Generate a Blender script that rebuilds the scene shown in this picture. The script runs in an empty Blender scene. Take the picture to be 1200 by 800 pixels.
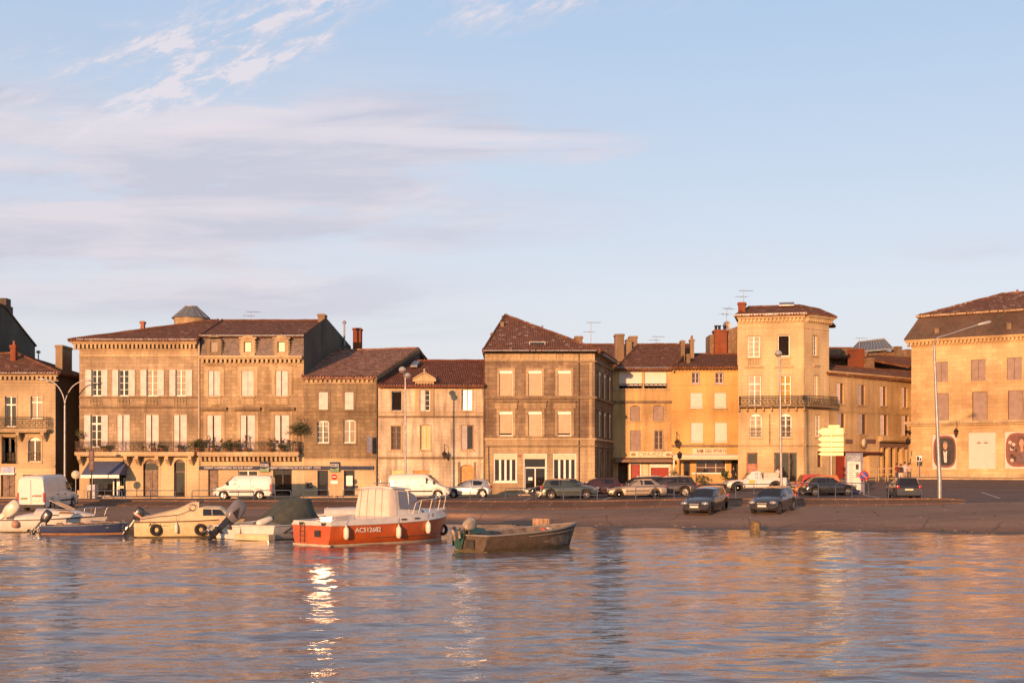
import bpy, math, random
from mathutils import Vector, Matrix, noise
random.seed(7)
PI = math.pi
H = 3.2          # eye height above the water
F = 1500.0       # focal length of the 1200 px wide picture
scn = bpy.context.scene
COL = scn.collection

def W(px, py, Y):
    return Vector(((px-600)/F*Y, Y, H-(py-550)/F*Y))

# ------------------------------------------------------------------ mesh builder
class MB:
    def __init__(s):
        s.v = []; s.f = []; s.m = []; s.sm = []
    def add(s, vs, fs, mi=0, smooth=False):
        b = len(s.v)
        s.v += [tuple(v) for v in vs]
        for f in fs:
            s.f.append([b+i for i in f]); s.m.append(mi); s.sm.append(smooth)
        return s
    def box(s, x0, x1, y0, y1, z0, z1, mi=0):
        if x0 > x1: x0, x1 = x1, x0
        if y0 > y1: y0, y1 = y1, y0
        if z0 > z1: z0, z1 = z1, z0
        return s.add([(x0,y0,z0),(x1,y0,z0),(x1,y1,z0),(x0,y1,z0),(x0,y0,z1),(x1,y0,z1),(x1,y1,z1),(x0,y1,z1)],
              [(0,3,2,1),(4,5,6,7),(0,1,5,4),(1,2,6,5),(2,3,7,6),(3,0,4,7)], mi)
    def poly(s, pts, mi=0):
        return s.add(pts, [tuple(range(len(pts)))], mi)
    def slab(s, pts, th, mi=0, up=None):
        """polygon given thickness th downwards (or along -up)"""
        d = Vector(up or (0,0,1))*th
        n = len(pts); P = [Vector(p) for p in pts]
        vs = P+[p-d for p in P]
        fs = [tuple(range(n)), tuple(range(2*n-1, n-1, -1))]
        for i in range(n):
            j = (i+1) % n
            fs.append((i, n+i, n+j, j))
        return s.add(vs, fs, mi)
    def prism(s, pts2, y0, y1, mi=0, smooth=False):
        """polygon in x,z extruded along y"""
        n = len(pts2)
        vs = [(x,y0,z) for x,z in pts2]+[(x,y1,z) for x,z in pts2]
        s.add(vs, [tuple(range(n)), tuple(range(2*n-1,n-1,-1))], mi)
        s.add(vs, [(i, n+i, n+(i+1)%n, (i+1)%n) for i in range(n)], mi, smooth)
        return s
    def tube(s, path, r, n=6, mi=0, closed=False, cap=True):
        P = [Vector(p) for p in path]
        rs = r if isinstance(r,(list,tuple)) else [r]*len(P)
        rings = []
        N = len(P)
        for i,p in enumerate(P):
            if closed: t = P[(i+1)%N]-P[i-1]
            else: t = P[min(i+1,N-1)]-P[max(i-1,0)]
            if t.length < 1e-9: t = Vector((0,0,1))
            t.normalize()
            a = Vector((0,0,1)) if abs(t.z) < .9 else Vector((1,0,0))
            u = t.cross(a).normalized(); w = t.cross(u)
            rings.append([p+(u*math.cos(2*PI*k/n)+w*math.sin(2*PI*k/n))*rs[i] for k in range(n)])
        vs = [v for rg in rings for v in rg]
        fs = []
        M = N if closed else N-1
        for i in range(M):
            j = (i+1) % N
            for k in range(n):
                l = (k+1) % n
                fs.append((i*n+k, i*n+l, j*n+l, j*n+k))
        s.add(vs, fs, mi, True)
        if cap and not closed:
            s.add(rings[0], [tuple(range(n))], mi); s.add(rings[-1], [tuple(range(n-1,-1,-1))], mi)
        return s
    def loft(s, rings, mi=0, smooth=True, closed=True, cap=True):
        n = len(rings[0]); vs = [v for r in rings for v in r]; fs = []
        for i in range(len(rings)-1):
            for k in range(n if closed else n-1):
                l = (k+1) % n
                fs.append((i*n+k, i*n+l, (i+1)*n+l, (i+1)*n+k))
        s.add(vs, fs, mi, smooth)
        if cap:
            s.add(rings[0], [tuple(range(n-1,-1,-1))], mi); s.add(rings[-1], [tuple(range(n))], mi)
        return s
    def lathe(s, prof, c=(0,0,0), n=16, mi=0, axis='z'):
        rings = []
        for r,z in prof:
            ring = []
            for k in range(n):
                a = 2*PI*k/n
                x,y = r*math.cos(a), r*math.sin(a)
                if axis == 'z': p = (c[0]+x,c[1]+y,c[2]+z)
                elif axis == 'y': p = (c[0]+x,c[1]+z,c[2]+y)
                else: p = (c[0]+z,c[1]+x,c[2]+y)
                ring.append(p)
            rings.append(ring)
        return s.loft(rings, mi)
    def xform(s, M, start=0):
        for i in range(start, len(s.v)):
            s.v[i] = tuple(M @ Vector(s.v[i]))
        return s
    def build(s, name, mats, parent=None, sharp=None, bevel=None, loc=None):
        me = bpy.data.meshes.new(name)
        me.from_pydata(s.v, [], s.f)
        if not isinstance(mats,(list,tuple)): mats = [mats]
        for m in mats: me.materials.append(m)
        me.polygons.foreach_set('material_index', s.m)
        me.polygons.foreach_set('use_smooth', s.sm)
        me.update()
        # metric uv: u horizontal, v up the face
        uv = me.uv_layers.new(name='uv')
        data = [0.0]*(2*len(me.loops))
        Z = Vector((0,0,1))
        for p in me.polygons:
            nrm = p.normal
            e1 = Z.cross(nrm)
            if e1.length < .05: e1 = Vector((1,0,0)); e2 = Vector((0,1,0))
            else:
                e1.normalize(); e2 = nrm.cross(e1)
            for li in p.loop_indices:
                co = me.vertices[me.loops[li].vertex_index].co
                data[2*li] = co.dot(e1); data[2*li+1] = co.dot(e2)
        uv.data.foreach_set('uv', data)
        if sharp is not None:
            me.polygons.foreach_set('use_smooth', [True]*len(me.polygons))
            me.set_sharp_from_angle(angle=math.radians(sharp))
        o = bpy.data.objects.new(name, me); COL.objects.link(o)
        if parent: o.parent = parent
        if loc: o.location = loc
        if bevel:
            b = o.modifiers.new('bevel','BEVEL'); b.width = bevel; b.segments = 2; b.limit_method = 'ANGLE'; b.angle_limit = math.radians(35)
        return o

def empty(name, loc=(0,0,0), rz=0, label=None, cat=None, group=None):
    o = bpy.data.objects.new(name, None); COL.objects.link(o)
    o.empty_display_size = .3
    o.location = loc; o.rotation_euler = (0,0,rz)
    return tag(o, label, cat, group)
def tag(o, label=None, cat=None, group=None, kind=None):
    if label: o['label'] = label
    if cat: o['category'] = cat
    if group: o['group'] = group
    if kind: o['kind'] = kind
    return o
def copy_tree(o, parent=None):
    c = o.copy(); COL.objects.link(c)
    if parent: c.parent = parent
    for ch in list(o.children): copy_tree(ch, c)
    return c

# ------------------------------------------------------------------ materials
MATS = {}
def nodes(name):
    m = bpy.data.materials.new(name); m.use_nodes = True
    nt = m.node_tree; b = nt.nodes['Principled BSDF']
    return m, nt, b
def N(nt, t, **k):
    n = nt.nodes.new(t)
    for a,v in k.items():
        if a in ('inp',):
            for i,x in v.items(): n.inputs[i].default_value = x
        else: setattr(n, a, v)
    return n
def L(nt, a, b): nt.links.new(a, b)
def ramp(nt, pts, src, interp='LINEAR'):
    r = nt.nodes.new('ShaderNodeValToRGB'); e = r.color_ramp.elements
    r.color_ramp.interpolation = interp
    while len(e) < len(pts): e.new(.5)
    for i,(p,c) in enumerate(pts):
        e[i].position = p; e[i].color = (c,c,c,1) if isinstance(c,(int,float)) else (*c,1)
    L(nt, src, r.inputs[0]); return r.outputs[0]
def mixc(nt, fac, a, b, mode='MIX'):
    m = nt.nodes.new('ShaderNodeMix'); m.data_type = 'RGBA'; m.blend_type = mode
    for i,v in ((0,fac),(6,a),(7,b)):
        if hasattr(v,'links'): L(nt, v, m.inputs[i])
        elif i == 0: m.inputs[0].default_value = v
        else: m.inputs[i].default_value = (*v,1) if len(v) == 3 else v
    return m.outputs[2]
def paint(name, c, rough=.5, metal=0, vary=.12, scale=3.0, spec=.5, coat=0, bump=0, em=None):
    if name in MATS: return MATS[name]
    m, nt, b = nodes(name)
    b.inputs['Roughness'].default_value = rough; b.inputs['Metallic'].default_value = metal
    b.inputs['Specular IOR Level'].default_value = spec
    b.inputs['Coat Weight'].default_value = coat
    b.inputs['Coat Roughness'].default_value = .08
    tc = N(nt,'ShaderNodeTexCoord')
    nz = N(nt,'ShaderNodeTexNoise', inp={'Scale':scale,'Detail':5.0,'Roughness':.6}); L(nt, tc.outputs['Object'], nz.inputs['Vector'])
    d = tuple(x*(1-vary*2) for x in c); l = tuple(min(1,x*(1+vary)) for x in c)
    L(nt, ramp(nt, [(.3,d),(.55,c),(.75,l)], nz.outputs['Fac']), b.inputs['Base Color'])
    if vary:
        L(nt, ramp(nt, [(.3,min(1,rough*1.15)),(.7,rough*.9)], nz.outputs['Fac']), b.inputs['Roughness'])
    if bump:
        bp = N(nt,'ShaderNodeBump', inp={'Strength':bump,'Distance':.02}); L(nt, nz.outputs['Fac'], bp.inputs['Height']); L(nt, bp.outputs['Normal'], b.inputs['Normal'])
    if em:
        b.inputs['Emission Color'].default_value = (*em[0],1); b.inputs['Emission Strength'].default_value = em[1]
    MATS[name] = m; return m

def stone(name, c1, c2, stain, amt=.5, bw=.72, bh=.33, mortar=.8, streak=.5, bumpy=.5, rubble=False, ms=.012):
    """ashlar or rubble masonry with soot stains and streaks"""
    c1 = (c1[0],c1[1]*.94,c1[2]*.80); c2 = (c2[0],c2[1]*.94,c2[2]*.80)
    m, nt, b = nodes(name)
    uv = N(nt,'ShaderNodeUVMap'); tc = N(nt,'ShaderNodeTexCoord')
    # wobble so that joints are not ruler straight
    if rubble:
        br = N(nt,'ShaderNodeTexVoronoi', feature='F1', inp={'Scale':3.2}); L(nt, uv.outputs[0], br.inputs['Vector'])
        ed = N(nt,'ShaderNodeTexVoronoi', feature='DISTANCE_TO_EDGE', inp={'Scale':3.2}); L(nt, uv.outputs[0], ed.inputs['Vector'])
        sep = N(nt,'ShaderNodeSeparateColor'); L(nt, br.outputs['Color'], sep.inputs[0])
        base = mixc(nt, sep.outputs[0], c1, c2)
        mo = ramp(nt, [(0,0.0),(.06,1.0)], ed.outputs['Distance'])
        base = mixc(nt, mo, tuple(x*mortar for x in c1), base); height = mo
    else:
        br = N(nt,'ShaderNodeTexBrick', inp={'Scale':1.0,'Mortar Size':ms,'Mortar Smooth':.3,'Brick Width':bw,'Row Height':bh,'Bias':0.0,'Color1':(0,0,0,1),'Color2':(1,1,1,1),'Mortar':(.5,.5,.5,1)})
        L(nt, uv.outputs[0], br.inputs['Vector'])
        base = mixc(nt, br.outputs['Color'], c1, c2)
        base = mixc(nt, br.outputs['Fac'], base, tuple(x*mortar for x in c1))
        inv = N(nt,'ShaderNodeMath', operation='SUBTRACT', inp={0:1.0}); L(nt, br.outputs['Fac'], inv.inputs[1]); height = inv.outputs[0]
    n1 = N(nt,'ShaderNodeTexNoise', inp={'Scale':.55,'Detail':8.0,'Roughness':.68}); L(nt, tc.outputs['Object'], n1.inputs['Vector'])
    f1 = ramp(nt, [(.36,0.0),(.58,1.0)], n1.outputs['Fac'])
    # every block takes the soot differently
    f1b = mixc(nt, .6, f1, br.outputs['Color'], 'MULTIPLY') if not rubble else f1
    a1 = N(nt,'ShaderNodeMath', operation='MULTIPLY', inp={1:amt}); L(nt, f1b, a1.inputs[0])
    base = mixc(nt, a1.outputs[0], base, stain)
    mp = N(nt,'ShaderNodeMapping'); mp.inputs['Scale'].default_value = (1.6,1.6,.16); L(nt, tc.outputs['Object'], mp.inputs['Vector'])
    n2 = N(nt,'ShaderNodeTexNoise', inp={'Scale':1.3,'Detail':6.0,'Roughness':.6}); L(nt, mp.outputs[0], n2.inputs['Vector'])
    f2 = ramp(nt, [(.47,0.0),(.64,1.0)], n2.outputs['Fac'])
    a2 = N(nt,'ShaderNodeMath', operation='MULTIPLY', inp={1:streak*.8}); L(nt, f2, a2.inputs[0])
    base = mixc(nt, a2.outputs[0], base, tuple(x*.75 for x in stain))
    n3 = N(nt,'ShaderNodeTexNoise', inp={'Scale':9.0,'Detail':6.0,'Roughness':.7}); L(nt, tc.outputs['Object'], n3.inputs['Vector'])
    base = mixc(nt, 1.0, base, ramp(nt, [(.3,.72),(.7,1.15)], n3.outputs['Fac']), 'MULTIPLY')
    n4 = N(nt,'ShaderNodeTexNoise', inp={'Scale':.22,'Detail':3.0,'Roughness':.5}); L(nt, tc.outputs['Object'], n4.inputs['Vector'])
    base = mixc(nt, 1.0, base, ramp(nt, [(.36,(.74,.70,.68)),(.62,(1.1,1.1,1.08))], n4.outputs['Fac']), 'MULTIPLY')
    L(nt, base, b.inputs['Base Color'])
    b.inputs['Roughness'].default_value = .92; b.inputs['Specular IOR Level'].default_value = .2
    hs = N(nt,'ShaderNodeMath', operation='ADD'); L(nt, height, hs.inputs[0]); L(nt, n3.outputs['Fac'], hs.inputs[1])
    bp = N(nt,'ShaderNodeBump', inp={'Strength':bumpy,'Distance':.03}); L(nt, hs.outputs[0], bp.inputs['Height']); L(nt, bp.outputs['Normal'], b.inputs['Normal'])
    MATS[name] = m; return m

def tiles(name, c1, c2, pale, pale_amt=.1, w=.26, rows=.42):
    """canal tile roof: ribs run down the slope (v of the uv map)"""
    m, nt, b = nodes(name)
    uv = N(nt,'ShaderNodeUVMap'); tc = N(nt,'ShaderNodeTexCoord')
    nw = N(nt,'ShaderNodeTexNoise', inp={'Scale':.8,'Detail':3.0}); L(nt, tc.outputs['Object'], nw.inputs['Vector'])
    ad = N(nt,'ShaderNodeVectorMath', operation='MULTIPLY_ADD'); L(nt, nw.outputs['Color'], ad.inputs[0]); ad.inputs[1].default_value = (.35,.5,0); L(nt, uv.outputs[0], ad.inputs[2])
    br = N(nt,'ShaderNodeTexBrick', offset=0.0, inp={'Scale':1.0,'Mortar Size':.02,'Brick Width':w,'Row Height':rows,'Color1':(0,0,0,1),'Color2':(1,1,1,1),'Mortar':(0,0,0,1)})
    L(nt, ad.outputs[0], br.inputs['Vector'])
    wn = N(nt,'ShaderNodeTexNoise', inp={'Scale':1.2,'Detail':7.0,'Roughness':.7}); L(nt, tc.outputs['Object'], wn.inputs['Vector'])
    base = mixc(nt, br.outputs['Color'], c1, c2)
    base = mixc(nt, ramp(nt, [(.4,0.0),(.65,.7)], wn.outputs['Fac']), base, tuple(x*.5 for x in c1))
    vo = N(nt,'ShaderNodeTexVoronoi', inp={'Scale':3.3}); L(nt, ad.outputs[0], vo.inputs['Vector'])
    sp = N(nt,'ShaderNodeSeparateColor'); L(nt, vo.outputs['Color'], sp.inputs[0])
    base = mixc(nt, ramp(nt, [(1-pale_amt,0.0),(1-pale_amt+.02,1.0)], sp.outputs[0]), base, pale)
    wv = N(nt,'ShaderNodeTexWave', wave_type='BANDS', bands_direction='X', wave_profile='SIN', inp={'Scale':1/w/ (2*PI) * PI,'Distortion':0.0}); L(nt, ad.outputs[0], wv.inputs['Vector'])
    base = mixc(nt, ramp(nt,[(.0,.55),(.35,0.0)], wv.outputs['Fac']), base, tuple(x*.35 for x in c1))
    L(nt, base, b.inputs['Base Color'])
    b.inputs['Roughness'].default_value = .85; b.inputs['Specular IOR Level'].default_value = .25
    bp = N(nt,'ShaderNodeBump', inp={'Strength':.8,'Distance':.08}); L(nt, wv.outputs['Fac'], bp.inputs['Height']); L(nt, bp.outputs['Normal'], b.inputs['Normal'])
    MATS[name] = m; return m

def glass(name, c, rough=.04, curtain=None):
    """window glass seen from outside: dark room or pale curtain behind a glossy sheet"""
    m, nt, b = nodes(name)
    tc = N(nt,'ShaderNodeTexCoord')
    mp = N(nt,'ShaderNodeMapping'); mp.inputs['Scale'].default_value = (5,5,.35); L(nt, tc.outputs['Object'], mp.inputs['Vector'])
    nz = N(nt,'ShaderNodeTexNoise', inp={'Scale':1.5,'Detail':3.0}); L(nt, mp.outputs[0], nz.inputs['Vector'])
    L(nt, ramp(nt, [(.3,tuple(x*.6 for x in c)),(.7,c)], nz.outputs['Fac']), b.inputs['Base Color'])
    b.inputs['Roughness'].default_value = .9 if curtain else .6
    b.inputs['Specular IOR Level'].default_value = 0
    b.inputs['Coat Weight'].default_value = 1.0; b.inputs['Coat Roughness'].default_value = rough; b.inputs['Coat IOR'].default_value = 1.55
    n2 = N(nt,'ShaderNodeTexNoise', inp={'Scale':.9,'Detail':1.0}); L(nt, tc.outputs['Object'], n2.inputs['Vector'])
    bp = N(nt,'ShaderNodeBump', inp={'Strength':.06,'Distance':.1}); L(nt, n2.outputs['Fac'], bp.inputs['Height']); L(nt, bp.outputs['Normal'], b.inputs['Coat Normal'])
    MATS[name] = m; return m

# stones (real-world base colours)
ST_B  = stone('stained_limestone', (.38,.31,.23), (.60,.49,.37), (.19,.145,.105), .68)
ST_Bg = stone('clean_limestone', (.58,.48,.34), (.64,.53,.38), (.36,.28,.19), .3, streak=.25, bumpy=.2)
ST_C  = stone('brown_limestone', (.36,.28,.19), (.62,.49,.34), (.18,.135,.09), .7)
ST_D  = stone('grey_brown_stone', (.28,.22,.15), (.47,.37,.25), (.14,.11,.08), .75)
ST_E  = stone('pale_limestone', (.68,.61,.52), (.78,.71,.60), (.30,.24,.19), .6, streak=.8, bumpy=.3)
ST_F  = stone('weathered_brown_ashlar', (.23,.17,.13), (.42,.32,.23), (.11,.083,.07), .72, bh=.36)
ST_Fl = stone('light_ashlar', (.46,.37,.26), (.56,.45,.31), (.24,.18,.125), .5, bh=.36)
ST_A  = stone('cream_ashlar', (.50,.42,.30), (.56,.47,.33), (.30,.24,.17), .45, streak=.3, bumpy=.25)
ST_G  = stone('ochre_render', (.60,.43,.22), (.64,.46,.24), (.32,.22,.13), .4, bw=30, bh=30, bumpy=.2)
ST_H  = stone('yellow_render', (.62,.44,.20), (.62,.44,.20), (.50,.34,.16), .3, bw=50, bh=50, bumpy=.12, streak=.3)
ST_I  = stone('tower_limestone', (.62,.50,.33), (.70,.57,.38), (.38,.29,.19), .4, streak=.35, bumpy=.2)
ST_J  = stone('dull_limestone', (.58,.44,.27), (.64,.49,.30), (.36,.26,.16), .4, bumpy=.2)
ST_K  = stone('golden_ashlar', (.54,.41,.25), (.74,.57,.36), (.40,.29,.17), .45, bw=.95, bh=.4, bumpy=.35, streak=.25)
ST_shade = stone('shaded_wall', (.14,.125,.115), (.16,.14,.13), (.07,.065,.06), .6, bw=40, bh=40)  # shade of walls turned from the sun is put into this colour
ST_rub = stone('rubble_wall', (.40,.28,.19), (.24,.165,.115), (.15,.11,.08), .5, rubble=True, mortar=1.2, bumpy=1.0)
ST_brick = stone('red_brick', (.30,.095,.05), (.38,.13,.07), (.17,.07,.05), .5, bw=.23, bh=.075)
ST_chim = stone('chimney_render', (.33,.25,.18), (.36,.27,.19), (.15,.115,.09), .7, bw=9, bh=9)
TRIM  = stone('trim_limestone', (.56,.46,.32), (.62,.51,.36), (.28,.21,.15), .5, bw=1.1, bh=4, bumpy=.2)
TRIMd = stone('sooty_trim', (.30,.24,.17), (.36,.28,.2), (.13,.10,.08), .7, bw=1.1, bh=4, bumpy=.2)
TL_1 = tiles('roof_tiles_dark', (.21,.09,.05), (.31,.14,.075), (.38,.22,.15), .06)
TL_2 = tiles('roof_tiles_pink', (.38,.20,.135), (.54,.30,.21), (.22,.11,.075), .3)
TL_3 = tiles('roof_tiles_red', (.22,.08,.045), (.29,.105,.06), (.33,.16,.10), .04)
TL_4 = tiles('roof_tiles_patched', (.22,.095,.055), (.32,.145,.085), (.50,.34,.25), .10)
ZINC = paint('zinc', (.30,.29,.29), .5, .4, .15)
SLATE = stone('slate', (.10,.085,.085), (.14,.12,.115), (.16,.09,.06), .7, bw=.3, bh=.2, bumpy=.4)
SHUT = paint('shutter_paint', (.66,.56,.51), .7, vary=.1, scale=1.5)
SHUTg = paint('grey_shutter_paint', (.40,.35,.33), .75, vary=.1, scale=1.5)
SHUTt = paint('taupe_shutter_paint', (.30,.22,.18), .75, vary=.1, scale=1.5)
ROLL = paint('beige_roller', (.50,.37,.235), .6, vary=.06, scale=2)
WHITE = paint('white_frame_paint', (.78,.74,.68), .45, vary=.06)
BROWNF = paint('brown_frame_paint', (.16,.085,.05), .5, vary=.15)
G_DARK = glass('dark_glass', (.02,.017,.015))
G_CURT = glass('curtained_glass', (.42,.33,.22), curtain=True)
G_GLOW = glass('sunlit_glass', (.50,.40,.15), rough=.34, curtain=True)
G_GLOW2 = glass('yellow_lit_glass', (.60,.48,.12), rough=.2, curtain=True)
G_GLINT = glass('sun_glint_glass', (.03,.025,.02), rough=.07)
G_GLINT.node_tree.nodes['Principled BSDF'].inputs['Coat IOR'].default_value=1.5
for _g,_t in ((G_GLOW,(1,.82,.35,1)),(G_GLOW2,(.62,.46,.09,1))): _g.node_tree.nodes['Principled BSDF'].inputs['Coat Tint'].default_value=_t  # yellow sun glare of these panes is put into the coat tint
G_GLINT.node_tree.nodes['Principled BSDF'].inputs['Coat Tint'].default_value=(.62,.36,.07,1)  # gold of the sun glint is put into the coat tint
G_BRN = glass('brown_glass', (.09,.05,.03))
DARK = paint('dark_interior', (.018,.014,.012), .9, vary=.1, spec=.1)
IRON = paint('dark_iron', (.035,.03,.028), .55, .3, .2)
IRONb = paint('weathered_iron', (.11,.085,.06), .6, .2, .2)
WOODD = paint('dark_door_wood', (.11,.055,.03), .5, vary=.2)
WOODO = paint('orange_door_wood', (.52,.26,.08), .55, vary=.12)
REDP = paint('dark_red_paint', (.30,.035,.02), .5, vary=.1)
BLUEB = paint('navy_fascia', (.02,.028,.07), .7, vary=.08)
LAMPM = paint('galvanised_grey', (.34,.33,.33), .45, .5, .1)
CREAMP = paint('cream_paint', (.62,.52,.36), .6, vary=.08)
LEAF = paint('leaf_green', (.05,.075,.025), .6, vary=.3, scale=20)
LEAF2 = paint('leaf_olive', (.085,.095,.045), .6, vary=.3, scale=20)
TERRA = paint('terracotta', (.33,.13,.07), .8, vary=.15)

# ------------------------------------------------------------------ camera, sun, sky
cam = bpy.data.cameras.new('camera'); co = bpy.data.objects.new('camera', cam); COL.objects.link(co)
co.location = (0,0,H); co.rotation_euler = (PI/2,0,0)
cam.lens = 45; cam.sensor_width = 36; cam.shift_y = .125; cam.clip_end = 6000; cam.clip_start = .5
scn.camera = co
EL = math.radians(6.5); AZ = math.radians(18.6)
sdir = Vector((-math.sin(AZ)*math.cos(EL), -math.cos(AZ)*math.cos(EL), math.sin(EL)))   # towards the sun
sl = bpy.data.lights.new('sun','SUN'); so = bpy.data.objects.new('sun', sl); COL.objects.link(so)
sl.energy = 4.0; sl.angle = math.radians(.6); sl.color = (1,.50,.23)
so.rotation_euler = sdir.to_track_quat('Z','Y').to_euler(); so.location = (-40,-60,60)

wd = bpy.data.worlds.new('World'); scn.world = wd; wd.use_nodes = True
nt = wd.node_tree; nt.nodes.clear()
out = N(nt,'ShaderNodeOutputWorld'); bg = N(nt,'ShaderNodeBackground'); L(nt, bg.outputs[0], out.inputs[0])
sky = N(nt,'ShaderNodeTexSky', sky_type='NISHITA', sun_disc=False, sun_elevation=EL, sun_rotation=math.atan2(sdir.x, sdir.y), air_density=1.0, dust_density=1.2, ozone_density=2.5, altitude=0)
SKY_NODE = sky; BG = bg
bg.inputs['Strength'].default_value = .15
tc = N(nt,'ShaderNodeTexCoord')
# clouds live in a layer high above: direction -> azimuth / elevation (radians)
sep = N(nt,'ShaderNodeSeparateXYZ'); L(nt, tc.outputs['Generated'], sep.inputs[0])
def M(op, a, b=None, c=None, clamp=False):
    m = N(nt,'ShaderNodeMath', operation=op); m.use_clamp = clamp
    for i,v in enumerate((a,b,c)):
        if v is None: continue
        if hasattr(v,'links'): L(nt, v, m.inputs[i])
        else: m.inputs[i].default_value = v
    return m.outputs[0]
az = M('ARCTAN2', sep.outputs[0], sep.outputs[1]); el = M('ARCSINE', sep.outputs[2])
def blob(a0, e0, ra, re, tilt=0.0):
    """soft elliptical patch of cloudy air round azimuth a0, elevation e0 (degrees)"""
    a0,e0,ra,re = [math.radians(v) for v in (a0,e0,ra,re)]
    da = M('SUBTRACT', az, a0); de = M('SUBTRACT', el, e0)
    de = M('SUBTRACT', de, M('MULTIPLY', da, tilt))
    q = M('ADD', M('POWER', M('ABSOLUTE', M('DIVIDE', da, ra)), 2.0), M('POWER', M('ABSOLUTE', M('DIVIDE', de, re)), 2.0))
    return M('SUBTRACT', 1.0, q, clamp=True)
def cl_noise(sx, sy, scale, detail=7, rough=.6, off=0, shear=0.0):
    c = N(nt,'ShaderNodeCombineXYZ')
    L(nt, M('MULTIPLY', az, sx), c.inputs[0])
    L(nt, M('MULTIPLY', M('SUBTRACT', el, M('MULTIPLY', az, shear)), sy), c.inputs[1]); c.inputs[2].default_value = off
    n = N(nt,'ShaderNodeTexNoise', inp={'Scale':scale,'Detail':float(detail),'Roughness':rough,'Distortion':.3}); L(nt, c.outputs[0], n.inputs['Vector'])
    return n.outputs['Fac']
# ---- cloud layer: wispy streaks low and left, fine puffs high left
n_long = cl_noise(1.0, 5.5, 6.0, 10, .60, 1.7, .05)
n_fine = cl_noise(1.0, 2.6, 34.0, 9, .66, 4.1, .42)
n_mod = cl_noise(1.0, 3.4, 9.0, 5, .6, 2.9, .42)
n_big  = cl_noise(1.0, 3.0, 3.0, 5, .5, 8.3, .05)
def AE(px, py):      # degrees of azimuth and elevation of a direction of the picture
    x = (px-600)/F; z = (550-py)/F
    return math.degrees(math.atan(x)), math.degrees(math.atan(z/math.sqrt(1+x*x)))
def B(px, py, rx, ry, tilt=0.0):
    a,e = AE(px,py); k = 180/PI/F
    return blob(a, e, rx*k, ry*k, tilt)
def add(*v):
    r = v[0]
    for x in v[1:]: r = M('ADD', r, x)
    return r
soft = add(M('MULTIPLY', B(40,185,560,100,.02), 1.15), M('MULTIPLY', B(370,165,280,75,.1), 1.1), M('MULTIPLY', B(600,172,185,26,0), 1.3),
           M('MULTIPLY', B(180,335,480,60,-.06), .8), M('MULTIPLY', B(60,260,520,70), .7), M('MULTIPLY', B(330,250,470,50,.0), .7), M('MULTIPLY', B(820,300,160,30), .12), M('MULTIPLY', B(1140,290,100,18), .35))
c_soft = M('MULTIPLY', soft, M('ADD', ramp(nt, [(.36,0.0),(.58,1.15)], n_long), .16), clamp=True)
c_big = M('MULTIPLY', M('MULTIPLY', B(150,230,700,260,.05), .8), ramp(nt, [(.40,0.0),(.66,1.0)], n_big), clamp=True)
fine = add(M('MULTIPLY', B(290,40,210,75,.4), 1.3), M('MULTIPLY', B(120,95,300,70,.3), 1.1), M('MULTIPLY', B(590,5,130,38,.15), 1.2), M('MULTIPLY', B(760,0,170,18), .4), M('MULTIPLY', B(330,75,110,40,.1), .5))
c_fine = M('MULTIPLY', M('MULTIPLY', fine, ramp(nt, [(.40,0.0),(.62,1.0)], n_fine)), ramp(nt, [(.38,.12),(.62,1.25)], n_mod), clamp=True)
# left side of the sky is veiled, the right is clear
den = M('MAXIMUM', M('MAXIMUM', M('MULTIPLY', c_soft, .68), M('MULTIPLY', c_big, .42)), M('MULTIPLY', c_fine, .68), clamp=True)
den = M('MAXIMUM', den, M('MULTIPLY', M('POWER', B(560,170,215,19,-.02), .7), ramp(nt, [(.34,.30),(.56,.72)], n_long)))
den = M('MAXIMUM', den, M('MULTIPLY', M('POWER', B(250,152,190,24,.12), .8), ramp(nt, [(.34,.25),(.56,.8)], n_long)))
# lit and shaded cloud matter
shade = ramp(nt, [(.40,(2.45,2.33,2.72)),(.62,(3.3,2.9,3.05))], cl_noise(1.0, 7.5, 5.5, 7, .6, 1.76, .05))
st_up = M('MULTIPLY', M('POWER', B(560,163,215,12,-.02), .7), .75)
st_up = M('MAXIMUM', st_up, M('MULTIPLY', M('POWER', B(250,140,190,15,.12), .8), .7))
bright = mixc(nt, M('MAXIMUM', c_fine, st_up), shade, (3.7,3.25,3.35))
# thin even high cloud over the whole sky pales the blue
veil = ramp(nt, [(0.0,(.90,.80,.80)),(.13,(.82,.81,.88)),(.24,(.65,.73,.87)),(.37,(.49,.64,.86)),(.60,(.33,.34,.39))], M('DIVIDE', M('MAXIMUM', el, 0.0), 1.0))
veil = mixc(nt, 1.0, veil, (4.0,4.0,4.0), 'MULTIPLY')
# seen through more air near the horizon, so it thins out overhead
skycol = mixc(nt, ramp(nt, [(.30,.80),(.62,.75)], M('DIVIDE', M('MAXIMUM', el, 0.0), 1.5708)), sky.outputs[0], veil)
L(nt, mixc(nt, den, skycol, bright), bg.inputs['Color'])

scn.view_settings.view_transform = 'Standard'; scn.view_settings.look = 'None'
scn.view_settings.exposure = .7; scn.view_settings.gamma = 1
scn.render.engine = 'CYCLES'
scn.cycles.use_denoising = True
scn.cycles.max_bounces = 8; scn.cycles.glossy_bounces = 5; scn.cycles.diffuse_bounces = 3
scn.cycles.sample_clamp_indirect = 30
scn.cycles.caustics_reflective = True

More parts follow.
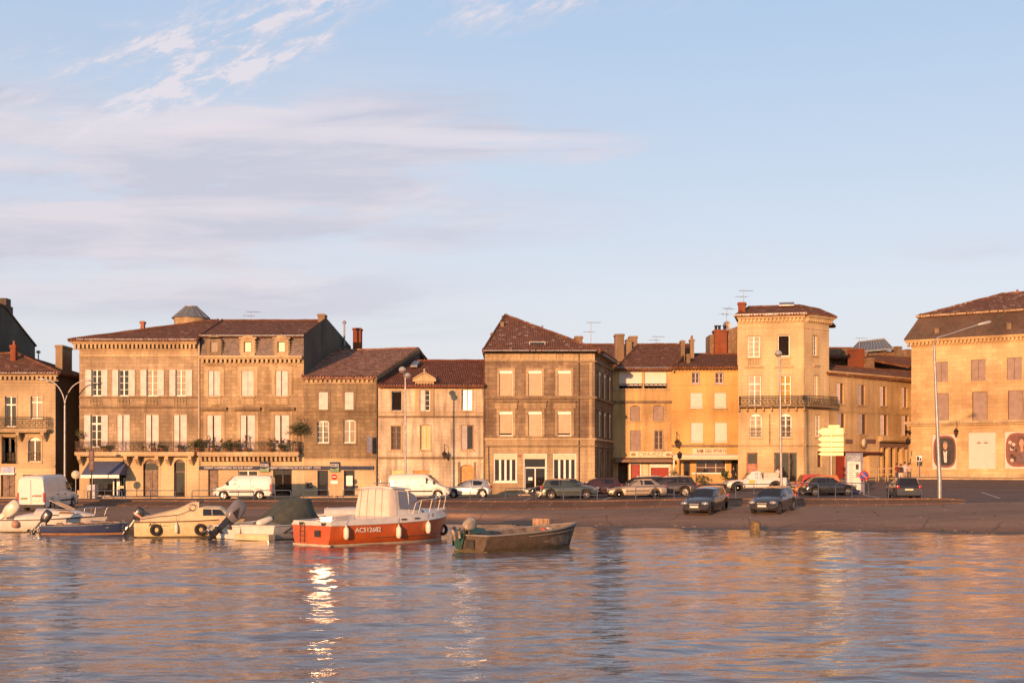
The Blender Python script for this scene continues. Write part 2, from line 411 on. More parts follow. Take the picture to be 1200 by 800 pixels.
# ------------------------------------------------------------------ ground and water
# columns of the terrain: picture column -> (shore Y, toe Y, toe z, top Y, top z, z at 100, z at 113, z at 124, z at 140)
KN = [(-700, 77,99,.55,101,.8, .75,.7,.7,.7), (0, 77,96,.6,98.5,.78, .75,.72,.72,.72), (300, 76,89,.5,92,.9, .78,.72,.75,.8), (520, 75.5,84.5,.56,87.2,1.0, .9,.85,1.0,1.1), (600, 73.5,83.5,.57,86.2,1.0, 1.0,.95,1.2,1.4),
      (700, 71.4,83,.65,85.5,1.05, 1.1,1.15,1.6,1.9), (830, 68.6,82.5,.84,85,1.2, 1.2,1.6,2.1,2.2), (1000, 66.2,82,.88,84.2,1.2, 1.35,1.9,2.3,2.4),
      (1105, 65,81.5,.98,83.4,1.25, 1.6,2.1,2.4,2.5), (1135, 64.7,81.5,1.1,83.2,1.15, 1.6,2.15,2.4,2.5), (1200, 64,81.5,1.15,83,1.2, 1.65,2.2,2.4,2.5), (1900, 62,81,1.2,83,1.25, 1.7,2.2,2.4,2.5)]
def kn(px):
    px = max(KN[0][0], min(KN[-1][0], px))
    for a,b in zip(KN, KN[1:]):
        if px <= b[0]:
            t = (px-a[0])/(b[0]-a[0]); return [a[i]*(1-t)+b[i]*t for i in range(1,10)]
def prof(px):
    s,t,tz,p,pz,z1,z2,z3,z4 = kn(px)
    return [(s-25,-3.2),(s-1.5,-.2),(s,0.0),(s+3.5,tz*.42),(t-5.5,tz*.88),(t-2,tz),(t,tz),(p,pz),(100 if p < 99 else p+1.5,z1),(113,z2),(124,z3),(140,z4),(1500,z4)]
def gz(X, Y):
    """height of the ground at X, Y"""
    pr = prof(600+X/Y*F)
    if Y <= pr[0][0]: return pr[0][1]
    for a,b in zip(pr, pr[1:]):
        if Y <= b[0]:
            t = (Y-a[0])/(b[0]-a[0]); return a[1]*(1-t)+b[1]*t
    return pr[-1][1]
def ground_mat(name, c, dark, scale=1.0, rough=.9, wet=False, patch=None):
    m, nt, b = nodes(name)
    tc = N(nt,'ShaderNodeTexCoord')
    n1 = N(nt,'ShaderNodeTexNoise', inp={'Scale':.16*scale,'Detail':9.0,'Roughness':.65}); L(nt, tc.outputs['Object'], n1.inputs['Vector'])
    n2 = N(nt,'ShaderNodeTexNoise', inp={'Scale':7.0,'Detail':5.0,'Roughness':.8}); L(nt, tc.outputs['Object'], n2.inputs['Vector'])
    col = mixc(nt, ramp(nt, [(.35,0.0),(.65,1.0)], n1.outputs['Fac']), dark, c)
    col = mixc(nt, 1.0, col, ramp(nt, [(.3,.7),(.7,1.25)], n2.outputs['Fac']), 'MULTIPLY')
    b.inputs['Roughness'].default_value = rough; b.inputs['Specular IOR Level'].default_value = .3
    if wet:
        geo = N(nt,'ShaderNodeNewGeometry'); sp = N(nt,'ShaderNodeSeparateXYZ'); L(nt, geo.outputs['Position'], sp.inputs[0])
        ad = N(nt,'ShaderNodeMath', operation='MULTIPLY_ADD', inp={1:.25}); L(nt, n1.outputs['Fac'], ad.inputs[0]); L(nt, sp.outputs[2], ad.inputs[2])
        f = ramp(nt, [(.14,1.0),(.42,0.0)], ad.outputs[0])
        col = mixc(nt, f, col, mixc(nt, 1.0, col, (.62,.52,.42), 'MULTIPLY'))
        col = mixc(nt, ramp(nt, [(.10,.85),(.135,.9),(.19,0.0)], ad.outputs[0]), col, (.055,.05,.022))
        L(nt, ramp(nt, [(.10,.45),(.34,rough)], ad.outputs[0]), b.inputs['Roughness'])
    # cracks, patches of repair and long drag marks
    vo = N(nt,'ShaderNodeTexVoronoi', feature='DISTANCE_TO_EDGE', inp={'Scale':.22 if wet else .35}); 
    wv = N(nt,'ShaderNodeVectorMath', operation='MULTIPLY_ADD'); L(nt, n1.outputs['Color'], wv.inputs[0]); wv.inputs[1].default_value=(1.5,1.5,0); L(nt, tc.outputs['Object'], wv.inputs[2]); L(nt, wv.outputs[0], vo.inputs['Vector'])
    col = mixc(nt, 1.0, col, ramp(nt, [(.0,.6),(.02,1.0)], vo.outputs['Distance']), 'MULTIPLY')
    mp = N(nt,'ShaderNodeMapping'); mp.inputs['Scale'].default_value=(.12,.9,1); L(nt, tc.outputs['Object'], mp.inputs['Vector'])
    n5 = N(nt,'ShaderNodeTexNoise', inp={'Scale':1.0,'Detail':6.0,'Roughness':.7}); L(nt, mp.outputs[0], n5.inputs['Vector'])
    col = mixc(nt, 1.0, col, ramp(nt, [(.36,.86),(.5,1.0),(.68,1.12)], n5.outputs['Fac']), 'MULTIPLY')
    L(nt, col, b.inputs['Base Color'])
    bp = N(nt,'ShaderNodeBump', inp={'Strength':.5,'Distance':.02}); L(nt, n2.outputs['Fac'], bp.inputs['Height']); L(nt, bp.outputs['Normal'], b.inputs['Normal'])
    MATS[name] = m; return m
GR_slip = ground_mat('slipway_gravel', (.31,.19,.13), (.24,.148,.10), wet=True)
GR_road = ground_mat('road_asphalt', (.185,.13,.11), (.13,.092,.078))
GR_pave = ground_mat('pavement_stone', (.34,.27,.21), (.24,.19,.15), 2)
REV = stone('revetment_stone', (.18,.105,.075), (.23,.135,.095), (.13,.09,.07), .6, bw=1.55, bh=9, mortar=2.4, bumpy=.8, ms=.04)
cols = [-3000,-1500,-700]+list(range(-600,1900,20))+[1900,2600,4000]
def sheet(name, i0, i1, mat, zoff=0.0, clip=(-1e9,1e9), sub=3):
    mb = MB(); rows = []
    for px in cols:
        if not clip[0] <= px <= clip[1]: continue
        pr = prof(px); col = []
        for i in range(i0, i1):
            for k in range(sub if pr[i+1][0]-pr[i][0] < 60 else 1):
                t = k/(sub if pr[i+1][0]-pr[i][0] < 60 else 1)
                col.append((pr[i][0]*(1-t)+pr[i+1][0]*t, pr[i][1]*(1-t)+pr[i+1][1]*t))
        col.append(pr[i1])
        rows.append([((px-600)/F*Y, Y, z+zoff) for Y,z in col])
    n = len(rows[0]); vs = [v for r in rows for v in r]
    fs = [(i*n+k, (i+1)*n+k, (i+1)*n+k+1, i*n+k+1) for i in range(len(rows)-1) for k in range(n-1)]
    mb.add(vs, fs, 0, True)
    return tag(mb.build(name, mat), kind='structure')
sheet('slipway', 0, 6, GR_slip)
sheet('road', 7, 12, GR_road)
# sloping stone face between slipway and street
mb = MB(); R = []
for px in [-700,-300]+list(range(-200,1140,10)):
    pr = prof(px); (t,tz),(p,pz) = pr[6],pr[7]
    u = (px-600)/F
    R.append([(u*t,t,tz),(u*(t+.18),t+.18,tz+.1),(u*(p-.35),p-.35,pz+.02),(u*(p-.33),p-.33,pz+.10),(u*p,p,pz+.10),(u*(p+.02),p+.02,pz-.02)])
mb.loft(R, 0, False, closed=False, cap=False)
tag(mb.build('revetment', REV), kind='structure')
# painted joints / worn stones are in the material; ramp past the end of the stone face
mb = MB(); R = []
for px in list(range(1130,1900,30))+[1900,4000]:
    pr = prof(px); u = (px-600)/F
    R.append([(u*Y,Y,z) for Y,z in (pr[6],pr[7])])
mb.loft(R, 0, True, closed=False, cap=False); tag(mb.build('ramp', GR_road), kind='structure')
# river bed and far land
mb = MB(); mb.poly([(-3000,-600,-3.25),(3000,-600,-3.25),(3000,52,-3.25),(-3000,52,-3.25)]); tag(mb.build('river_bed', GR_slip), kind='structure')

def water_mat():
    m, nt, b = nodes('river_water')
    b.inputs['Base Color'].default_value = (.15,.12,.115,1)
    b.inputs['Roughness'].default_value = .045; b.inputs['IOR'].default_value = 1.333
    b.inputs['Specular IOR Level'].default_value = .6
    geo = N(nt,'ShaderNodeNewGeometry')
    def nz(sx, sy, sc, det, rz=0.0, dist=0.0):
        mp = N(nt,'ShaderNodeMapping'); mp.inputs['Scale'].default_value = (sx,sy,1); mp.inputs['Rotation'].default_value = (0,0,rz)
        L(nt, geo.outputs['Position'], mp.inputs['Vector'])
        n = N(nt,'ShaderNodeTexNoise', inp={'Scale':sc,'Detail':float(det),'Roughness':.55,'Distortion':dist}); L(nt, mp.outputs[0], n.inputs['Vector']); return n.outputs['Fac']
    a = nz(.45, 1.0, 3.4, 4, .12, .6)      # ripples
    c = nz(.5, 1.0, .60, 4, -.15, .5)      # wavelets
    e = nz(.30, 1.0, .17, 3, .10, .4)      # long low waves
    d = nz(.25, 1.0, .13, 2, .12)          # calm and ruffled bands
    # ruffled strength varies
    k = ramp(nt, [(.35,.35),(.65,1.0)], d)
    b0 = N(nt,'ShaderNodeBump', inp={'Strength':1.0,'Distance':.03}); L(nt, e, b0.inputs['Height'])
    b1 = N(nt,'ShaderNodeBump', inp={'Strength':1.0,'Distance':.05}); L(nt, c, b1.inputs['Height']); L(nt, b0.outputs['Normal'], b1.inputs['Normal'])
    mul = N(nt,'ShaderNodeMath', operation='MULTIPLY'); L(nt, a, mul.inputs[0]); L(nt, k, mul.inputs[1])
    b2 = N(nt,'ShaderNodeBump', inp={'Strength':1.0,'Distance':.045}); L(nt, mul.outputs[0], b2.inputs['Height']); L(nt, b1.outputs['Normal'], b2.inputs['Normal'])
    L(nt, b2.outputs['Normal'], b.inputs['Normal'])
    return m
import numpy as np
def water_mesh():
    """real waves in front of the quay: a sum of small travelling waves, finer where they are seen from near"""
    rg=np.random.RandomState(4)
    ys=[7.0]
    while ys[-1] < 80: ys.append(ys[-1]+min(.5,max(.065,ys[-1]**2/4800*.33)))
    ys=np.array(ys); us=np.linspace(-.66,.66,420)
    U_,Y_=np.meshgrid(us,ys); X_=U_*Y_; Z_=np.zeros_like(X_)
    n=34
    for q in range(n):
        lam=.48*(4.8/.48)**(q/(n-1)); k=2*PI/lam
        th=rg.normal(PI/2+.12,.38); s_=.022*(lam/1.5)**-.18*rg.uniform(.6,1.3); amp=s_/k
        ph=rg.uniform(0,2*PI)
        # gusts: every wave train is stronger in some places
        g=.65+.35*np.sin(X_*rg.uniform(.02,.12)+Y_*rg.uniform(.05,.2)+rg.uniform(0,6))
        w_=k*(X_*math.cos(th)+Y_*math.sin(th))+ph+.8*np.sin(X_*rg.uniform(.1,.4)+rg.uniform(0,6))
        fade=np.clip(lam/(2.6*np.minimum(.5,np.maximum(.065,Y_**2/4800*.33)))-.4,0,1)
        Z_+=amp*g*fade*(np.sin(w_)+.22*np.cos(2*w_))
    V=np.stack([X_,Y_,Z_],-1).reshape(-1,3); nr,nc=X_.shape
    idx=np.arange(nr*nc).reshape(nr,nc); Fq=np.stack([idx[:-1,:-1],idx[:-1,1:],idx[1:,1:],idx[1:,:-1]],-1).reshape(-1,4)
    extra=np.array([(-3000,-1500,0),(3000,-1500,0),(3000,7,0),(-3000,7,0),(3000,80,0),(-3000,80,0),(-.66*7,7,0),(.66*7,7,0),(-.66*80,80,0),(.66*80,80,0)],float)
    b0=len(V); V=np.vstack([V,extra]); polys=[tuple(int(a) for a in f) for f in Fq]+[(b0,b0+1,b0+2,b0+7,b0+6,b0+3),(b0+7,b0+2,b0+4,b0+9),(b0+3,b0+6,b0+8,b0+5)]
    me=bpy.data.meshes.new('water'); me.from_pydata(V.tolist(),[],polys); me.polygons.foreach_set('use_smooth',[True]*len(polys)); me.materials.append(water_mat())
    o=bpy.data.objects.new('water',me); COL.objects.link(o); return tag(o,kind='structure')
water_mesh()

# stones, weed and flotsam left by the tide on the slipway
rnd=random.Random(21); m=MB()
for i in range(420):
    px=rnd.uniform(20,1250); pr=prof(px); s0=pr[2][0]; t0=pr[6][0]
    q=rnd.random()**2.2; Y=s0+.15+(t0-s0-1)*q; X=(px-600)/F*Y; z=gz(X,Y); r=rnd.uniform(.02,.07)*(1.5 if rnd.random()<.05 else 1); k=rnd.uniform(1.0,2.6)
    a=rnd.random()*PI; ca,sa=math.cos(a)*r*k,math.sin(a)*r*k
    m.add([(X-ca,Y-sa,z),(X+sa*.5,Y-ca*.5,z),(X+ca,Y+sa,z),(X-sa*.5,Y+ca*.5,z),(X,Y,z+r*.7)],[(0,1,4),(1,2,4),(2,3,4),(3,0,4)],i%3)
tag(m.build('tide_debris',[paint('pebble',(.30,.22,.16),.9,vary=.3),paint('dark_weed',(.05,.045,.02),.9,vary=.3),paint('pebble_dark',(.14,.10,.075),.9,vary=.3)]),'pebbles, weed and flotsam scattered along the slipway',None,None,'stuff')
# ------------------------------------------------------------------ houses
class House:
    """a house whose street front stands on the line between two points; local x runs along the front, y into the house"""
    def __init__(s, name, label, cat, px0, Y0, px1, Y1, base, mats, depth=10, group='houses along the quay'):
        s.P0 = Vector(((px0-600)/F*Y0, Y0)); s.P1 = Vector(((px1-600)/F*Y1, Y1))
        d = s.P1-s.P0; s.len = d.length; s.u = d/s.len; s.zb = base; s.depth = depth; s.mats = mats
        s.root = empty(name, (s.P0.x, s.P0.y, base), math.atan2(s.u.y, s.u.x), label, cat, group)
        s.inv = (Matrix.Translation((s.P0.x,s.P0.y,base)) @ Matrix.Rotation(math.atan2(s.u.y,s.u.x),4,'Z')).inverted()
        s.ops = []; s.zones = []
    def s_(s, px):
        u0 = (px-600)/F
        return (u0*s.P0.y-s.P0.x)/(s.u.x-u0*s.u.y)
    def Y_(s, px): return s.P0.y+s.s_(px)*s.u.y
    def z_(s, px, py): return H-(py-550)/F*s.Y_(px)-s.zb
    def R(s, x0, y0, x1, y1):
        xm = (x0+x1)/2
        return s.s_(x0), s.s_(x1), s.z_(xm,y1), s.z_(xm,y0)
    def loc(s, px, py, Y): return s.inv @ W(px,py,Y)
    # ---- wall
    def wall(s, ztop, z0=-1.0, gl=None, gr=None, mi_side=0, thick_top=True, slant=None):
        """front with openings and two side walls and a back; gl / gr: [(y,z),...] top line of the side walls from the front to the back; slant: x shift of the back on the right"""
        xs = sorted(set([0.0, s.len]+[v for o in s.ops for v in (max(0,o[0]),min(s.len,o[1]))]))
        zs = sorted(set([z0, ztop]+[v for o in s.ops for v in (max(z0,o[2]),min(ztop,o[3]))]+[z for z,_ in s.zones if z0 < z < ztop]))
        mb = MB()
        def zone(z):
            mi = 0
            for zf,m in s.zones:
                if z >= zf: mi = m
            return mi
        for i in range(len(xs)-1):
            if xs[i+1]-xs[i] < 1e-6: continue
            for k in range(len(zs)-1):
                xm, zm = (xs[i]+xs[i+1])/2, (zs[k]+zs[k+1])/2
                if any(o[0]<xm<o[1] and o[2]<zm<o[3] for o in s.ops): continue
                mb.poly([(xs[i],0,zs[k]),(xs[i+1],0,zs[k]),(xs[i+1],0,zs[k+1]),(xs[i],0,zs[k+1])], zone(zm))
        for o in s.ops:
            a,b,z1,z2,rise,dp = o
            mi = zone((z1+z2)/2)
            mb.poly([(a,0,z1),(a,0,z2-rise),(a,dp,z2-rise),(a,dp,z1)][::-1], mi); mb.poly([(b,0,z1),(b,0,z2-rise),(b,dp,z2-rise),(b,dp,z1)], mi)
            mb.poly([(a,0,z1),(b,0,z1),(b,dp,z1),(a,dp,z1)], mi)
            if rise <= 0: mb.poly([(a,0,z2),(b,0,z2),(b,dp,z2),(a,dp,z2)][::-1], mi)
            else:
                n = 10; c = (a+b)/2; hw = (b-a)/2
                R_ = (hw*hw+rise*rise)/(2*rise); zc = z2-R_
                pts = []
                for i in range(n+1):
                    x = a+(b-a)*i/n; pts.append((x, zc+math.sqrt(max(0,R_*R_-(x-c)**2))))
                for (xa,za),(xb,zb) in zip(pts, pts[1:]):
                    mb.poly([(xa,0,za),(xb,0,zb),(xb,0,z2+.0001),(xa,0,z2+.0001)], mi)
                    mb.poly([(xa,0,za),(xa,dp,za),(xb,dp,zb),(xb,0,zb)], mi)
        D = s.depth; dx = slant or 0
        gl = gl or [(0,ztop),(D,ztop)]; gr = gr or [(0,ztop),(D,ztop)]
        mb.poly([(0,0,z0)]+[(0,y,z) for y,z in gl]+[(0,gl[-1][0],z0)], mi_side)
        mb.poly(([(s.len,0,z0)]+[(s.len+dx*y/D,y,z) for y,z in gr]+[(s.len+dx*gr[-1][0]/D,gr[-1][0],z0)])[::-1], mi_side)
        yb = gr[-1][0]
        mb.poly([(0,gl[-1][0],z0),(0,gl[-1][0],gl[-1][1]),(s.len+dx*yb/D,yb,gr[-1][1]),(s.len+dx*yb/D,yb,z0)], mi_side)
        if gl[0][1] <= ztop+.01: mb.poly([(0,.01,ztop-.02),(s.len,.01,ztop-.02),(s.len+dx,D-.01,ztop-.02),(0,D-.01,ztop-.02)], mi_side)
        s.wallo = mb.build('wall', s.mats, s.root)
        return s.wallo
    # ---- windows
    def opening(s, r, rise=0.0, dp=.28):
        s.ops.append((*r, rise, dp))
    def win(s, x0, y0, x1, y1, kind='glass', rise=0.0, grid=(2,4), frame=None, pane=None, shut=None, surround=None, sill=True, side=None, yaw=0.0, pitch=0.0, open_w=None, label=None, gap=None, name='window', guard=False, sur_mat=None, box_h=.28, transom=False, lid=True):
        r = s.R(x0,y0,x1,y1); a,b,z1,z2 = r; w = b-a; h = z2-z1
        s.opening(r, rise)
        frame = frame or WHITE; pane = pane or G_DARK; shut = shut or SHUT; sur_mat = sur_mat or TRIM
        y = .16
        mb = MB(); t = .07
        mb.box(a,a+t,y,y+.08,z1,z2); mb.box(b-t,b,y,y+.08,z1,z2); mb.box(a+t,b-t,y,y+.08,z1,z1+t*1.3); mb.box(a+t,b-t,y,y+.08,z2-t-rise*.55,z2)
        nx, nz = grid
        if kind in ('glass','open','half'):
            for i in range(1,nx):
                xx = a+w*i/nx; ww = .055 if i*2 == nx else .02
                mb.box(xx-ww,xx+ww,y-.012,y+.06,z1+t,z2-t)
            for k in range(1,nz):
                zz = z1+h*k/nz; mb.box(a+t,b-t,y+.003,y+.05,zz-.018,zz+.018)
            if transom: mb.box(a+t,b-t,y-.015,y+.07,z1+h*.70,z1+h*.70+.11)
        fr = mb.build(name, frame, s.root)
        if label: fr['label'] = label
        if kind == 'dark':
            m2 = MB(); m2.box(a,b,y+.1,y+1.6,z1,z2); o = m2.build('room', DARK, fr)
            o.data.flip_normals()
        elif kind != 'roll':
            m2 = MB()
            yw = math.tan(math.radians(yaw)); pt = math.tan(math.radians(pitch))
            P = []
            for (xx,zz) in ((a,z1),(b,z1),(b,z2),(a,z2)):
                P.append((xx, y+.062+ (b-xx if yaw < 0 else xx-a)*abs(yw) + (zz-z1)*pt*1.0, zz))
            m2.slab(P, -.01, up=(0,-1,0)); m2.build('pane', pane, fr)
        if kind == 'roll':
            m2 = MB(); hb = box_h if lid else 0
            n = max(4,int((h-hb)/.16))
            for i in range(n):
                za = z1+(h-hb)*i/n + (gap or 0)*(1-i/n)
                zb_ = z1+(h-hb)*(i+1)/n + (gap or 0)*(1-(i+1)/n)
                m2.add([(a+t,.10,za),(b-t,.10,za),(b-t,.085,za+(zb_-za)*.6),(a+t,.085,za+(zb_-za)*.6),(b-t,.10,zb_),(a+t,.10,zb_)], [(0,1,2,3),(3,2,4,5)])
            m2.build('shutter', shut, fr)
            m4 = MB(); m4.box(a+t,b-t,y+.05,y+.07,z1,z2); m4.build('pane', pane, fr)
            if lid:
                m3 = MB(); m3.box(a+.01,b-.01,.03,.14,z2-hb,z2-.01); m3.build('shutter_box', WHITE, fr)
        def leaf(xa, xb, ya, tilt=0.0):
            m = MB(); zt = z2-.02-rise*.6
            m.box(xa,xb,ya,ya+.035,z1+.02,zt)
            for zz in (z1+h*.22, z1+h*.52, z1+h*.82): m.box(xa+.01,xb-.01,ya-.02,ya,zz-.035,zz+.035)
            m.box(xa,xa+.05,ya-.015,ya,z1+.02,zt); m.box(xb-.05,xb,ya-.015,ya,z1+.02,zt)
            if tilt:
                M_ = Matrix.Translation((xa if tilt>0 else xb,ya,0)) @ Matrix.Rotation(math.radians(tilt),4,'Z') @ Matrix.Translation((-(xa if tilt>0 else xb),-ya,0))
                m.xform(M_)
            m.build('shutter', shut, fr)
        if kind == 'shut':
            g = .03 if gap is None else gap
            c = (a+b)/2 if side is None else a+w*side
            leaf(a+.03, c-g, .05, 0); leaf(c+g, b-.03, .05, 0)
        if kind == 'one': leaf(a+.03,b-.03,.05)
        if kind == 'open':
            ow = open_w or w*.5
            leaf(a-ow-.02,a-.02,-.06); leaf(b+.02,b+ow+.02,-.06)
        if kind == 'half':
            if side == 'l': leaf(a+.03,a+w*.5,.04)
            else: leaf(a+w*.5,b-.03,.04)
        if surround:
            m = MB(); q = surround; yo = -.05
            m.box(a-q,a,yo,.05,z1,z2+q); m.box(b,b+q,yo,.05,z1,z2+q)
            if rise <= 0: m.box(a,b,yo,.05,z2,z2+q)
            m.build('surround', sur_mat, fr)
        if sill:
            m = MB(); m.box(a-.12,b+.12,-.13,.14,z1-.13,z1-.005); m.build('sill', sur_mat, fr)
        if guard:
            m = MB()
            for i in range(9):
                xx = a+w*i/8; m.box(xx-.012,xx+.012,-.06,-.035,z1,z1+.85)
            m.box(a,b,-.07,-.03,z1+.82,z1+.87); m.box(a,b,-.07,-.03,z1+.1,z1+.14); m.box(a,b,-.065,-.035,z1+.45,z1+.48)
            m.build('guard_rail', IRONb, fr)
        return fr
    def door(s, x0, y0, x1, y1, mat=None, rise=0.0, leaves=2, glassy=False, surround=None, name='door', sur_mat=None, panel=True, fan=0.0):
        r = s.R(x0,y0,x1,y1); a,b,z1,z2 = r; w=b-a; h=z2-z1
        s.opening(r, rise, .35)
        mat = mat or WOODD; y=.22
        mb = MB(); zt = z2
        mb.box(a,a+.08,y,y+.1,z1,zt); mb.box(b-.08,b,y,y+.1,z1,zt); mb.box(a+.08,b-.08,y,y+.1,zt-.09-rise*.3,zt)
        zf = zt-fan
        if fan: mb.box(a+.08,b-.08,y-.01,y+.09,zf-.06,zf+.06)
        if not glassy:
            mb.box(a+.08,b-.08,y+.03,y+.07,z1,zf)
            for i in range(leaves):
                xa = a+.08+(w-.16)*i/leaves; xb = a+.08+(w-.16)*(i+1)/leaves
                for (p,q) in ((.06,.3),(.36,.62),(.68,.95)):
                    if panel: mb.box(xa+.1,xb-.1,y,y+.04,z1+(zf-z1)*p,z1+(zf-z1)*q)
            if leaves == 2: mb.box((a+b)/2-.03,(a+b)/2+.03,y-.02,y+.05,z1,zf)
        else:
            for i in range(leaves+1):
                xx = a+.06+(w-.12)*i/leaves; mb.box(xx-.05,xx+.05,y-.01,y+.09,z1,zf)
            mb.box(a+.08,b-.08,y,y+.08,z1,z1+.18)
        d = mb.build(name, mat, s.root)
        m2 = MB(); m2.box(a,b,y+.075,y+.09,z1,z2); m2.build('pane', G_DARK, d)
        hx = (a+b)/2+(.09 if leaves==2 else w*.32)
        m2 = MB(); m2.box(hx,hx+.03,y-.08,y-.01,z1+1.0,z1+1.16); m2.build('handle', IRON, d)
        if surround:
            m = MB(); q=surround
            m.box(a-q,a,-.05,.05,z1,z2+q); m.box(b,b+q,-.05,.05,z1,z2+q)
            if rise <= 0: m.box(a,b,-.05,.05,z2,z2+q)
            m.build('surround', sur_mat or TRIM, d)
        return d
    # ---- trim
    def band(s, x0, x1, y0, y1, out=.1, mat=None, name='string_course', wrap=0.0):
        """horizontal band; y0 / y1 picture rows at x0"""
        a,b = s.s_(x0), s.s_(x1); z1, z2 = s.z_(x0,y1), s.z_(x0,y0)
        m = MB(); m.box(a-wrap,b+wrap,-out,.02,z1,z2)
        if out > .15: m.box(a-wrap,b+wrap,-out*.55,.02,z1-.1,z1)
        return m.build(name, mat or TRIM, s.root)
    def cornice(s, ztop, h=.5, out=.45, dent=.42, mat=None, ends=0.0, e0=None, e1=None, dentmat=None):
        a = -ends if e0 is None else e0; b = s.len+ends if e1 is None else e1
        m = MB()
        m.box(a,b,-out,.0,ztop-h*.32,ztop); m.box(a+.04,b-.04,-out*.72,.0,ztop-h*.5,ztop-h*.32)
        m.box(a+.06,b-.06,-.1,.0,ztop-h*1.15,ztop-h)
        if dent:
            n = int((b-a)/dent)
            for i in range(n):
                x = a+.1+(b-a-.2)*(i+.5)/n
                m.box(x-dent*.26,x+dent*.26,-out*.62,0,ztop-h*.98,ztop-h*.5)
        return m.build('cornice', mat or TRIM, s.root)
    def box(s, name, x0, y0, x1, y1, yo, yi, mat, parent=None, rect=None):
        a,b,z1,z2 = rect or s.R(x0,y0,x1,y1)
        m = MB(); m.box(a,b,yo,yi,z1,z2); return m.build(name, mat, parent or s.root)
    def _tiles(s, m, P, rnd):
        """rounded cover tiles along the eave and uneven ridge tiles along the other edges"""
        P=[Vector(p) for p in P]
        if len(P)<3: return
        a,b=P[0],P[1]; up=((P[2]-b)+(P[-1]-a)).normalized(); n=int((b-a).length/.26)
        if n>6 and abs(a.z-b.z)<.5*(b-a).length:
            for i in range(n):
                c=a.lerp(b,(i+.5)/n)+Vector((0,0,.03)); j=rnd.uniform(-.05,.05); m.tube([c-up*(.10+j),c+up*.5],.085,5)
        for p,q in list(zip(P[1:],P[2:]))+[(P[-1],P[0])]:
            if (q-p).length<1.5: continue
            k=max(3,int((q-p).length/.9)); m.tube([p.lerp(q,i/k)+Vector((0,0,.03+rnd.uniform(-.025,.03))) for i in range(k+1)],.10,6)
    def roof(s, pts, mat, th=.16, name='roof', parent=None):
        """pts: list of polygons of (px,py,Y)"""
        return s.lroof([[s.loc(*q) for q in p] for p in pts], mat, th, name, parent)
    def lroof(s, polys, mat, th=.16, name='roof', parent=None):
        m = MB(); rnd=random.Random(len(polys)*7+int(polys[0][0][0]*3))
        for p in polys:
            m.slab(p, th)
            if mat.name.startswith('roof_tiles'): s._tiles(m, p, rnd)
        return m.build(name, mat, parent or s.root)
    def chimney(s, x0, y0, x1, y1, Y, mat=None, dep=.9, pots=1, cap=True):
        """picture box at distance Y; front face"""
        a = s.loc(x0,y1,Y); b = s.loc(x1,y0,Y)
        m = MB(); m.box(a.x,b.x,a.y,a.y+dep,a.z-1.0,b.z)
        if cap: m.box(a.x-.07,b.x+.07,a.y-.07,a.y+dep+.07,b.z-.22,b.z-.05)
        c = m.build('chimney', mat or ST_chim, s.root)
        for i in range(pots):
            x = a.x+(b.x-a.x)*(i+.5)/pots
            m = MB(); m.lathe([(.11,0),(.13,.05),(.10,.32),(.12,.34),(.12,.38),(.08,.38)], (x,a.y+dep*.5,b.z), 8)
            m.build('chimney_pot', TERRA, c)
        return c
    def railing(s, x0, x1, y0, y1, yo, mat=None, parent=None, step=.14, fancy=True, ret=True):
        a,b = s.s_(x0), s.s_(x1); z1 = s.z_((x0+x1)/2,y1); z2 = s.z_((x0+x1)/2,y0)
        m = MB(); h = z2-z1; n = int((b-a)/step)
        def run(pa, pb, n):
            pa = Vector(pa); pb = Vector(pb)
            def bar(p,q,r): m.tube([p,q], r, 4, cap=False)
            Z = Vector((0,0,1))
            bar(pa+Z*z2, pb+Z*z2, .03); bar(pa+Z*(z1+.08), pb+Z*(z1+.08), .02); bar(pa+Z*(z2-.18), pb+Z*(z2-.18), .014)
            for i in range(n+1):
                p = pa.lerp(pb, i/n)
                r = .022 if i%8 == 0 else .011
                bar(p+Z*(z1+.08), p+Z*z2, r)
            if fancy:
                k = max(1,n//3)
                for i in range(k):
                    p = pa.lerp(pb,(i+.5)/k); d = (pb-pa).normalized()
                    c = p+Z*(z1+h*.48); rr = min(.17,(pb-pa).length/k*.46)
                    m.tube([c+d*rr*math.cos(t*PI/4)+Z*rr*1.35*math.sin(t*PI/4) for t in range(8)], .014, 4, closed=True)
        run((a,yo,0),(b,yo,0),n)
        if ret: run((a,yo,0),(a,0,0),max(2,int(-yo/step))); run((b,yo,0),(b,0,0),max(2,int(-yo/step)))
        return m.build('railing', mat or IRONb, parent or s.root)
    def balcony(s, x0, x1, ys, yb, yr, out=1.0, brk=(), mat=None, rail=None, slabmat=None, bh=.55):
        """ys..yb rows of the slab, yr top row of the railing"""
        a,b = s.s_(x0), s.s_(x1); xm=(x0+x1)/2; z1 = s.z_(xm,yb); z2 = s.z_(xm,ys)
        m = MB(); m.box(a,b,-out,0,z1,z2); m.box(a+.08,b-.08,-out+.1,0,z1-.1,z1)
        c = m.build('balcony', slabmat or TRIM, s.root)
        for p in brk:
            x = s.s_(p); m = MB()
            m.prism([(x-.14,z1-.1),(x+.14,z1-.1),(x+.14,z1-.1-bh),(x-.14,z1-.1-bh)], -.02, -.26)
            m.add([(x-.14,-.26,z1-.1),(x+.14,-.26,z1-.1),(x+.14,-out+.15,z1-.1),(x-.14,-out+.15,z1-.1),(x-.14,-.26,z1-.1-bh*.9),(x+.14,-.26,z1-.1-bh*.9),(x+.14,-out+.2,z1-.1-bh*.35),(x-.14,-out+.2,z1-.1-bh*.35)],
                  [(0,4,7,3),(1,2,6,5),(4,5,6,7),(3,7,6,2)])
            m.build('bracket', slabmat or TRIM, c)
        s.railing(x0+.4, x1-.4, yr, ys, -out+.08, rail, c)
        return c
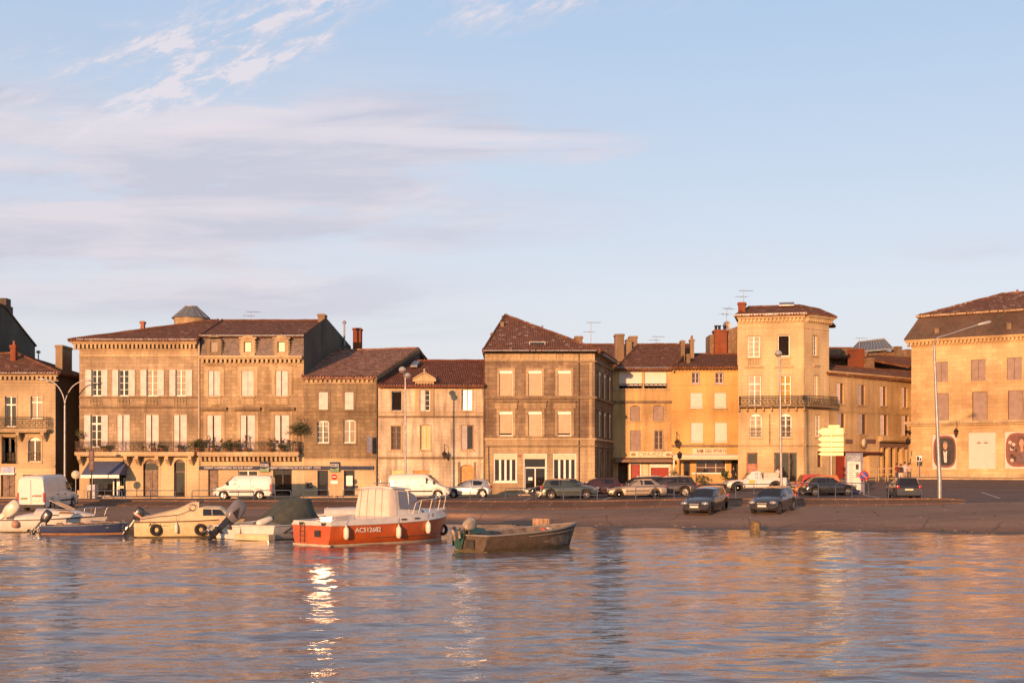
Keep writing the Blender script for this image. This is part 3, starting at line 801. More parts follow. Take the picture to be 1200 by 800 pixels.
    def downpipe(s, px, y0, y1, mat=None, r=.06, out=.09):
        x = s.s_(px); m = MB(); m.tube([(x,-out,s.z_(px,y0)),(x,-out,s.z_(px,y1))], r, 6)
        for k in range(4):
            z = s.z_(px,y0+(y1-y0)*(k+.5)/4); m.box(x-.09,x+.09,-out-.02,0,z,z+.04)
        return m.build('downpipe', mat or ZINC, s.root)
    def gutter(s, x0, x1, y, out=.5, mat=None, ends=0):
        a,b = s.s_(x0)-ends, s.s_(x1)+ends; z = s.z_(x0,y)
        m = MB(); m.tube([(a,-out,z),(b,-out,s.z_(x1,y) if abs(s.u.y) < .02 else z)], .075, 8); return m.build('gutter', mat or ZINC, s.root)

def text(body, h, mat, parent, pos, rot=(PI/2,0,0), align='CENTER', depth=.012, name='lettering', sx=1.0, bold=0.0):
    cu = bpy.data.curves.new('t','FONT'); cu.body = body; cu.size = h*1.38; cu.align_x = align; cu.align_y = 'CENTER'; cu.extrude = depth; cu.offset = bold; cu.resolution_u = 3
    ob = bpy.data.objects.new('t', cu); COL.objects.link(ob)
    dg = bpy.context.evaluated_depsgraph_get(); me = bpy.data.meshes.new_from_object(ob.evaluated_get(dg))
    bpy.data.objects.remove(ob)
    me.materials.clear(); me.materials.append(mat)
    for v in me.vertices: v.co.x *= sx
    o = bpy.data.objects.new(name, me); COL.objects.link(o); o.parent = parent; o.location = pos; o.rotation_euler = rot
    return o

# ================= A: house at the left edge, standing forward
A = House('corner_house', 'cream stone house at the left edge with arched first floor windows', 'house', -160, 113, 65, 113, .66, [ST_A, ST_Bg, ST_shade], depth=10.4)
for dx in (0, -29.5, -59, -88.5):
    A.win(4.5+dx if dx else 6, 464, 19+dx, 500, 'glass', grid=(2,1), transom=True, pane=G_CURT if dx else G_DARK, surround=.1)
    A.win(33+dx, 512, 48+dx, 541, 'glass', rise=.45, grid=(2,1), pane=G_BRN, guard=True, surround=.12)
A.win(36, 464, 50, 490.5, 'glass', grid=(2,1), transom=True, pane=G_CURT, surround=.1)
A.win(4-.3, 512, 18, 541, 'glass', rise=.45, grid=(2,1), pane=G_BRN, guard=True, surround=.12)
A.win(-26, 512, -11, 541, 'glass', rise=.45, grid=(2,1), pane=G_BRN, guard=True)
A.door(1,555,18,584, WOODD, leaves=2); A.door(27,556,39,584, WOODD, leaves=1); A.door(-40,555,-20,584, WOODD)
A.zones = [(A.z_(30,546),0)]; A.mats = [ST_Bg, ST_A, ST_shade]; A.zones = [(A.z_(30,546),1)]
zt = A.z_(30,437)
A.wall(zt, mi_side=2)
A.cornice(zt, .62, .5, .4, ST_A, ends=.0, e1=A.len+.35)
A.band(-160,65,446,448.5,.08,ST_A); A.band(-160,65,545,547.5,.1,ST_A)
A.balcony(-60,59,503,505.5,489,.95,(-35,-6,24,53),slabmat=ST_A,bh=.75)
e = A.len+.55
AX = 8.2
A.lroof([[(-1,-.6,zt),(e,-.6,zt),(e-6,5.3,zt+2.2),(-1,5.3,zt+2.2)], [(e,-.6,zt),(e,10.9,zt),(e-6,5.3,zt+2.2)], [(e,10.9,zt),(-1,10.9,zt),(-1,5.3,zt+2.2),(e-6,5.3,zt+2.2)]], TL_1)
A.gutter(-160,65,437.3,.62,ends=.4)
A.chimney(65,404,73,434,117,ST_chim,2.6,0); A.chimney(12,404,18,420,116,ST_brick,.6,1)
b = A.box('shop_sign',2,547,17,553.5,-.12,-.002,paint('sky_blue_sign',(.13,.22,.45),.4)); A.box('shop_sign',0,554,18,556,-.3,-.002,WHITE)
# ---- tall gabled house behind
Z = House('gabled_house', 'tall gabled house in shaded grey with two chimney stacks behind the left corner house', 'house', -38.7, 124, 41, 141.6, .7, [ST_shade,ST_shade], depth=12)
Z.wall(Z.z_(41,420))
pts = [(-38,420),(41,420),(41,405),(38,401),(25,385),(15,372),(10,365),(5,360),(0,357),(-10,357),(-38,385)]
m = MB(); m.prism([(Z.s_(x),Z.z_(x,y)) for x,y in pts][::-1], -.01, .3); m.build('gable', ST_shade, Z.root)
m = MB(); pr = [(Z.s_(x),Z.z_(x,y)) for x,y in ((42.0,405.5),(38,400.5),(25,384.3),(15,371.3),(5,359.3),(0,356.5),(-10,356.5),(-39,385))]
for (a,za),(b_,zb_) in zip(pr,pr[1:]): m.slab([(b_,-.12,zb_+.1),(a,-.12,za+.1),(a,12.2,za+.1),(b_,12.2,zb_+.1)][::-1], .16)
m.build('roof', TL_1, Z.root)
def zbox(x0,x1,y0,y1,y_,mat):
    a,b = Z.s_(x0),Z.s_(x1); m=MB(); m.box(a,b,y_,y_+.9,Z.z_(x1,y1),Z.z_(x1,y0)); return m.build('chimney',mat,Z.root)
zbox(6,15.5,360,384,.02,ST_shade); zbox(9.5,15,351,362,.2,ST_shade)
m = MB(); c = Z.loc(45,414,140); m.tube([c-Vector((0,0,3)),c+Vector((0,0,.2))],.07,6); m.lathe([(.0,0),(.24,.05),(.24,.25),(0,.35)],tuple(c),8); m.build('vent_cowl', ZINC, Z.root)

# ================= B
B_ = House('balcony_house', 'long stained stone house with a full width balcony and a blue awning over its shop', 'house', 93, 113, 233, 113, .70, [ST_Bg,ST_B,ST_Fl], depth=18)
Bh = B_
for i,(x0,x1) in enumerate(((107.5,119),(139,151),(172,185),(206,218))):
    Bh.win(x0,433,x1,464,'open',grid=(2,4),pane=G_DARK if i<2 else G_CURT,open_w=.52,surround=.0,sill=False,yaw=(3,2.5,2,0)[i])
Bh.win(106.5,486,119,524,'open',grid=(2,4),pane=G_DARK,yaw=3.2,open_w=.55,transom=True,sill=False)
for x0,x1 in ((137,152),(170.5,186),(203.5,219)):
    Bh.win(x0,485.5,x1,528.5,'shut',surround=.08,sill=False,gap=.05,shut=SHUT,side=.46)
Bh.opening(Bh.R(105,541,148,584.5),.5,.5)
Bh.door(168,538,186,584,WOODD,rise=.95,surround=.12,sur_mat=ST_Bg,fan=1.0); Bh.door(204,538,217,584,paint('dark_purple_paint',(.07,.03,.03),.5),rise=.65,glassy=True,leaves=1,fan=1.1,surround=.12,sur_mat=ST_Bg)
Bh.zones = [(Bh.z_(100,533),1),(Bh.z_(100,417),2)]
zt = Bh.z_(100,399)
Bh.wall(zt, mi_side=1)
Bh.cornice(zt,.72,.7,.36,TRIM,e0=-.55,e1=Bh.len-.05)
Bh.band(93,233,415.5,418,.12,TRIM); Bh.band(93,233,464.5,466.5,.12,TRIMd); Bh.band(93,233,475.5,478,.14,TRIMd)
for x0,x1 in ((105,120),(137,152),(170,185),(203,219)):   # little balusters below the second floor windows
    m = MB(); a,b,z1,z2 = Bh.R(x0,467,x1,474.5)
    for i in range(9):
        x = a+(b-a)*(i+.5)/9; m.lathe([(.04,0),(.065,.12),(.035,.35),(.05,z2-z1)],(x,-.06,z1),6)
    m.build('balustrade', TRIM, Bh.root)
Bh.balcony(92,231,529.5,533,517.5,1.05,(96,150,163,186.5,198,225),slabmat=ST_Bg,bh=.8)
Bh.downpipe(233.3,420,520,paint('pale_pipe',(.5,.4,.3),.6))
# shop front
sf = Bh.R(105.5,545,147.5,584.5)
m = MB(); a,b,z1,z2 = sf
for x,w in ((a,.1),(b-.1,.1),(Bh.s_(131),.1),(Bh.s_(135.5),.38),(Bh.s_(139),.12)): m.box(x,x+w,.34,.46,z1,z2)
m.box(a,b,.35,.45,z1,z1+.3); m.box(a,b,.35,.45,z2-.25,z2)
sw = m.build('shop_window', WHITE, Bh.root)
m = MB(); m.slab([(a,.47,z1),(b,.85,z1),(b,.85,z2+.4),(a,.47,z2+.4)],-.01,up=(0,-1,0)); m.build('pane', G_DARK, sw)
m = MB(); m.box(Bh.s_(137),Bh.s_(144),.30,.33,Bh.z_(140,572),Bh.z_(140,569)); m.build('notice', CREAMP, sw)
aw = MB(); x0,x1 = Bh.s_(105),Bh.s_(149); zt_ = Bh.z_(120,541.5)+.1; zb_ = Bh.z_(120,556)-.0
OUT=2.3
p = [(x0,-.05,zt_),(x1,-.05,zt_),(x1,-OUT,zb_),(x0,-OUT,zb_)]
n=14
for i in range(n):
    t0,t1=i/n,(i+1)/n; q=[Vector(p[0]).lerp(Vector(p[1]),t) for t in (t0,t1)]; w_=[Vector(p[3]).lerp(Vector(p[2]),t) for t in (t0,t1)]
    aw.slab([q[0],w_[0],w_[1],q[1]],.03)
AWN = paint('blue_awning_cloth',(.09,.11,.19),.85,vary=.05,scale=1)
ao = aw.build('awning', AWN, Bh.root)
m = MB(); m.box(x0,x1,-OUT-.04,-OUT,zb_-.28,zb_); m.build('valance', WHITE, ao)
m = MB(); m.poly([(x0,-.05,zt_-.03),(x0,-OUT,zb_-.03),(x0,-.05,zb_-.03)]); m.poly([(x1,-.05,zt_-.03),(x1,-OUT,zb_-.03),(x1,-.05,zb_-.03)]); m.build('side_flap', AWN, ao)
# roof shared line with C : ridge at Y=122
zr = lambda hs, px, py, Y: hs.loc(px,py,Y).z
zR = zr(Bh,250,375,122); o=.75
xr = Bh.loc(262,375,122).x
Bh.lroof([[(-o,-o,zt),(Bh.len,-o,zt),(Bh.len,9,zR),(xr-1.0 if xr-1.0<Bh.len else Bh.len-.3,9,zR)], [(-o,18,zt),(-o,-o,zt),(Bh.len-.3,9,zR)], [(Bh.len,18,zt),(-o,18,zt),(Bh.len-.3,9,zR),(Bh.len,9,zR)]], TL_1)
Bh.gutter(93,232.5,398.6,.78,ends=.0)
Bh.chimney(164.5,376,168.5,388,117,TERRA,.5,0)
# roof lantern
m = MB(); c = Bh.loc(224,381,125); rr = Bh.loc(244,381,125).x-c.x
m.lathe([(rr,-1.6),(rr,.45),(rr*1.04,.5),(rr*1.04,.62)], tuple(c), 8); lan = m.build('roof_lantern', TRIM, Bh.root)
GLZ = paint('lantern_glass',(.13,.15,.17),.25,.0,.1,spec=.6)
m = MB(); rb = rr*1.12; m.lathe([(rb,.62),(rr*.38,1.72),(rr*.38,1.78)], tuple(c), 16); m.build('glass_roof', GLZ, lan)
m = MB()
for k in range(16):
    a=2*PI*k/16; m.tube([c+Vector((rb*math.cos(a),rb*math.sin(a),.64)),c+Vector((rr*.38*math.cos(a),rr*.38*math.sin(a),1.75))],.035,4)
m.lathe([(rr*.36,1.76),(rr*.4,1.84),(0,1.9)],tuple(c),12); m.build('glazing_bar', ZINC, lan)

# ================= C
C = House('bank_house', 'brown stone bank house with three roof dormers and potted plants on its balcony', 'house', 233.5, 113, 356, 113, .70, [ST_Bg,ST_C,ST_shade], depth=20)
for i,(x0,x1) in enumerate(((244,258),(283,297.5),(323,337.5))):
    C.win(x0,434,x1,464,'shut',surround=.34,shut=SHUT,gap=.01 if i==1 else .035,side=.46 if i!=1 else .5)
    C.win(x0-1.5,486,x1+1.5,527,'shut',surround=.3,shut=SHUT,gap=.07,side=.44,sill=False)
    C.band(x0-8,x1+8,477,480,.35,TRIMd,'hood_mould'); C.box('apron_panel',x0,466.5,x1,474,-.06,-.002,TRIM)
C.door(244,547,256,584,WOODD,leaves=1); C.win(279,551,302,579,'glass',grid=(2,1),pane=G_DARK,sill=True); C.door(320,550,342,584,IRON,leaves=2,glassy=True)
C.zones=[(C.z_(300,533),1)]
zt = C.z_(300,417); zm = C.z_(300,393)
zR = C.loc(300,375.5,122).z
pk = C.loc(373,380,121).z
C.wall(zt, gr=[(0,zm+.1),(8.6,zR+.25),(11,zR-.1),(20,C.loc(412,406,133).z)], gl=[(0,zt),(0.1,zm),(9,zR),(18,zm)], mi_side=2, slant=1.65)
C.cornice(zt,.62,.55,.4,TRIM,e0=.05,e1=C.len-.1)
C.lroof([[(.02,-.02,zt),(C.len-.02,-.02,zt),(C.len-.05,.55,zm),(.02,.55,zm)]], paint('attic_lead',(.19,.15,.13),.7,.1,.2), name='attic_slope')
C.lroof([[(0.01,.15,zm+.02),(C.len-.05,.15,zm+.02),(C.len+.65,9,zR),(0.01,9,zR)], [(C.len+.65,9,zR),(0.01,9,zR),(0.01,20,zm),(C.len+1.5,20,zm)][::-1]], TL_1)
C.gutter(233.5,356,393,.0)
for i,x in enumerate((251,290.5,330)):
    a,b,z1,z2 = C.R(x-4.6,400,x+4.6,413); dm = MB()
    dm.box(a-.28,b+.28,-.1,.6,z1-.28,z1); dm.box(a-.28,a,-.1,.7,z1,z2); dm.box(b,b+.28,-.1,.7,z1,z2); dm.box(a-.28,b+.28,-.1,.8,z2,z2+.2)
    if i: dm.add([(a-.42,-.18,z2+.2),(b+.42,-.18,z2+.2),(b+.42,.9,z2+.2),(a-.42,.9,z2+.2),(a-.42,-.18,z2+.36),(b+.42,-.18,z2+.36),(b+.42,.9,z2+.36),(a-.42,.9,z2+.36)],[(0,1,5,4),(4,5,6,7),(0,3,2,1),(1,2,6,5),(3,0,4,7)])
    dm.add([(a-.2,-.12,z2+.36),((a+b)/2,-.12,z2+.62),(b+.2,-.12,z2+.36),(a-.2,.8,z2+.36),((a+b)/2,.8,z2+.62),(b+.2,.8,z2+.36)],[(0,2,1),(0,1,4,3),(1,2,5,4)])
    for k in range(5):
        z = z1+(z2-z1)*k/4.5; dm.box(a-.40,a-.28,-.08,.3,z,z+.12); dm.box(b+.28,b+.40,-.08,.3,z,z+.12)
    d = dm.build('dormer', TRIM if i else TRIMd, C.root)
    m = MB(); m.box(a,a+.08,0,.1,z1,z2); m.box(b-.08,b,0,.1,z1,z2); m.box(a+.08,b-.08,0,.1,z2-.08,z2); m.box(a+.08,b-.08,0,.1,z1,z1+.08); wf = m.build('window', BROWNF, d)
    yaw = (0,3.6,4.2)[i]; t_=math.tan(math.radians(yaw))
    m = MB(); m.slab([(a,.05+(b-a)*t_,z1),(b,.05,z1),(b,.06,z2),(a,.06+(b-a)*t_,z2)],-.01,up=(0,-1,0)); m.build('pane', G_CURT if i==0 else G_GLOW, wf)
C.balcony(234,352,529.5,533.5,517.5,1.0,(),slabmat=TRIM)
m = MB(); x0,x1=C.s_(237),C.s_(350); zc=C.z_(290,534)
for i in range(23):
    x=x0+(x1-x0)*i/22; m.prism([(x-.1,zc),(x+.1,zc),(x+.1,zc-.45),(x-.1,zc-.45)],-.02,-.55)
m.build('corbel_course', TRIM, C.root)
C.chimney(372.5,367.5,380.5,398,121,ST_chim,1.3,0); C.chimney(413.5,384,423,408,132,ST_brick,1.2,0)
m = MB(); c=C.loc(403.5,379,129); m.tube([c-Vector((0,0,2.2)),c],.09,8); m.lathe([(.2,0),(.22,.12),(.06,.3)],tuple(c),8); m.build('flue_pipe', ZINC, C.root)
C.downpipe(233.6,400,547,paint('pale_pipe',(.5,.4,.3),.6))

# ================= D
D = House('low_bank_house', 'narrow brown two storey house with a pinkish tiled roof, right part of the bank front', 'house', 356, 113, 440.5, 113, .72, [ST_Bg,ST_D,ST_shade], depth=13)
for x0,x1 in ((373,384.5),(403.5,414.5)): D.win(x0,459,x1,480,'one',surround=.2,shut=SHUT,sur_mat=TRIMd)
D.win(371.5,492.5,385.5,519,'glass',rise=.14,grid=(2,4),pane=G_GLINT,surround=.16,sur_mat=TRIMd,yaw=-5.04,pitch=.6)
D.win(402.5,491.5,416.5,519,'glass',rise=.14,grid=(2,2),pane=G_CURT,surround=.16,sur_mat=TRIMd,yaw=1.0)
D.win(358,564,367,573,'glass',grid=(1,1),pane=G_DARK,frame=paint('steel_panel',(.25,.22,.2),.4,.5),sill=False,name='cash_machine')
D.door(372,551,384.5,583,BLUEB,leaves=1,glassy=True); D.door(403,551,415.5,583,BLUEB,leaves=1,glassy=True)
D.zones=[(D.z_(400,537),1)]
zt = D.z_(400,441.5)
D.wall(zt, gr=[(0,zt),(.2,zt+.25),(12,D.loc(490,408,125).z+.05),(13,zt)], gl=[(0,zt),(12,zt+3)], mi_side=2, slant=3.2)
D.cornice(zt,.5,.3,.4,TRIM,e1=D.len-.05); D.band(356,440,480.8,482.5,.1,TRIMd); D.band(356,440,537,538.5,.06,TRIM)
D.roof([[(353,441.5,112.6),(440,441.5,112.6),(490,408,125),(388,411,125)]], TL_2,.2)
D.roof([[(438.5,441,112.6),(441.5,441,112.6),(492.5,408,125),(489.5,408,125)]], ST_chim,.35,name='verge')
D.roof([[(388,411,125),(490,408,125),(502,424,131),(400,424,131)][::-1]], TL_2,.2)
D.downpipe(441.6,444,583,IRONb,.08)
D.box('poster',405.5,557,413,569,.12,.14,WHITE)
D.box('hanging_sign',432,511,437.5,530,-1.1,-.98,paint('slate_blue_sign',(.10,.11,.2),.5))
# bank fascia
for hs,x0,x1 in ((C,234,355.5),(D,356.5,438)): hs.box('fascia',x0,545.8,x1,550.2,-.16,-.003,BLUEB)
FW = paint('sign_white',(.75,.73,.70),.5,vary=.02)
text('CREDIT COMMERCIAL DU SUD OUEST',.17,FW,C.root,(C.s_(268),-.17,C.z_(268,548)),sx=1.06)
text('CREDIT COMMERCIAL DU SUD OUEST',.17,FW,C.root,(C.s_(341),-.17,C.z_(341,548)),sx=.92)
text('CCSO',.17,FW,D.root,(D.s_(372),-.17,D.z_(372,548)))
GRN = paint('sign_green',(.03,.16,.06),.4,vary=.05)
for hs,x in ((C,310.5),(D,392.5)):
    a,b,z1,z2 = hs.R(x-5.6,541,x+5.6,552.5); m = MB(); m.box(a,b,-.26,-.17,z1,z2); sg = m.build('logo_sign', BLUEB, hs.root)
    m = MB(); m.add([(a+.02,-.268,z1+.02),(b-.02,-.268,z1+.02),(b-.02,-.268,z1+.42),((a+b)/2,-.268,z1+.24),(a+.02,-.268,z1+.30)],[(0,1,2,3,4)]); m.build('emblem', GRN, sg)
    text('CCSO',.24,FW,sg,((a+b)/2,-.27,z1+.56),sx=.85,bold=.004)

# ================= E
E = House('pale_house', 'pale limestone house with a pedimented roof dormer above its middle bay', 'house', 443, 113, 567.5, 113, .80, [ST_E,ST_E,ST_shade], depth=12)
E.win(459,458,471,481.5,'dark',surround=.1,sill=True,frame=paint('blue_grey_frame',(.3,.32,.36),.5)); E.win(541,456,553.5,481,'glass',grid=(2,1),pane=G_GLOW2,yaw=-8.3,pitch=1.1,surround=.08,frame=CREAMP)
E.win(458.5,499,470,527,'glass',grid=(2,4),frame=BROWNF,pane=G_BRN,surround=.1); E.win(492.5,498,504,526.5,'glass',grid=(2,3),frame=CREAMP,pane=G_GLOW,yaw=-2,surround=.1); E.win(540.5,498,554.5,526.5,'half',side='l',grid=(2,1),frame=BROWNF,shut=SHUTg,surround=.06)
E.win(458,551,476,562,'roll',shut=paint('yellow_blind',(.75,.56,.25),.6),lid=False); E.win(484,551,504,562,'roll',shut=WOODO,lid=False); E.door(539.5,544,555,584,WOODO,rise=.25,surround=.22,leaves=1,sur_mat=TRIMd)
zt = E.z_(500,452)
dw = E.R(487,452,508,488)
E.win(492,456.5,504,481.5,'half',side='l',grid=(2,4),surround=.0,frame=WHITE,shut=SHUT)
E.zones=[]
E.wall(zt,mi_side=2, gl=[(0,zt),(10.5,E.loc(473,423,123.5).z),(12,zt+2)], gr=[(0,zt),(10.5,E.loc(568,422.5,123.5).z),(12,zt+2)])
E.band(443,567,451.5,454,.16,TRIM,'cornice'); E.band(443,567,487,489,.14,TRIMd); E.band(443,567,535,537.3,.14,TRIMd); E.band(443,567,482.3,483.6,.05,TRIM)
E.roof([[(443,451.5,112.4),(567.5,451.5,112.4),(567.5,422.5,123.5),(473,422.5,123.5)]],TL_3,.18)
E.roof([[(567.5,422.5,123.5),(473,422.5,123.5),(470,432,128),(567.5,432,128)]],TL_3,.18)
E.gutter(443,567,452,.5,ends=-.05)
a,b,z1,z2 = E.R(486.5,447,508.5,487)
m = MB(); 
ra,rb_,rz1,rz2 = E.R(492,456.5,504,481.5)
m.box(a,ra,-.12,-.001,z1,z2); m.box(rb_,b,-.12,-.001,z1,z2); m.box(ra,rb_,-.12,-.001,rz2,z2); m.box(ra,rb_,-.12,-.001,z1,rz1)
m.box(a,b,0,3.2,zt-.2,z2-.002)
dm = m.build('dormer', TRIM, E.root)
m = MB(); xa,xb = E.s_(484),E.s_(511); xc=(xa+xb)/2; zp = E.z_(500,437.5)
m.box(xa,xb,-.3,3.0,z2,z2+.16); m.prism([(xa,z2+.16),(xb,z2+.16),(xc,zp)],-.2,3.5); 
for sgn,x_ in ((1,xa),(-1,xb)): m.slab([(x_,-.34,z2+.17),(xc,-.34,zp+.05),(xc,3.6,zp+.05),(x_,3.6,z2+.17)],-.1)
m.lathe([(.1,0),(.14,.1),(.05,.2),(.12,.34),(0,.45)],(xc,-.15,zp),8)
m.build('pediment', TRIM, dm)
m = MB(); m.slab([E.loc(481,430,119.6),E.loc(489,430,119.6),E.loc(492.5,424.7,121.6),E.loc(485,424.7,121.6)],-.18); m.build('skylight', GLZ, E.root)
E.downpipe(567.0,455,583,TRIMd,.09)

# ================= F : corner building
Fh = House('corner_building', 'tall weathered brown corner building with rounded edge, roller shutters and a steep peaked roof', 'house', 568, 113, 697, 113, .9, [ST_Fl,ST_F,ST_F], depth=11)
for x in (593,627,661.5):
    Fh.win(x-8,434,x+7.8,463.5,'roll',shut=ROLL,surround=.2,sur_mat=ST_Fl,box_h=.27)
    Fh.win(x-8,481.8,x+7.8,510.5,'roll',shut=ROLL,surround=.24,sur_mat=ST_Fl,box_h=.27,gap=.22 if x!=627 else .0,pane=DARK)
    Fh.box('hood_mould',x-13,470.5,x+13,478.5,-.14,-.002,ST_Fl); Fh.band(x-14,x+14,469,471,.26,TRIMd,'hood_mould')
for (x0,x1) in ((579.7,605),(649,674.5)):
    w_ = Fh.win(x0,532.5,x1,564,'glass',grid=(4,1),frame=WHITE,pane=G_DARK,surround=.06,sur_mat=WHITE)
    a,b,z1,z2 = Fh.R(x0,532.5,x1,538.3); m=MB(); m.box(a,b,.02,.2,z1,z2); m.build('shutter_box',CREAMP,w_)
    for i in range(1,4):
        m=MB(); x=a+(b-a)*i/4; m.box(x-.09,x+.09,.08,.22,Fh.z_(600,563.8),z1); m.build('mullion',WHITE,w_)
d_ = Fh.door(614.5,532.5,640,576,WHITE,glassy=True,leaves=2,surround=.06,sur_mat=WHITE,fan=1.15)
a,b,z1,z2 = Fh.R(614.5,532.5,640,537.5); m=MB(); m.box(a,b,.02,.2,z1,z2); m.build('shutter_box',CREAMP,d_)
a,b,z1,z2 = Fh.R(619,559,624,562.5); m=MB(); m.box(a,b,.2,.22,z1,z2); m.build('notice',WHITE,d_)
Fh.zones=[(Fh.z_(600,514),1),(Fh.z_(600,424),0)]
zt = Fh.z_(600,411.6)
# right side wall slants back to the side street; the front and side meet in a rounded edge
c1 = Fh.loc(718,424,124); 
Fh.wall(zt, gr=[(0,zt),(11,zt)], slant=c1.x-Fh.len, mi_side=1)
# side windows (seen at a very flat angle)
sd = Vector((c1.x-Fh.len,11,0)); sl_=sd.length; sdn=sd.normalized(); nrm=Vector((sdn.y,-sdn.x,0))
SM = Matrix.Translation((Fh.len,0,0)) @ Matrix(((sdn.x,-nrm.x,0,0),(sdn.y,-nrm.y,0,0),(0,0,1,0),(0,0,0,1)))
for t in (1.6,4.7,8.0):
    for (za,zb_,k) in ((Fh.z_(697,465),Fh.z_(697,434),0),(Fh.z_(697,511),Fh.z_(697,481),0),(Fh.z_(697,575),Fh.z_(697,528),1)):
        m=MB(); m.box(t,t+1.2,-.05,.02,za,zb_); m.box(t-.16,t,-.14,.02,za-.1,zb_+.16); m.box(t+1.2,t+1.36,-.14,.02,za-.1,zb_+.16); m.box(t,t+1.2,-.14,.02,zb_,zb_+.16); m.xform(SM); w_=m.build('window', TRIMd, Fh.root)
        m=MB(); m.box(t+.02,t+1.18,-.075,-.051,za,zb_-(.28 if not k else 0)); m.xform(SM); m.build('shutter', ROLL if not k else BROWNF, w_)
        if not k: m=MB(); m.box(t+.02,t+1.18,-.10,-.052,zb_-.27,zb_); m.xform(SM); m.build('shutter_box', WHITE, w_)
for py0,py1,out,mt in ((464,467,.16,TRIMd),(513,515.5,.14,TRIM),(411.6,414,.5,ZINC),(422.5,424.3,.14,TRIMd),(521.5,523.3,.14,TRIMd)):
    z1,z2 = Fh.z_(600,py1),Fh.z_(600,py0)
    m=MB(); m.box(0,Fh.len+out*.4,-out,.01,z1,z2); k0=len(m.v); m.box(0-.0,sl_,-out,.01,z1,z2); m.xform(SM,k0); m.build('cornice' if out>.3 else 'string_course', mt, Fh.root)
# rounded edge
m=MB(); m.lathe([(.42,-1),(.42,zt)],(Fh.len-.36,.40,0),20); m.build('rounded_corner', ST_Fl, Fh.root)
for i in range(6):
    x=Fh.s_(571+i*21); Fh.box('frieze_panel',0,0,0,0,-.07,-.002,ST_Fl,rect=(x,x+1.35,Fh.z_(600,421.5),Fh.z_(600,414.5)))
ap = Fh.loc(592,369,124); xL=0
zt2=zt+.02
Fh.lroof([[(-.15,-.5,zt2),(Fh.len+.45,-.5,zt2),ap,ap+Vector((-.02,.1,0))],[(Fh.len+.45,-.5,zt2),(c1.x+.4,11.5,zt2+.1),(ap.x+4,16,zt+2.6),ap],[(-.15,-.5,zt2),ap,(-.15,12,zt2)][::-1],[(ap.x,ap.y,ap.z),(c1.x+.4,11.5,zt2),(-.15,14,zt2)]], TL_4,.2)
Fh.gutter(568,697,411.4,.55,ends=.1); Fh.downpipe(678.5,415,583,IRONb,.06)
Fh.chimney(674,393.5,682.5,408,116.5,ST_chim,.8,0); Fh.chimney(575.3,389.5,578.8,398,119,ST_chim,.5,0); 
Fh.chimney(586.5,377,590.5,396,120,ST_chim,.6,0,cap=False)
p0=Fh.loc(620,407,114.6); m=MB(); m.box(p0.x,p0.x+1.45,p0.y-.3,p0.y+.9,p0.z-.1,p0.z+.5); sk=m.build('skylight', ZINC, Fh.root)
m=MB(); m.box(p0.x+.08,p0.x+1.37,p0.y-.32,p0.y-.3,p0.z+.02,p0.z+.42); m.build('pane', G_DARK, sk)
m=MB(); c=Fh.loc(630,386,121); m.tube([c-Vector((.2,0,.5)),c+Vector((.5,0,.35))],.1,6); m.build('flue_pipe', ZINC, Fh.root)
m=MB(); x=Fh.s_(576.5); m.box(x-.5,x+.6,-.12,-.05,Fh.z_(576,523.5),Fh.z_(576,521.5)); m.tube([(x-.3,-.1,Fh.z_(576,523)),(x-.25,-.1,0)],.035,6); m.build('cable_duct', IRON, Fh.root)
Fh.box('house_number',607,532.5,611,535.5,-.04,-.003,paint('number_red',(.25,.06,.04),.5))

# ---- roofs behind, between F and G
Q = House('rear_house', 'second row tiled house with clustered rendered chimneys, left of the pizzeria roof', 'house', 684, 138, 760, 138, 1.4, [ST_J,ST_J], depth=10)
Q.wall(Q.z_(700,425)); Q.roof([[(680,426,137.4),(768,430,137.4),(760,403.5,146),(684,403.5,146)],[(684,403.5,146),(760,403.5,146),(768,420,154),(680,420,154)]],TL_1)
Q.chimney(721,391,731.5,418,139,ST_chim,1.6,0); Q.chimney(734,397,740.5,418,138.6,ST_chim,1.3,0); Q.chimney(737.5,393.5,747,415,143,ST_chim,1.0,0)

# ================= G
G = House('pizzeria_house', 'ochre house with two white roller blinds in its top loggia above a pizzeria', 'house', 708, 124, 787, 124, 1.35, [ST_G,ST_G,ST_J], depth=11)
lo = [G.R(725.7,435,752.8,455), G.R(755,434.5,781.5,455)]
for r in lo: G.opening(r,0,1.2)
G.win(738.5,475,749.5,493,'one',rise=.14,shut=SHUTt,frame=BROWNF); G.win(765.5,474.5,777.5,492.5,'one',rise=.14,shut=SHUTt,frame=BROWNF)
G.win(738.5,504,750.5,528,'one',shut=SHUTt,frame=BROWNF); G.win(767,504,777.2,527,'glass',grid=(2,3),frame=paint('greyed_frame',(.36,.27,.2),.6),pane=G_BRN)
G.door(739,544,750,566,REDP,leaves=1,surround=.14,sur_mat=WHITE); 
G.win(762.5,544.5,784.5,566,'roll',shut=REDP,lid=True,box_h=.25,surround=.1,sur_mat=WHITE)
G.opening(G.R(724.5,541,736.5,566),0,2.0)
G.wall(G.z_(750,431),mi_side=2)
for r in lo:
    a,b,z1,z2 = r
    m=MB(); m.box(a+.02,b-.02,.25,.30,z1+(z2-z1)*.2,z2); bl=m.build('roller_blind', paint('white_blind_cloth',(.74,.66,.58),.7,vary=.03), G.root)
    m=MB(); m.box(a+.02,b-.02,.24,.31,z1+(z2-z1)*.2-.06,z1+(z2-z1)*.2); m.build('hem_bar', ZINC, bl)
    m=MB(); m.box(a,b,-.04,.0,z1+.42,z1+.47)
    for i in range(6): x=a+(b-a)*i/5; m.box(x-.02,x+.02,-.03,0,z1,z1+.45)
    m.build('railing', IRON, G.root)
    m=MB(); m.box(a,b,1.18,1.22,z1-.2,z2); m.build('room', DARK, G.root)
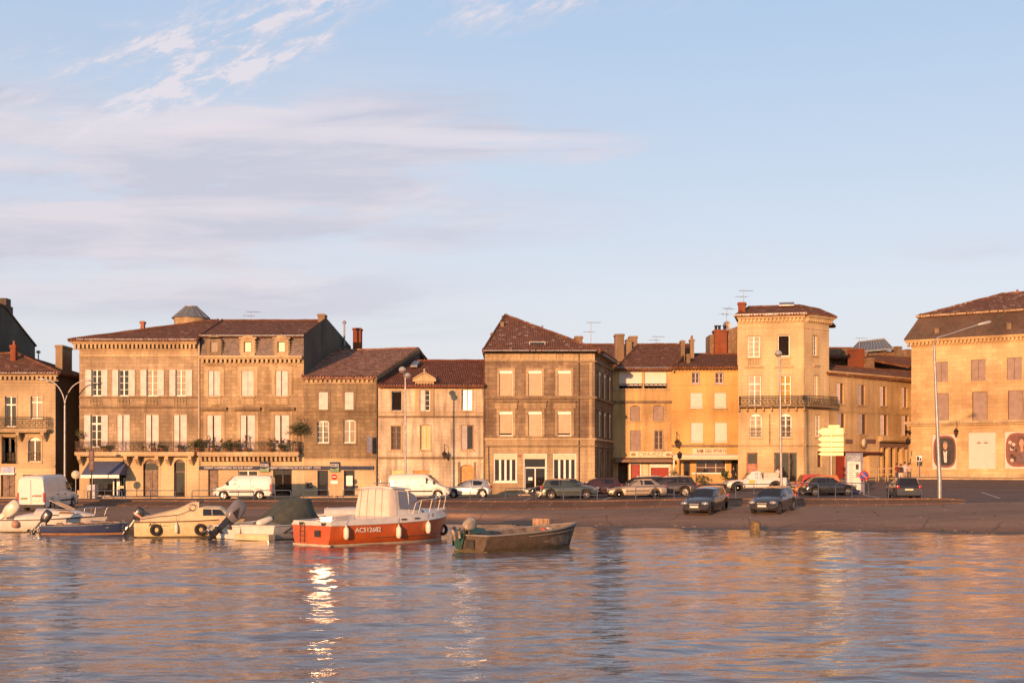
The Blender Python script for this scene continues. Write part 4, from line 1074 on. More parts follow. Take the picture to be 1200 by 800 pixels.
m=MB(); a,b,z1,z2=G.R(724.5,541,736.5,566); m.box(a,b,1.9,1.95,z1,z2); m.build('porch_door', WOODD, G.root)
G.band(719,787,469.3,471.3,.2,TRIMd,'ledge'); G.band(719,784,455.2,457.2,.15,TRIM,'ledge')
for x in (738.5,750,765.5,777.5,738.5,750.5,767,777.2):
    pass
for (x0,x1,ys) in ((738.5,749.5,(477,482,487,491)),(765.5,777.5,(477,482,487,491)),(738.5,750.5,(506,512,518,524)),(767,777.2,(506,512,518,524))):
    for xx,sg_ in ((G.s_(x0),-1),(G.s_(x1),1)):
        m=MB()
        za,zb2=G.z_(750,ys[-1])-.35,G.z_(750,ys[0])+.35; m.box(xx+sg_*.02,xx+sg_*.2,-.043,0,za,zb2)
        for j,y in enumerate(ys):
            w_=.42 if j%2 else .26; z=G.z_(750,y); m.box(xx+sg_*.2,xx+sg_*(w_+.02),-.045,0,z-.19,z+.19)
        m.build('surround', ST_J, G.root)
G.roof([[(722,431.5,123.4),(789,431.5,123.4),(812,403.5,133),(748,403.5,133)],[(748,403.5,133),(812,403.5,133),(800,420,140),(740,420,140)]],TL_1,.2)
G.roof([[(787.5,431.5,123.4),(790,431.5,123.4),(813,403.0,133),(811,403.0,133)]],ST_chim,.35,name='verge')
G.gutter(722,787,431.4,.6); 
G.chimney(798,398.5,802.5,414,128,ST_chim,.7,0); G.chimney(809,397,813.5,418,130,ST_chim,.8,1); G.chimney(805,414.5,808.8,421.5,126,ST_chim,.6,0)
sg = G.box('shop_sign',738,529,787,535.6,-.14,-.003,paint('cream_sign',(.72,.60,.42),.6,vary=.05))
SB = paint('sign_brown',(.30,.17,.08),.6,vary=.05)
text("C'IPA-PIZZ'",.38,SB,sg,(G.s_(763),-.155,G.z_(763,532.4)),sx=1.0,bold=.004)
for x in (742,783):
    m=MB(); m.lathe([(.26,0),(.26,.02)],(G.s_(x),-.16,G.z_(x,532.4)),12,axis='y'); o_=m.build('emblem', SB, sg); o_.scale=(1,1,.62); o_.location=(0,0,G.z_(x,532.4)*.38)
cn=MB(); a,b=G.s_(719.5),G.s_(787); z=G.z_(750,537.2); cn.slab([(a,0,z+.1),(b,0,z+.1),(b,-1.5,z-.12),(a,-1.5,z-.12)],.12); cn.box(a,b,-1.56,-1.5,z-.36,z-.1)
cn=cn.build('canopy', paint('brown_canopy',(.20,.12,.08),.6), G.root)
G.box('menu_board',753,543,759.5,560,-.06,-.003,CREAMP)

# ================= H
Hh = House('yellow_house', 'yellow rendered house with four white roller shutters above the sports bar', 'house', 787, 124, 866, 124, 1.45, [ST_H,ST_H,ST_H], depth=10)
for x0,x1 in ((811,819.5),(838.5,847.5)): Hh.win(x0,436.5,x1,449,'glass',grid=(2,2),frame=paint('lilac_frame',(.5,.44,.42),.6),pane=G_BRN,surround=.05,sur_mat=SHUTg)
PW = paint('white_roller',(.70,.58,.53),.6,vary=.05,scale=3)
for x0,x1 in ((808.7,823.3),(836.7,851.2)): Hh.win(x0,460,x1,478,'roll',shut=PW,lid=False,gap=.12)
for x0,x1 in ((809.5,824),(837.3,852)): Hh.win(x0,495,x1,518,'roll',shut=PW,lid=False,gap=.12)
Hh.door(801,541,809,560,WOODD,leaves=1,glassy=True); Hh.win(815.5,539,851,556,'glass',grid=(3,2),frame=WHITE,pane=G_BRN,sill=False); Hh.door(857,539,865,566,IRON,leaves=1,glassy=True)
zt=Hh.z_(820,430)
Hh.wall(zt,gr=[(0,zt),(9,Hh.loc(866,415,133).z),(10,zt)])
Hh.cornice(zt,.4,.3,.34,ST_H); Hh.band(787,865,450,451.5,.07,ST_H); Hh.band(787,865,480.5,482,.07,ST_H); Hh.band(787,866,521,523.5,.16,TRIMd)
Hh.roof([[(786,429.8,123.2),(866,429.8,123.2),(866,415,133),(806,415,133)],[(806,415,133),(866,415,133),(866,422,138),(800,422,138)]],TL_1,.18)
Hh.gutter(787,865,430.4,.38)
fb=Hh.box('fascia',787,523.8,867,532.8,-.12,-.003,ST_H); sb=Hh.box('shop_sign',811,525,851,532,-.18,-.121,CREAMP)
text('BAR DES SPORTS',.32,paint('sign_dark',(.10,.05,.045),.6,vary=.03),sb,(Hh.s_(833.5),-.2,Hh.z_(833,528.3)),sx=.86,bold=.004)
m=MB(); m.lathe([(.17,0),(.17,.02)],(Hh.s_(822),-.205,Hh.z_(822,528.3)),14,axis='y'); m.build('emblem',SB,sb)
cn=MB(); a,b=Hh.s_(784.5),Hh.s_(869); z=Hh.z_(820,533.4); cn.slab([(a,0,z+.15),(b,0,z+.15),(b,-3.0,z-.02),(a,-3.0,z-.02)],.1); cn=cn.build('awning', WHITE, Hh.root)
m=MB(); m.box(a,b,-3.06,-3.0,z-.42,z-.06); m.build('valance', CREAMP, cn)
for x in (785.2,861.5):
    m=MB(); xx=Hh.s_(x); m.box(xx-.06,xx+.06,-2.95,-2.83,-.5,z-.1); m.build('awning_post', WHITE, cn)
text('Bar  Des  Sports',.22,CREAMP,Hh.root,(Hh.s_(823),-.04,Hh.z_(823,538.6)))
# terrace wall in front of the bar
tw = House('terrace_wall','low cream terrace wall with a pale coping in front of the sports bar','wall',811,119.5,852,119.5,1.6,[CREAMP],depth=.3,group=None)
m=MB(); m.box(0,tw.len,0,.3,-.6,1.2); m.build('masonry',ST_H,tw.root); m=MB(); m.box(-.06,tw.len+.06,-.08,.38,1.2,1.32); m.build('coping',WHITE,tw.root)

# ---- tall brick chimney and rubble wall behind H
R_ = House('brick_party_wall','rubble and red brick party wall with a broad chimney stack rising behind the yellow house','wall',832,134,868,134,1.5,[ST_rub],depth=3,group=None)
R_.wall(R_.z_(850,392)); 
m=MB(); m.prism([(R_.s_(x),R_.z_(x,y)) for x,y in ((852,420),(868,420),(868,381),(852,386.5))],-.02,1.2); m.build('gable',ST_rub,R_.root)
R_.chimney(837.3,386,852,418,133.4,ST_brick,1.4,0); m=MB(); 
for x in (839,843,849): c=R_.loc(x,386,133.8); m.lathe([(.14,0),(.14,.3),(.2,.32),(.2,.42)],tuple(c),8)
m.build('chimney_pot',IRON,R_.root)

# ================= I : tower
I = House('tower_house','pale four storey tower house with a wrought iron balcony and an open top window','house',865,120,943,118.6,1.75,[ST_I,ST_I,ST_I],depth=11)
I.win(876,394,890.5,418.5,'glass',grid=(2,4),pane=G_CURT,surround=.14); I.win(911.5,392.5,925.3,417.5,'dark',surround=.14)
for x0,x1,k in ((877,891.5,0),(913.5,926.8,1)):
    I.win(x0,440,x1,475,'glass',grid=(2,2),pane=G_CURT if not k else G_GLOW,yaw=0 if not k else -15.5,surround=.08,frame=WHITE,sill=False,transom=True)
for x0,x1 in ((878.5,892.5),(914,927.3)):
    I.win(x0,484.5,x1,512.5,'glass',rise=.35,grid=(2,4),pane=G_CURT if x0<900 else G_BRN,surround=.0,frame=WHITE,guard=True)
for x0,x1 in ((876,891),(912,926)):
    a,b,z1,z2=I.R(x0,420,x1,427); m=MB()
    for i in range(8): x=a+(b-a)*(i+.5)/8; m.lathe([(.05,0),(.08,.12),(.04,.36),(.06,z2-z1)],(x,-.1,z1),6)
    m.box(a-.1,b+.1,-.2,0,z2,z2+.1); m.build('balustrade',ST_I,I.root); I.band(x0-4,x1+4,428.5,430.3,.22,TRIM,'ledge')
I.door(875,530,888,566,paint('brown_red_door',(.30,.085,.045),.5),leaves=1,fan=1.1,surround=.12,sur_mat=ST_I); I.door(907,530,934,566,WOODD,leaves=3,glassy=True)
zt=I.z_(900,369.5)
I.wall(zt,mi_side=0)
I.band(865,943,383.3,384.8,.06,ST_I); I.band(865,943,520.5,522.5,.14,TRIM); I.band(865,943,477.5,478.6,.1,ST_I)
I.cornice(zt,.62,.5,.36,ST_I,e0=-.1,e1=I.len+.05,dentmat=TRIM)
# angled right face of the tower: a second wall part
c2=Vector((I.len,0)); Pr=I.inv@Vector(((970-600)/F*120.6,120.6,0)); dvec=Vector((Pr.x-I.len,Pr.y)); sl2=dvec.length; du=dvec/sl2
class Sub(House):
    def __init__(s, parent, o, ang, length, Pw0, Pw1):
        s.P0=Vector(Pw0); s.P1=Vector(Pw1); d=s.P1-s.P0; s.len=d.length; s.u=d/s.len; s.zb=parent.zb; s.mats=parent.mats; s.depth=8
        s.inv=(Matrix.Translation((s.P0.x,s.P0.y,s.zb))@Matrix.Rotation(math.atan2(s.u.y,s.u.x),4,'Z')).inverted()
        s.ops=[]; s.zones=[]
        s.M=parent.inv@s.inv.inverted(); s.root=None; s.pr=parent
I2=Sub(I,None,None,None,((943-600)/F*118.6,118.6),((971.5-600)/F*121.0,121.0))
_before=set(bpy.data.objects)
I2.win(952,393,957.8,416.5,'glass',grid=(2,4),pane=G_DARK,surround=.12); I2.win(953,439.5,958.8,470,'glass',grid=(2,2),pane=G_GLOW,surround=.08,yaw=0); I2.win(955,486,961,511.5,'glass',grid=(2,4),pane=G_BRN,frame=WHITE)
I2.door(958,529,963.5,547,WOODD,leaves=1)
I2.wall(zt); I2.band(943.3,971,383.3,384.8,.06,ST_I); I2.band(943.3,971,520.5,522.5,.14,TRIM); I2.cornice(zt,.62,.5,.36,ST_I,e0=.05,e1=I2.len+.35,dentmat=TRIM)
I2.band(953,959.5,426.5,428.5,.2,TRIM,'ledge')
for ob in set(bpy.data.objects)-_before:
    if ob.parent is None: ob.parent=I.root; ob.matrix_local=I2.M@ob.matrix_local
e_=I2.M@Vector((I2.len,0,0)); e1_=(I2.M@Vector((I2.len+.5,-.5,0)))
zr_=zt+1.35
I.lroof([[(-.3,-.55,zt),(I.len+.2,-.55,zt),(I.len-.6,4.2,zr_),(.8,4.2,zr_)],[(I.len+.2,-.55,zt),(e1_.x,e1_.y,zt),(e1_.x-1.6,e1_.y+4.2,zr_-.05),(I.len-.6,4.2,zr_)],[(.8,4.2,zr_),(I.len-.6,4.2,zr_),(e1_.x-1.6,e1_.y+4.2,zr_-.05),(e1_.x,11,zt),(-.3,11,zt)],[(-.3,-.55,zt),(.8,4.2,zr_),(-.3,11,zt)]],TL_1,.14)
m=MB(); m.box(-.35,I.len+.2,-.62,-.5,zt-.02,zt+.12); m.build('gutter',ZINC,I.root)
I.chimney(864.8,354,873.5,368,121.5,ST_brick,1.0,0)
m=MB(); c=I.loc(922,358,122.8); m.slab([c+Vector((-.7,-.6,-.1)),c+Vector((.7,-.6,-.1)),c+Vector((.7,.4,.25)),c+Vector((-.7,.4,.25))],-.12); m.build('skylight',ZINC,I.root)
# balcony wraps both faces
def wrapbalc(zs,zb_,zrl,out):
    a0=Vector((.15,-out,0)); cI=Vector((I.len,0,0)); 
    mB=I2.M; n1=Vector((0,-1,0)); n2=(mB.to_3x3()@Vector((0,-1,0))).normalized()
    cc=cI+(n1+n2).normalized()*out/ (n1.dot((n1+n2).normalized()))
    e=mB@Vector((I2.len+.2,0,0)); ee=e+n2*out
    m=MB(); m.slab([(.15,0,zs),(.15,-out,zs),(cc.x,cc.y,zs),(ee.x,ee.y,zs),(e.x,e.y,zs),(cI.x,cI.y,zs)][::-1],zs-zb_); sl3=m.build('balcony',TRIMd,I.root)
    m=MB(); P=[Vector((.18,-.05,0)),a0,cc,ee,e]
    for p,q in zip(P,P[1:]):
        n=max(2,int((q-p).length/.13)); Zv=Vector((0,0,1)); d=(q-p).normalized()
        m.tube([p+Zv*zrl,q+Zv*zrl],.035,4); m.tube([p+Zv*(zs+.08),q+Zv*(zs+.08)],.02,4); m.tube([p+Zv*(zrl-.2),q+Zv*(zrl-.2)],.015,4)
        for i in range(n+1): 
            r=p.lerp(q,i/n); m.tube([r+Zv*zs,r+Zv*zrl],.013 if i%8 else .024,4,cap=False)
        k=max(1,n//3)
        for i in range(k):
            r=p.lerp(q,(i+.5)/k)+Zv*(zs+(zrl-zs)*.45); m.tube([r+d*.16*math.cos(t*PI/4)+Zv*.22*math.sin(t*PI/4) for t in range(8)],.016,4,closed=True)
    m.build('railing',IRONb,sl3)
    for i in range(9):
        t=i/8*I.len*.98+.1; m=MB(); m.prism([(t-.07,zb_),(t+.07,zb_),(t+.07,zb_-.35),(t-.07,zb_-.35)],-.02,-out*.7); m.build('bracket',TRIM,sl3)
wrapbalc(I.z_(900,475.3),I.z_(900,477.3),I.z_(900,464.5),.85)
m=MB(); a,b,z1,z2=I.R(917.5,406,925,417.3); m.box(a,b,.27,.3,z1,z2); m.build('orange_board',paint('orange_panel',(.62,.30,.10),.6),I.root)
I.downpipe(902,485,520,TRIMd,.05); I.downpipe(942.2,372,563,TRIM,.06)

# ================= J
J = House('receding_house','dull two storey house with narrow pale shutters receding along the side street beside the tower','house',970,121,1072,131.5,1.95,[ST_J,ST_J],depth=9)
for x0,x1,y0,y1,y2,y3 in ((980.5,989,449,473,484,507),(1005,1014,451,474.5,485,508.5),(1031,1039,452.5,475.5,486,510),(1056,1063.5,454,477,487,510.5)):
    J.win(x0,y0,x1,y1,'half',side='l' ,grid=(2,1),shut=SHUT if x0>1020 or x0<990 else SHUTg,frame=BROWNF,pane=G_BRN); J.win(x0+.5,y2,x1+1.5,y3,'half',side='l',grid=(2,1),shut=SHUT if x0>1020 else SHUTg,frame=BROWNF,pane=G_BRN)
J.opening(J.R(979.5,531.5,993,566),0,.4); J.opening(J.R(1008,533,1019,566),0,1.0); J.opening(J.R(1031,517,1068,566),0,1.6)
zt=J.z_(1000,437)
J.wall(zt)
J.cornice(zt,.45,.35,0,ST_J); J.band(971,1071,480,481.5,.08,ST_J); J.band(1029,1071,511,516,.5,ST_J,'lintel'); J.band(972,1030,528.5,530.5,.6,paint('red_brown_awning',(.13,.04,.03),.7),'fascia')
J.box('shop_front',979.5,531.5,993,566,.3,.36,REDP); J.box('shop_front',1008,533,1019,566,.8,.9,DARK); J.box('shop_front',1031,517,1068,525,.3,.5,paint('mauve_shutter',(.20,.13,.11),.7)); 
J.box('porch_back',1031,517,1068,568,1.5,1.6,ST_J)
for x in (1037,1045,1053,1061): J.box('pillar',x-1.2,524,x+1.2,568,.25,.6,ST_J)
J.box('porch_door',1054,526,1061,566,1.4,1.45,WOODD)
J.roof([[(969.5,436.8,120.6),(1073,446.2,130.9),(1073,436,137),(971,428.5,127)],[(971,428.5,127),(1073,436,137),(1073,438,141),(971,436,132)]],TL_1,.18)
m=MB(); c=J.loc(1010,518.5,J.Y_(1010)); m.lathe([(.5,-.1),(.55,-.06),(.55,.04),(.5,.08)],(c.x,-.18,c.z),20,axis='y'); cl=m.build('round_sign',paint('bronze_ring',(.25,.17,.1),.5),J.root)
m=MB(); m.lathe([(0,-.02),(.42,-.02),(.42,.01)],(c.x,-.285,c.z),20,axis='y'); m.build('disc',CREAMP,cl)
for x0,x1 in ((990,998),(1014.5,1025)): J.box('shop_sign',x0,514.5,x1,519.3,-.12,-.02,paint('purple_brown_sign',(.16,.09,.08),.6))
# rubble-walled houses behind J
N_ = House('old_rubble_house','old rubble stone house with broken roof lines behind the receding house','house',966,140,1085,146,1.9,[ST_rub],depth=9)
N_.wall(N_.z_(1000,432))
m=MB(); pts=[(966,436),(1085,446),(1085,409),(1062,409),(1030,413),(1018,414),(1003,408),(985,408),(972,412),(966,414)]
m.prism([(N_.s_(x),N_.z_(x,y)) for x,y in pts][::-1],-.02,.5); m.build('upper_wall',ST_rub,N_.root)
N_.roof([[(966,417,139),(1003,419,140),(1003,408,146),(968,408,146)],[(1016,420,139),(1075,431,140),(1078,415,148),(1018,411,147)]],TL_1,.2)
N_.chimney(1003.5,408,1016.5,440,137.5,ST_brick,1.4,0); N_.chimney(1051,405.5,1059,412,144,ST_chim,.9,0); N_.chimney(973.5,408.5,981,414,141,ST_chim,.7,0); N_.chimney(1019,419,1027,437,137,ST_rub,.9,0)
m=MB(); P=[N_.loc(x,y,Y) for x,y,Y in ((994,413.5,143),(1047,409,143),(1036,397.3,146),(1006,401,146),(1047,409,152),(994,413.5,152))]
for p in P: pass
m.slab([P[0],P[1],P[2],P[3]],.1); m.slab([P[1],P[4],P[2]],.1); m.slab([P[5],P[0],P[3]],.1); m.slab([P[4],P[5],P[3],P[2]],.1)
lt=m.build('glass_lantern',GLZ,N_.root)
m=MB()
for i in range(13):
    t=i/12; m.tube([P[0].lerp(P[1],t)+Vector((0,-.03,.05)),P[3].lerp(P[2],t)+Vector((0,-.03,.05))],.04,4)
for a_,b_ in ((0,1),(3,2),(0,3),(1,2)): m.tube([P[a_]+Vector((0,-.03,.06)),P[b_]+Vector((0,-.03,.06))],.07,4)
m.build('glazing_bar',paint('light_zinc',(.42,.42,.43),.5,.2),lt)

# ================= K
K = House('mansard_building','golden ashlar building at the right edge with a tall slate mansard and portrait panels','building',1068,125,1330,114.2,2.25,[ST_K,ST_K],depth=18)
def kx(x): return x
rows=[]
for i,(x0,x1,y0,y1) in enumerate(((1095.5,1111,424,447.5),(1138,1155,421.3,446),(1180,1197.5,418.7,445),(1222.5,1241,415.8,443),(1266,1285,413,441))):
    K.win(x0,y0,x1,y1,'shut',shut=SHUTt,surround=.14,sur_mat=ST_K,gap=.012,frame=BROWNF)
for i,(x0,x1,y0,y1) in enumerate(((1097.3,1112,460.5,492.5),(1139.5,1157.3,459,492.3),(1181.3,1199.5,457.3,492),(1224.5,1243.5,455.5,491.5),(1268,1288,454,491))):
    K.win(x0,y0,x1,y1,'roll',shut=SHUTt,lid=False,sill=False,surround=.14,sur_mat=ST_K,frame=BROWNF)
pan=((1092,1121,508.3,549.5),(1134.5,1167,506,549),(1177,1210,505,548.6),(1221,1256,503.5,548.2))
for x0,x1,y0,y1 in pan: K.opening(K.R(x0,y0,x1,y1),0,.22)
zt=K.z_(1068,398)
K.wall(zt)
K.cornice(zt,.62,.6,.36,ST_K,e0=-.5,e1=K.len+.4)
zc=K.z_(1068,495.5); m=MB(); m.box(-.6,K.len+.3,-.5,0,zc-.12,zc+.12); m.box(-.4,K.len+.3,-.25,0,zc-.3,zc-.12); m.build('ledge',TRIM,K.root)
zl=K.z_(1068,451.5); m=MB(); m.box(0,K.len,-.06,0,zl-.08,zl+.08); m.build('string_course',ST_K,K.root)
m=MB()
for i in range(14):
    z=.25+i*.62
    if z>K.z_(1068,400): break
    m.box(-.03,.62 if i%2 else .95,-.05,0,z,z+.5)
m.build('corner_ashlar',ST_K,K.root)
m=MB(); m.box(0,K.len,-.08,0,-1,.55); m.build('plinth',TRIM,K.root)
m=MB()
for i in range(26):
    z=zc+.4+i*.33
    if z<zt-1: m.box(.02,.05+(.55 if i%2 else .35),-.04,0,z,z+.24)
m.build('quoining',ST_K,K.root)
zm=K.loc(1074,371.5,125.8).z; xm=.75
K.lroof([[(-.55,-.65,zt+.02),(K.len+.5,-.65,zt+.02),(K.len-.4,.9,zm),(xm-.2,.9,zm)],[(-.55,18,zt+.02),(-.55,-.65,zt+.02),(xm-.2,.9,zm),(xm-.2,16,zm)]],SLATE,.1,name='mansard')
rdg=K.loc(1181,347.5,131)
K.lroof([[(xm-.45,.65,zm+.02),(K.len-.2,.65,zm+.02),(K.len-5,9,rdg.z),(rdg.x,9,rdg.z)],[(xm-.45,17,zm+.02),(xm-.45,.65,zm+.02),(rdg.x,9,rdg.z)],[(K.len,17,zm),(xm-.45,17,zm),(rdg.x,9,rdg.z),(K.len-5,9,rdg.z)]],TL_4,.14)
m=MB(); m.box(xm-.5,K.len,.55,.68,zm-.06,zm+.1); m.build('ridge_trim',TRIM,K.root)
for x0,x1,y0,y1 in ((1096.5,1101.5,385.5,393),(1180.5,1186,379,387.5),(1269,1275,374,383)):
    a,b,z1,z2=K.R(x0,y0,x1,y1); m=MB(); m.box(a,b,-.35,.9,z1,z2); m.slab([(a-.08,-.42,z2),(b+.08,-.42,z2),(b+.08,1,z2+.12),(a-.08,1,z2+.12)],-.06); m.build('dormer',ST_chim,K.root)
K.chimney(1188.5,343.5,1195,356,128,ST_chim,.7,1)
# panels with portraits painted behind a red-brown rounded frame, plain sitters
PK=paint('panel_pink_white',(.66,.52,.46),.7,vary=.03); RBR=paint('panel_frame_brown',(.22,.08,.055),.6,vary=.08); PDK=paint('panel_dark',(.035,.03,.028),.6); SKN=paint('printed_skin',(.50,.27,.17),.7,vary=.12,scale=6)
def ell(cx,cz,rx,rz,n=24,p=2.0,a0=0,a1=2*PI):
    return [(cx+rx*math.copysign(abs(math.cos(a0+(a1-a0)*k/n))**(2/p),math.cos(a0+(a1-a0)*k/n)),cz+rz*math.copysign(abs(math.sin(a0+(a1-a0)*k/n))**(2/p),math.sin(a0+(a1-a0)*k/n))) for k in range(n)]
def disc(pts,y,name,mat,parent):
    m=MB(); m.prism(pts,y,y+.006); return m.build(name,mat,parent)
def portrait(x0,x1,y0,y1,woman=False):
    a,b,z1,z2=K.R(x0,y0,x1,y1); y=.17
    m=MB(); m.box(a,b,y,y+.03,z1,z2); pn=m.build('portrait_panel',PK,K.root); cx,cz=(a+b)/2,(z1+z2)/2; w,h=(b-a)/2,(z2-z1)/2
    disc(ell(cx,cz,w*.93,h*.92,28,3.2),y-.012,'printed_frame',RBR,pn); disc(ell(cx+w*.04,cz,w*.78,h*.80,28,3.2),y-.024,'printed_background',PK if False else paint('panel_umber',(.17,.07,.05),.6) if woman else PDK,pn)
    if not woman:
        disc([(cx-w*.42,cz-h*.74),(cx+w*.5,cz-h*.74),(cx+w*.5,cz-h*.05),(cx+w*.2,cz+h*.15),(cx-w*.1,cz+h*.15),(cx-w*.42,cz-h*.05)],y-.034,'printed_jacket',paint('print_black',(.02,.018,.018),.6),pn)
        disc([(cx-.02,cz-h*.62),(cx+w*.18,cz-h*.62),(cx+w*.2,cz+h*.08),(cx+w*.05,cz-h*.05),(cx-w*.1,cz+h*.08)],y-.044,'printed_shirt',paint('print_shirt',(.62,.52,.48),.6),pn)
        disc(ell(cx+w*.06,cz+h*.34,w*.17,h*.24,18),y-.050,'printed_face',SKN,pn)
        disc(ell(cx+w*.06,cz+h*.46,w*.165,h*.13,18,2,0,PI),y-.056,'printed_hair',paint('print_grey_hair',(.20,.15,.12),.7),pn)
        m=MB()
        for sx_ in (-1,1): m.box(cx+w*.06+sx_*w*.07-.03,cx+w*.06+sx_*w*.07+.03,y-.062,y-.058,cz+h*.36,cz+h*.38)
        m.box(cx+w*.06-.05,cx+w*.06+.05,y-.062,y-.058,cz+h*.22,cz+h*.235); m.build('printed_features',PDK,pn)
    else:
        rnd=random.Random(3)
        for k in range(14):
            ax=cx-w*.62+rnd.random()*w*.5; az_=cz-h*.6+rnd.random()*h*1.2
            m=MB(); 
            for q in range(5):
                t=q*2*PI/5; m.prism(ell(ax+.09*math.cos(t),az_+.09*math.sin(t),.075,.075,8),y-.045-k*.001,y-.04-k*.001)
            m.build('printed_flower',(PK,PDK,RBR)[k%3],pn)
        disc(ell(cx+w*.35,cz-h*.42,w*.42,h*.32,20,2.4),y-.036,'printed_dress',paint('print_dress',(.16,.10,.10),.7,vary=.4,scale=9),pn)
        disc(ell(cx+w*.18,cz+h*.42,w*.25,h*.32,18),y-.040,'printed_hair',paint('print_brown_hair',(.12,.055,.035),.7),pn)
        disc(ell(cx+w*.2,cz+h*.36,w*.17,h*.22,18),y-.046,'printed_face',SKN,pn); disc([(cx+w*.12,cz-h*.1),(cx+w*.34,cz-h*.1),(cx+w*.28,cz+h*.2),(cx+w*.14,cz+h*.2)],y-.044,'printed_neck',SKN,pn)
portrait(*pan[0]); portrait(*pan[2],woman=True); 
a,b,z1,z2=K.R(*[pan[3][i] for i in (0,2,1,3)]); m=MB(); m.box(a,b,.17,.2,z1,z2); m.build('blank_panel',PK,K.root)
a,b,z1,z2=K.R(pan[1][0],pan[1][2],pan[1][1],pan[1][3]); m=MB(); m.box(a,b,.17,.2,z1,z2); pn=m.build('blank_panel',PK,K.root)
for px in (1146.7,1154.8):
    sgn=1 if px>1150 else -1; cx=K.s_(px); cz=K.z_(px,519)
    disc([(cx-.26,cz-.02*sgn),(cx-.1,cz+.1),(cx+.1,cz+.1),(cx+.26,cz+.02*sgn),(cx+.08,cz-.04),(cx-.1,cz-.04)],.158,'printed_eye',paint('print_eye_grey',(.30,.22,.19),.7),pn)
    disc(ell(cx,cz+.03,.055,.055,10),.150,'printed_iris',PDK,pn)
    disc([(cx-.24,cz+.17),(cx,cz+.24),(cx+.26,cz+.2),(cx,cz+.205)],.156,'printed_brow',paint('print_eye_grey',(.30,.22,.19),.7),pn)
# ------------------------------------------------------------------ vehicles
def carpaint(name, c, metal=.0, rough=.3):
    return paint(name, c, rough, metal, .04, 2.0, coat=1.0)
RUB = paint('tyre_rubber', (.022,.02,.02), .85, vary=.1)
RIM = paint('alloy_rim', (.52,.50,.48), .35, .7, .05)
PLAST = paint('black_plastic', (.03,.028,.028), .6, vary=.1)
C_GL = glass('car_glass', (.02,.02,.024), rough=.03)
LENS = paint('clear_lens', (.34,.34,.34), .12, .3, .03, coat=1)
TAIL = paint('red_lens', (.42,.02,.015), .2, 0, .05, coat=1)
PLATE = paint('number_plate', (.62,.56,.36), .5, vary=.03)
PLATEw = paint('pale_plate', (.70,.68,.62), .5, vary=.03)
def lerp_pts(pts, x):
    if x <= pts[0][0]: return pts[0][1]
    for (a,za),(b,zb) in zip(pts, pts[1:]):
        if x <= b: return za+(zb-za)*(x-a)/(b-a)
    return pts[-1][1]
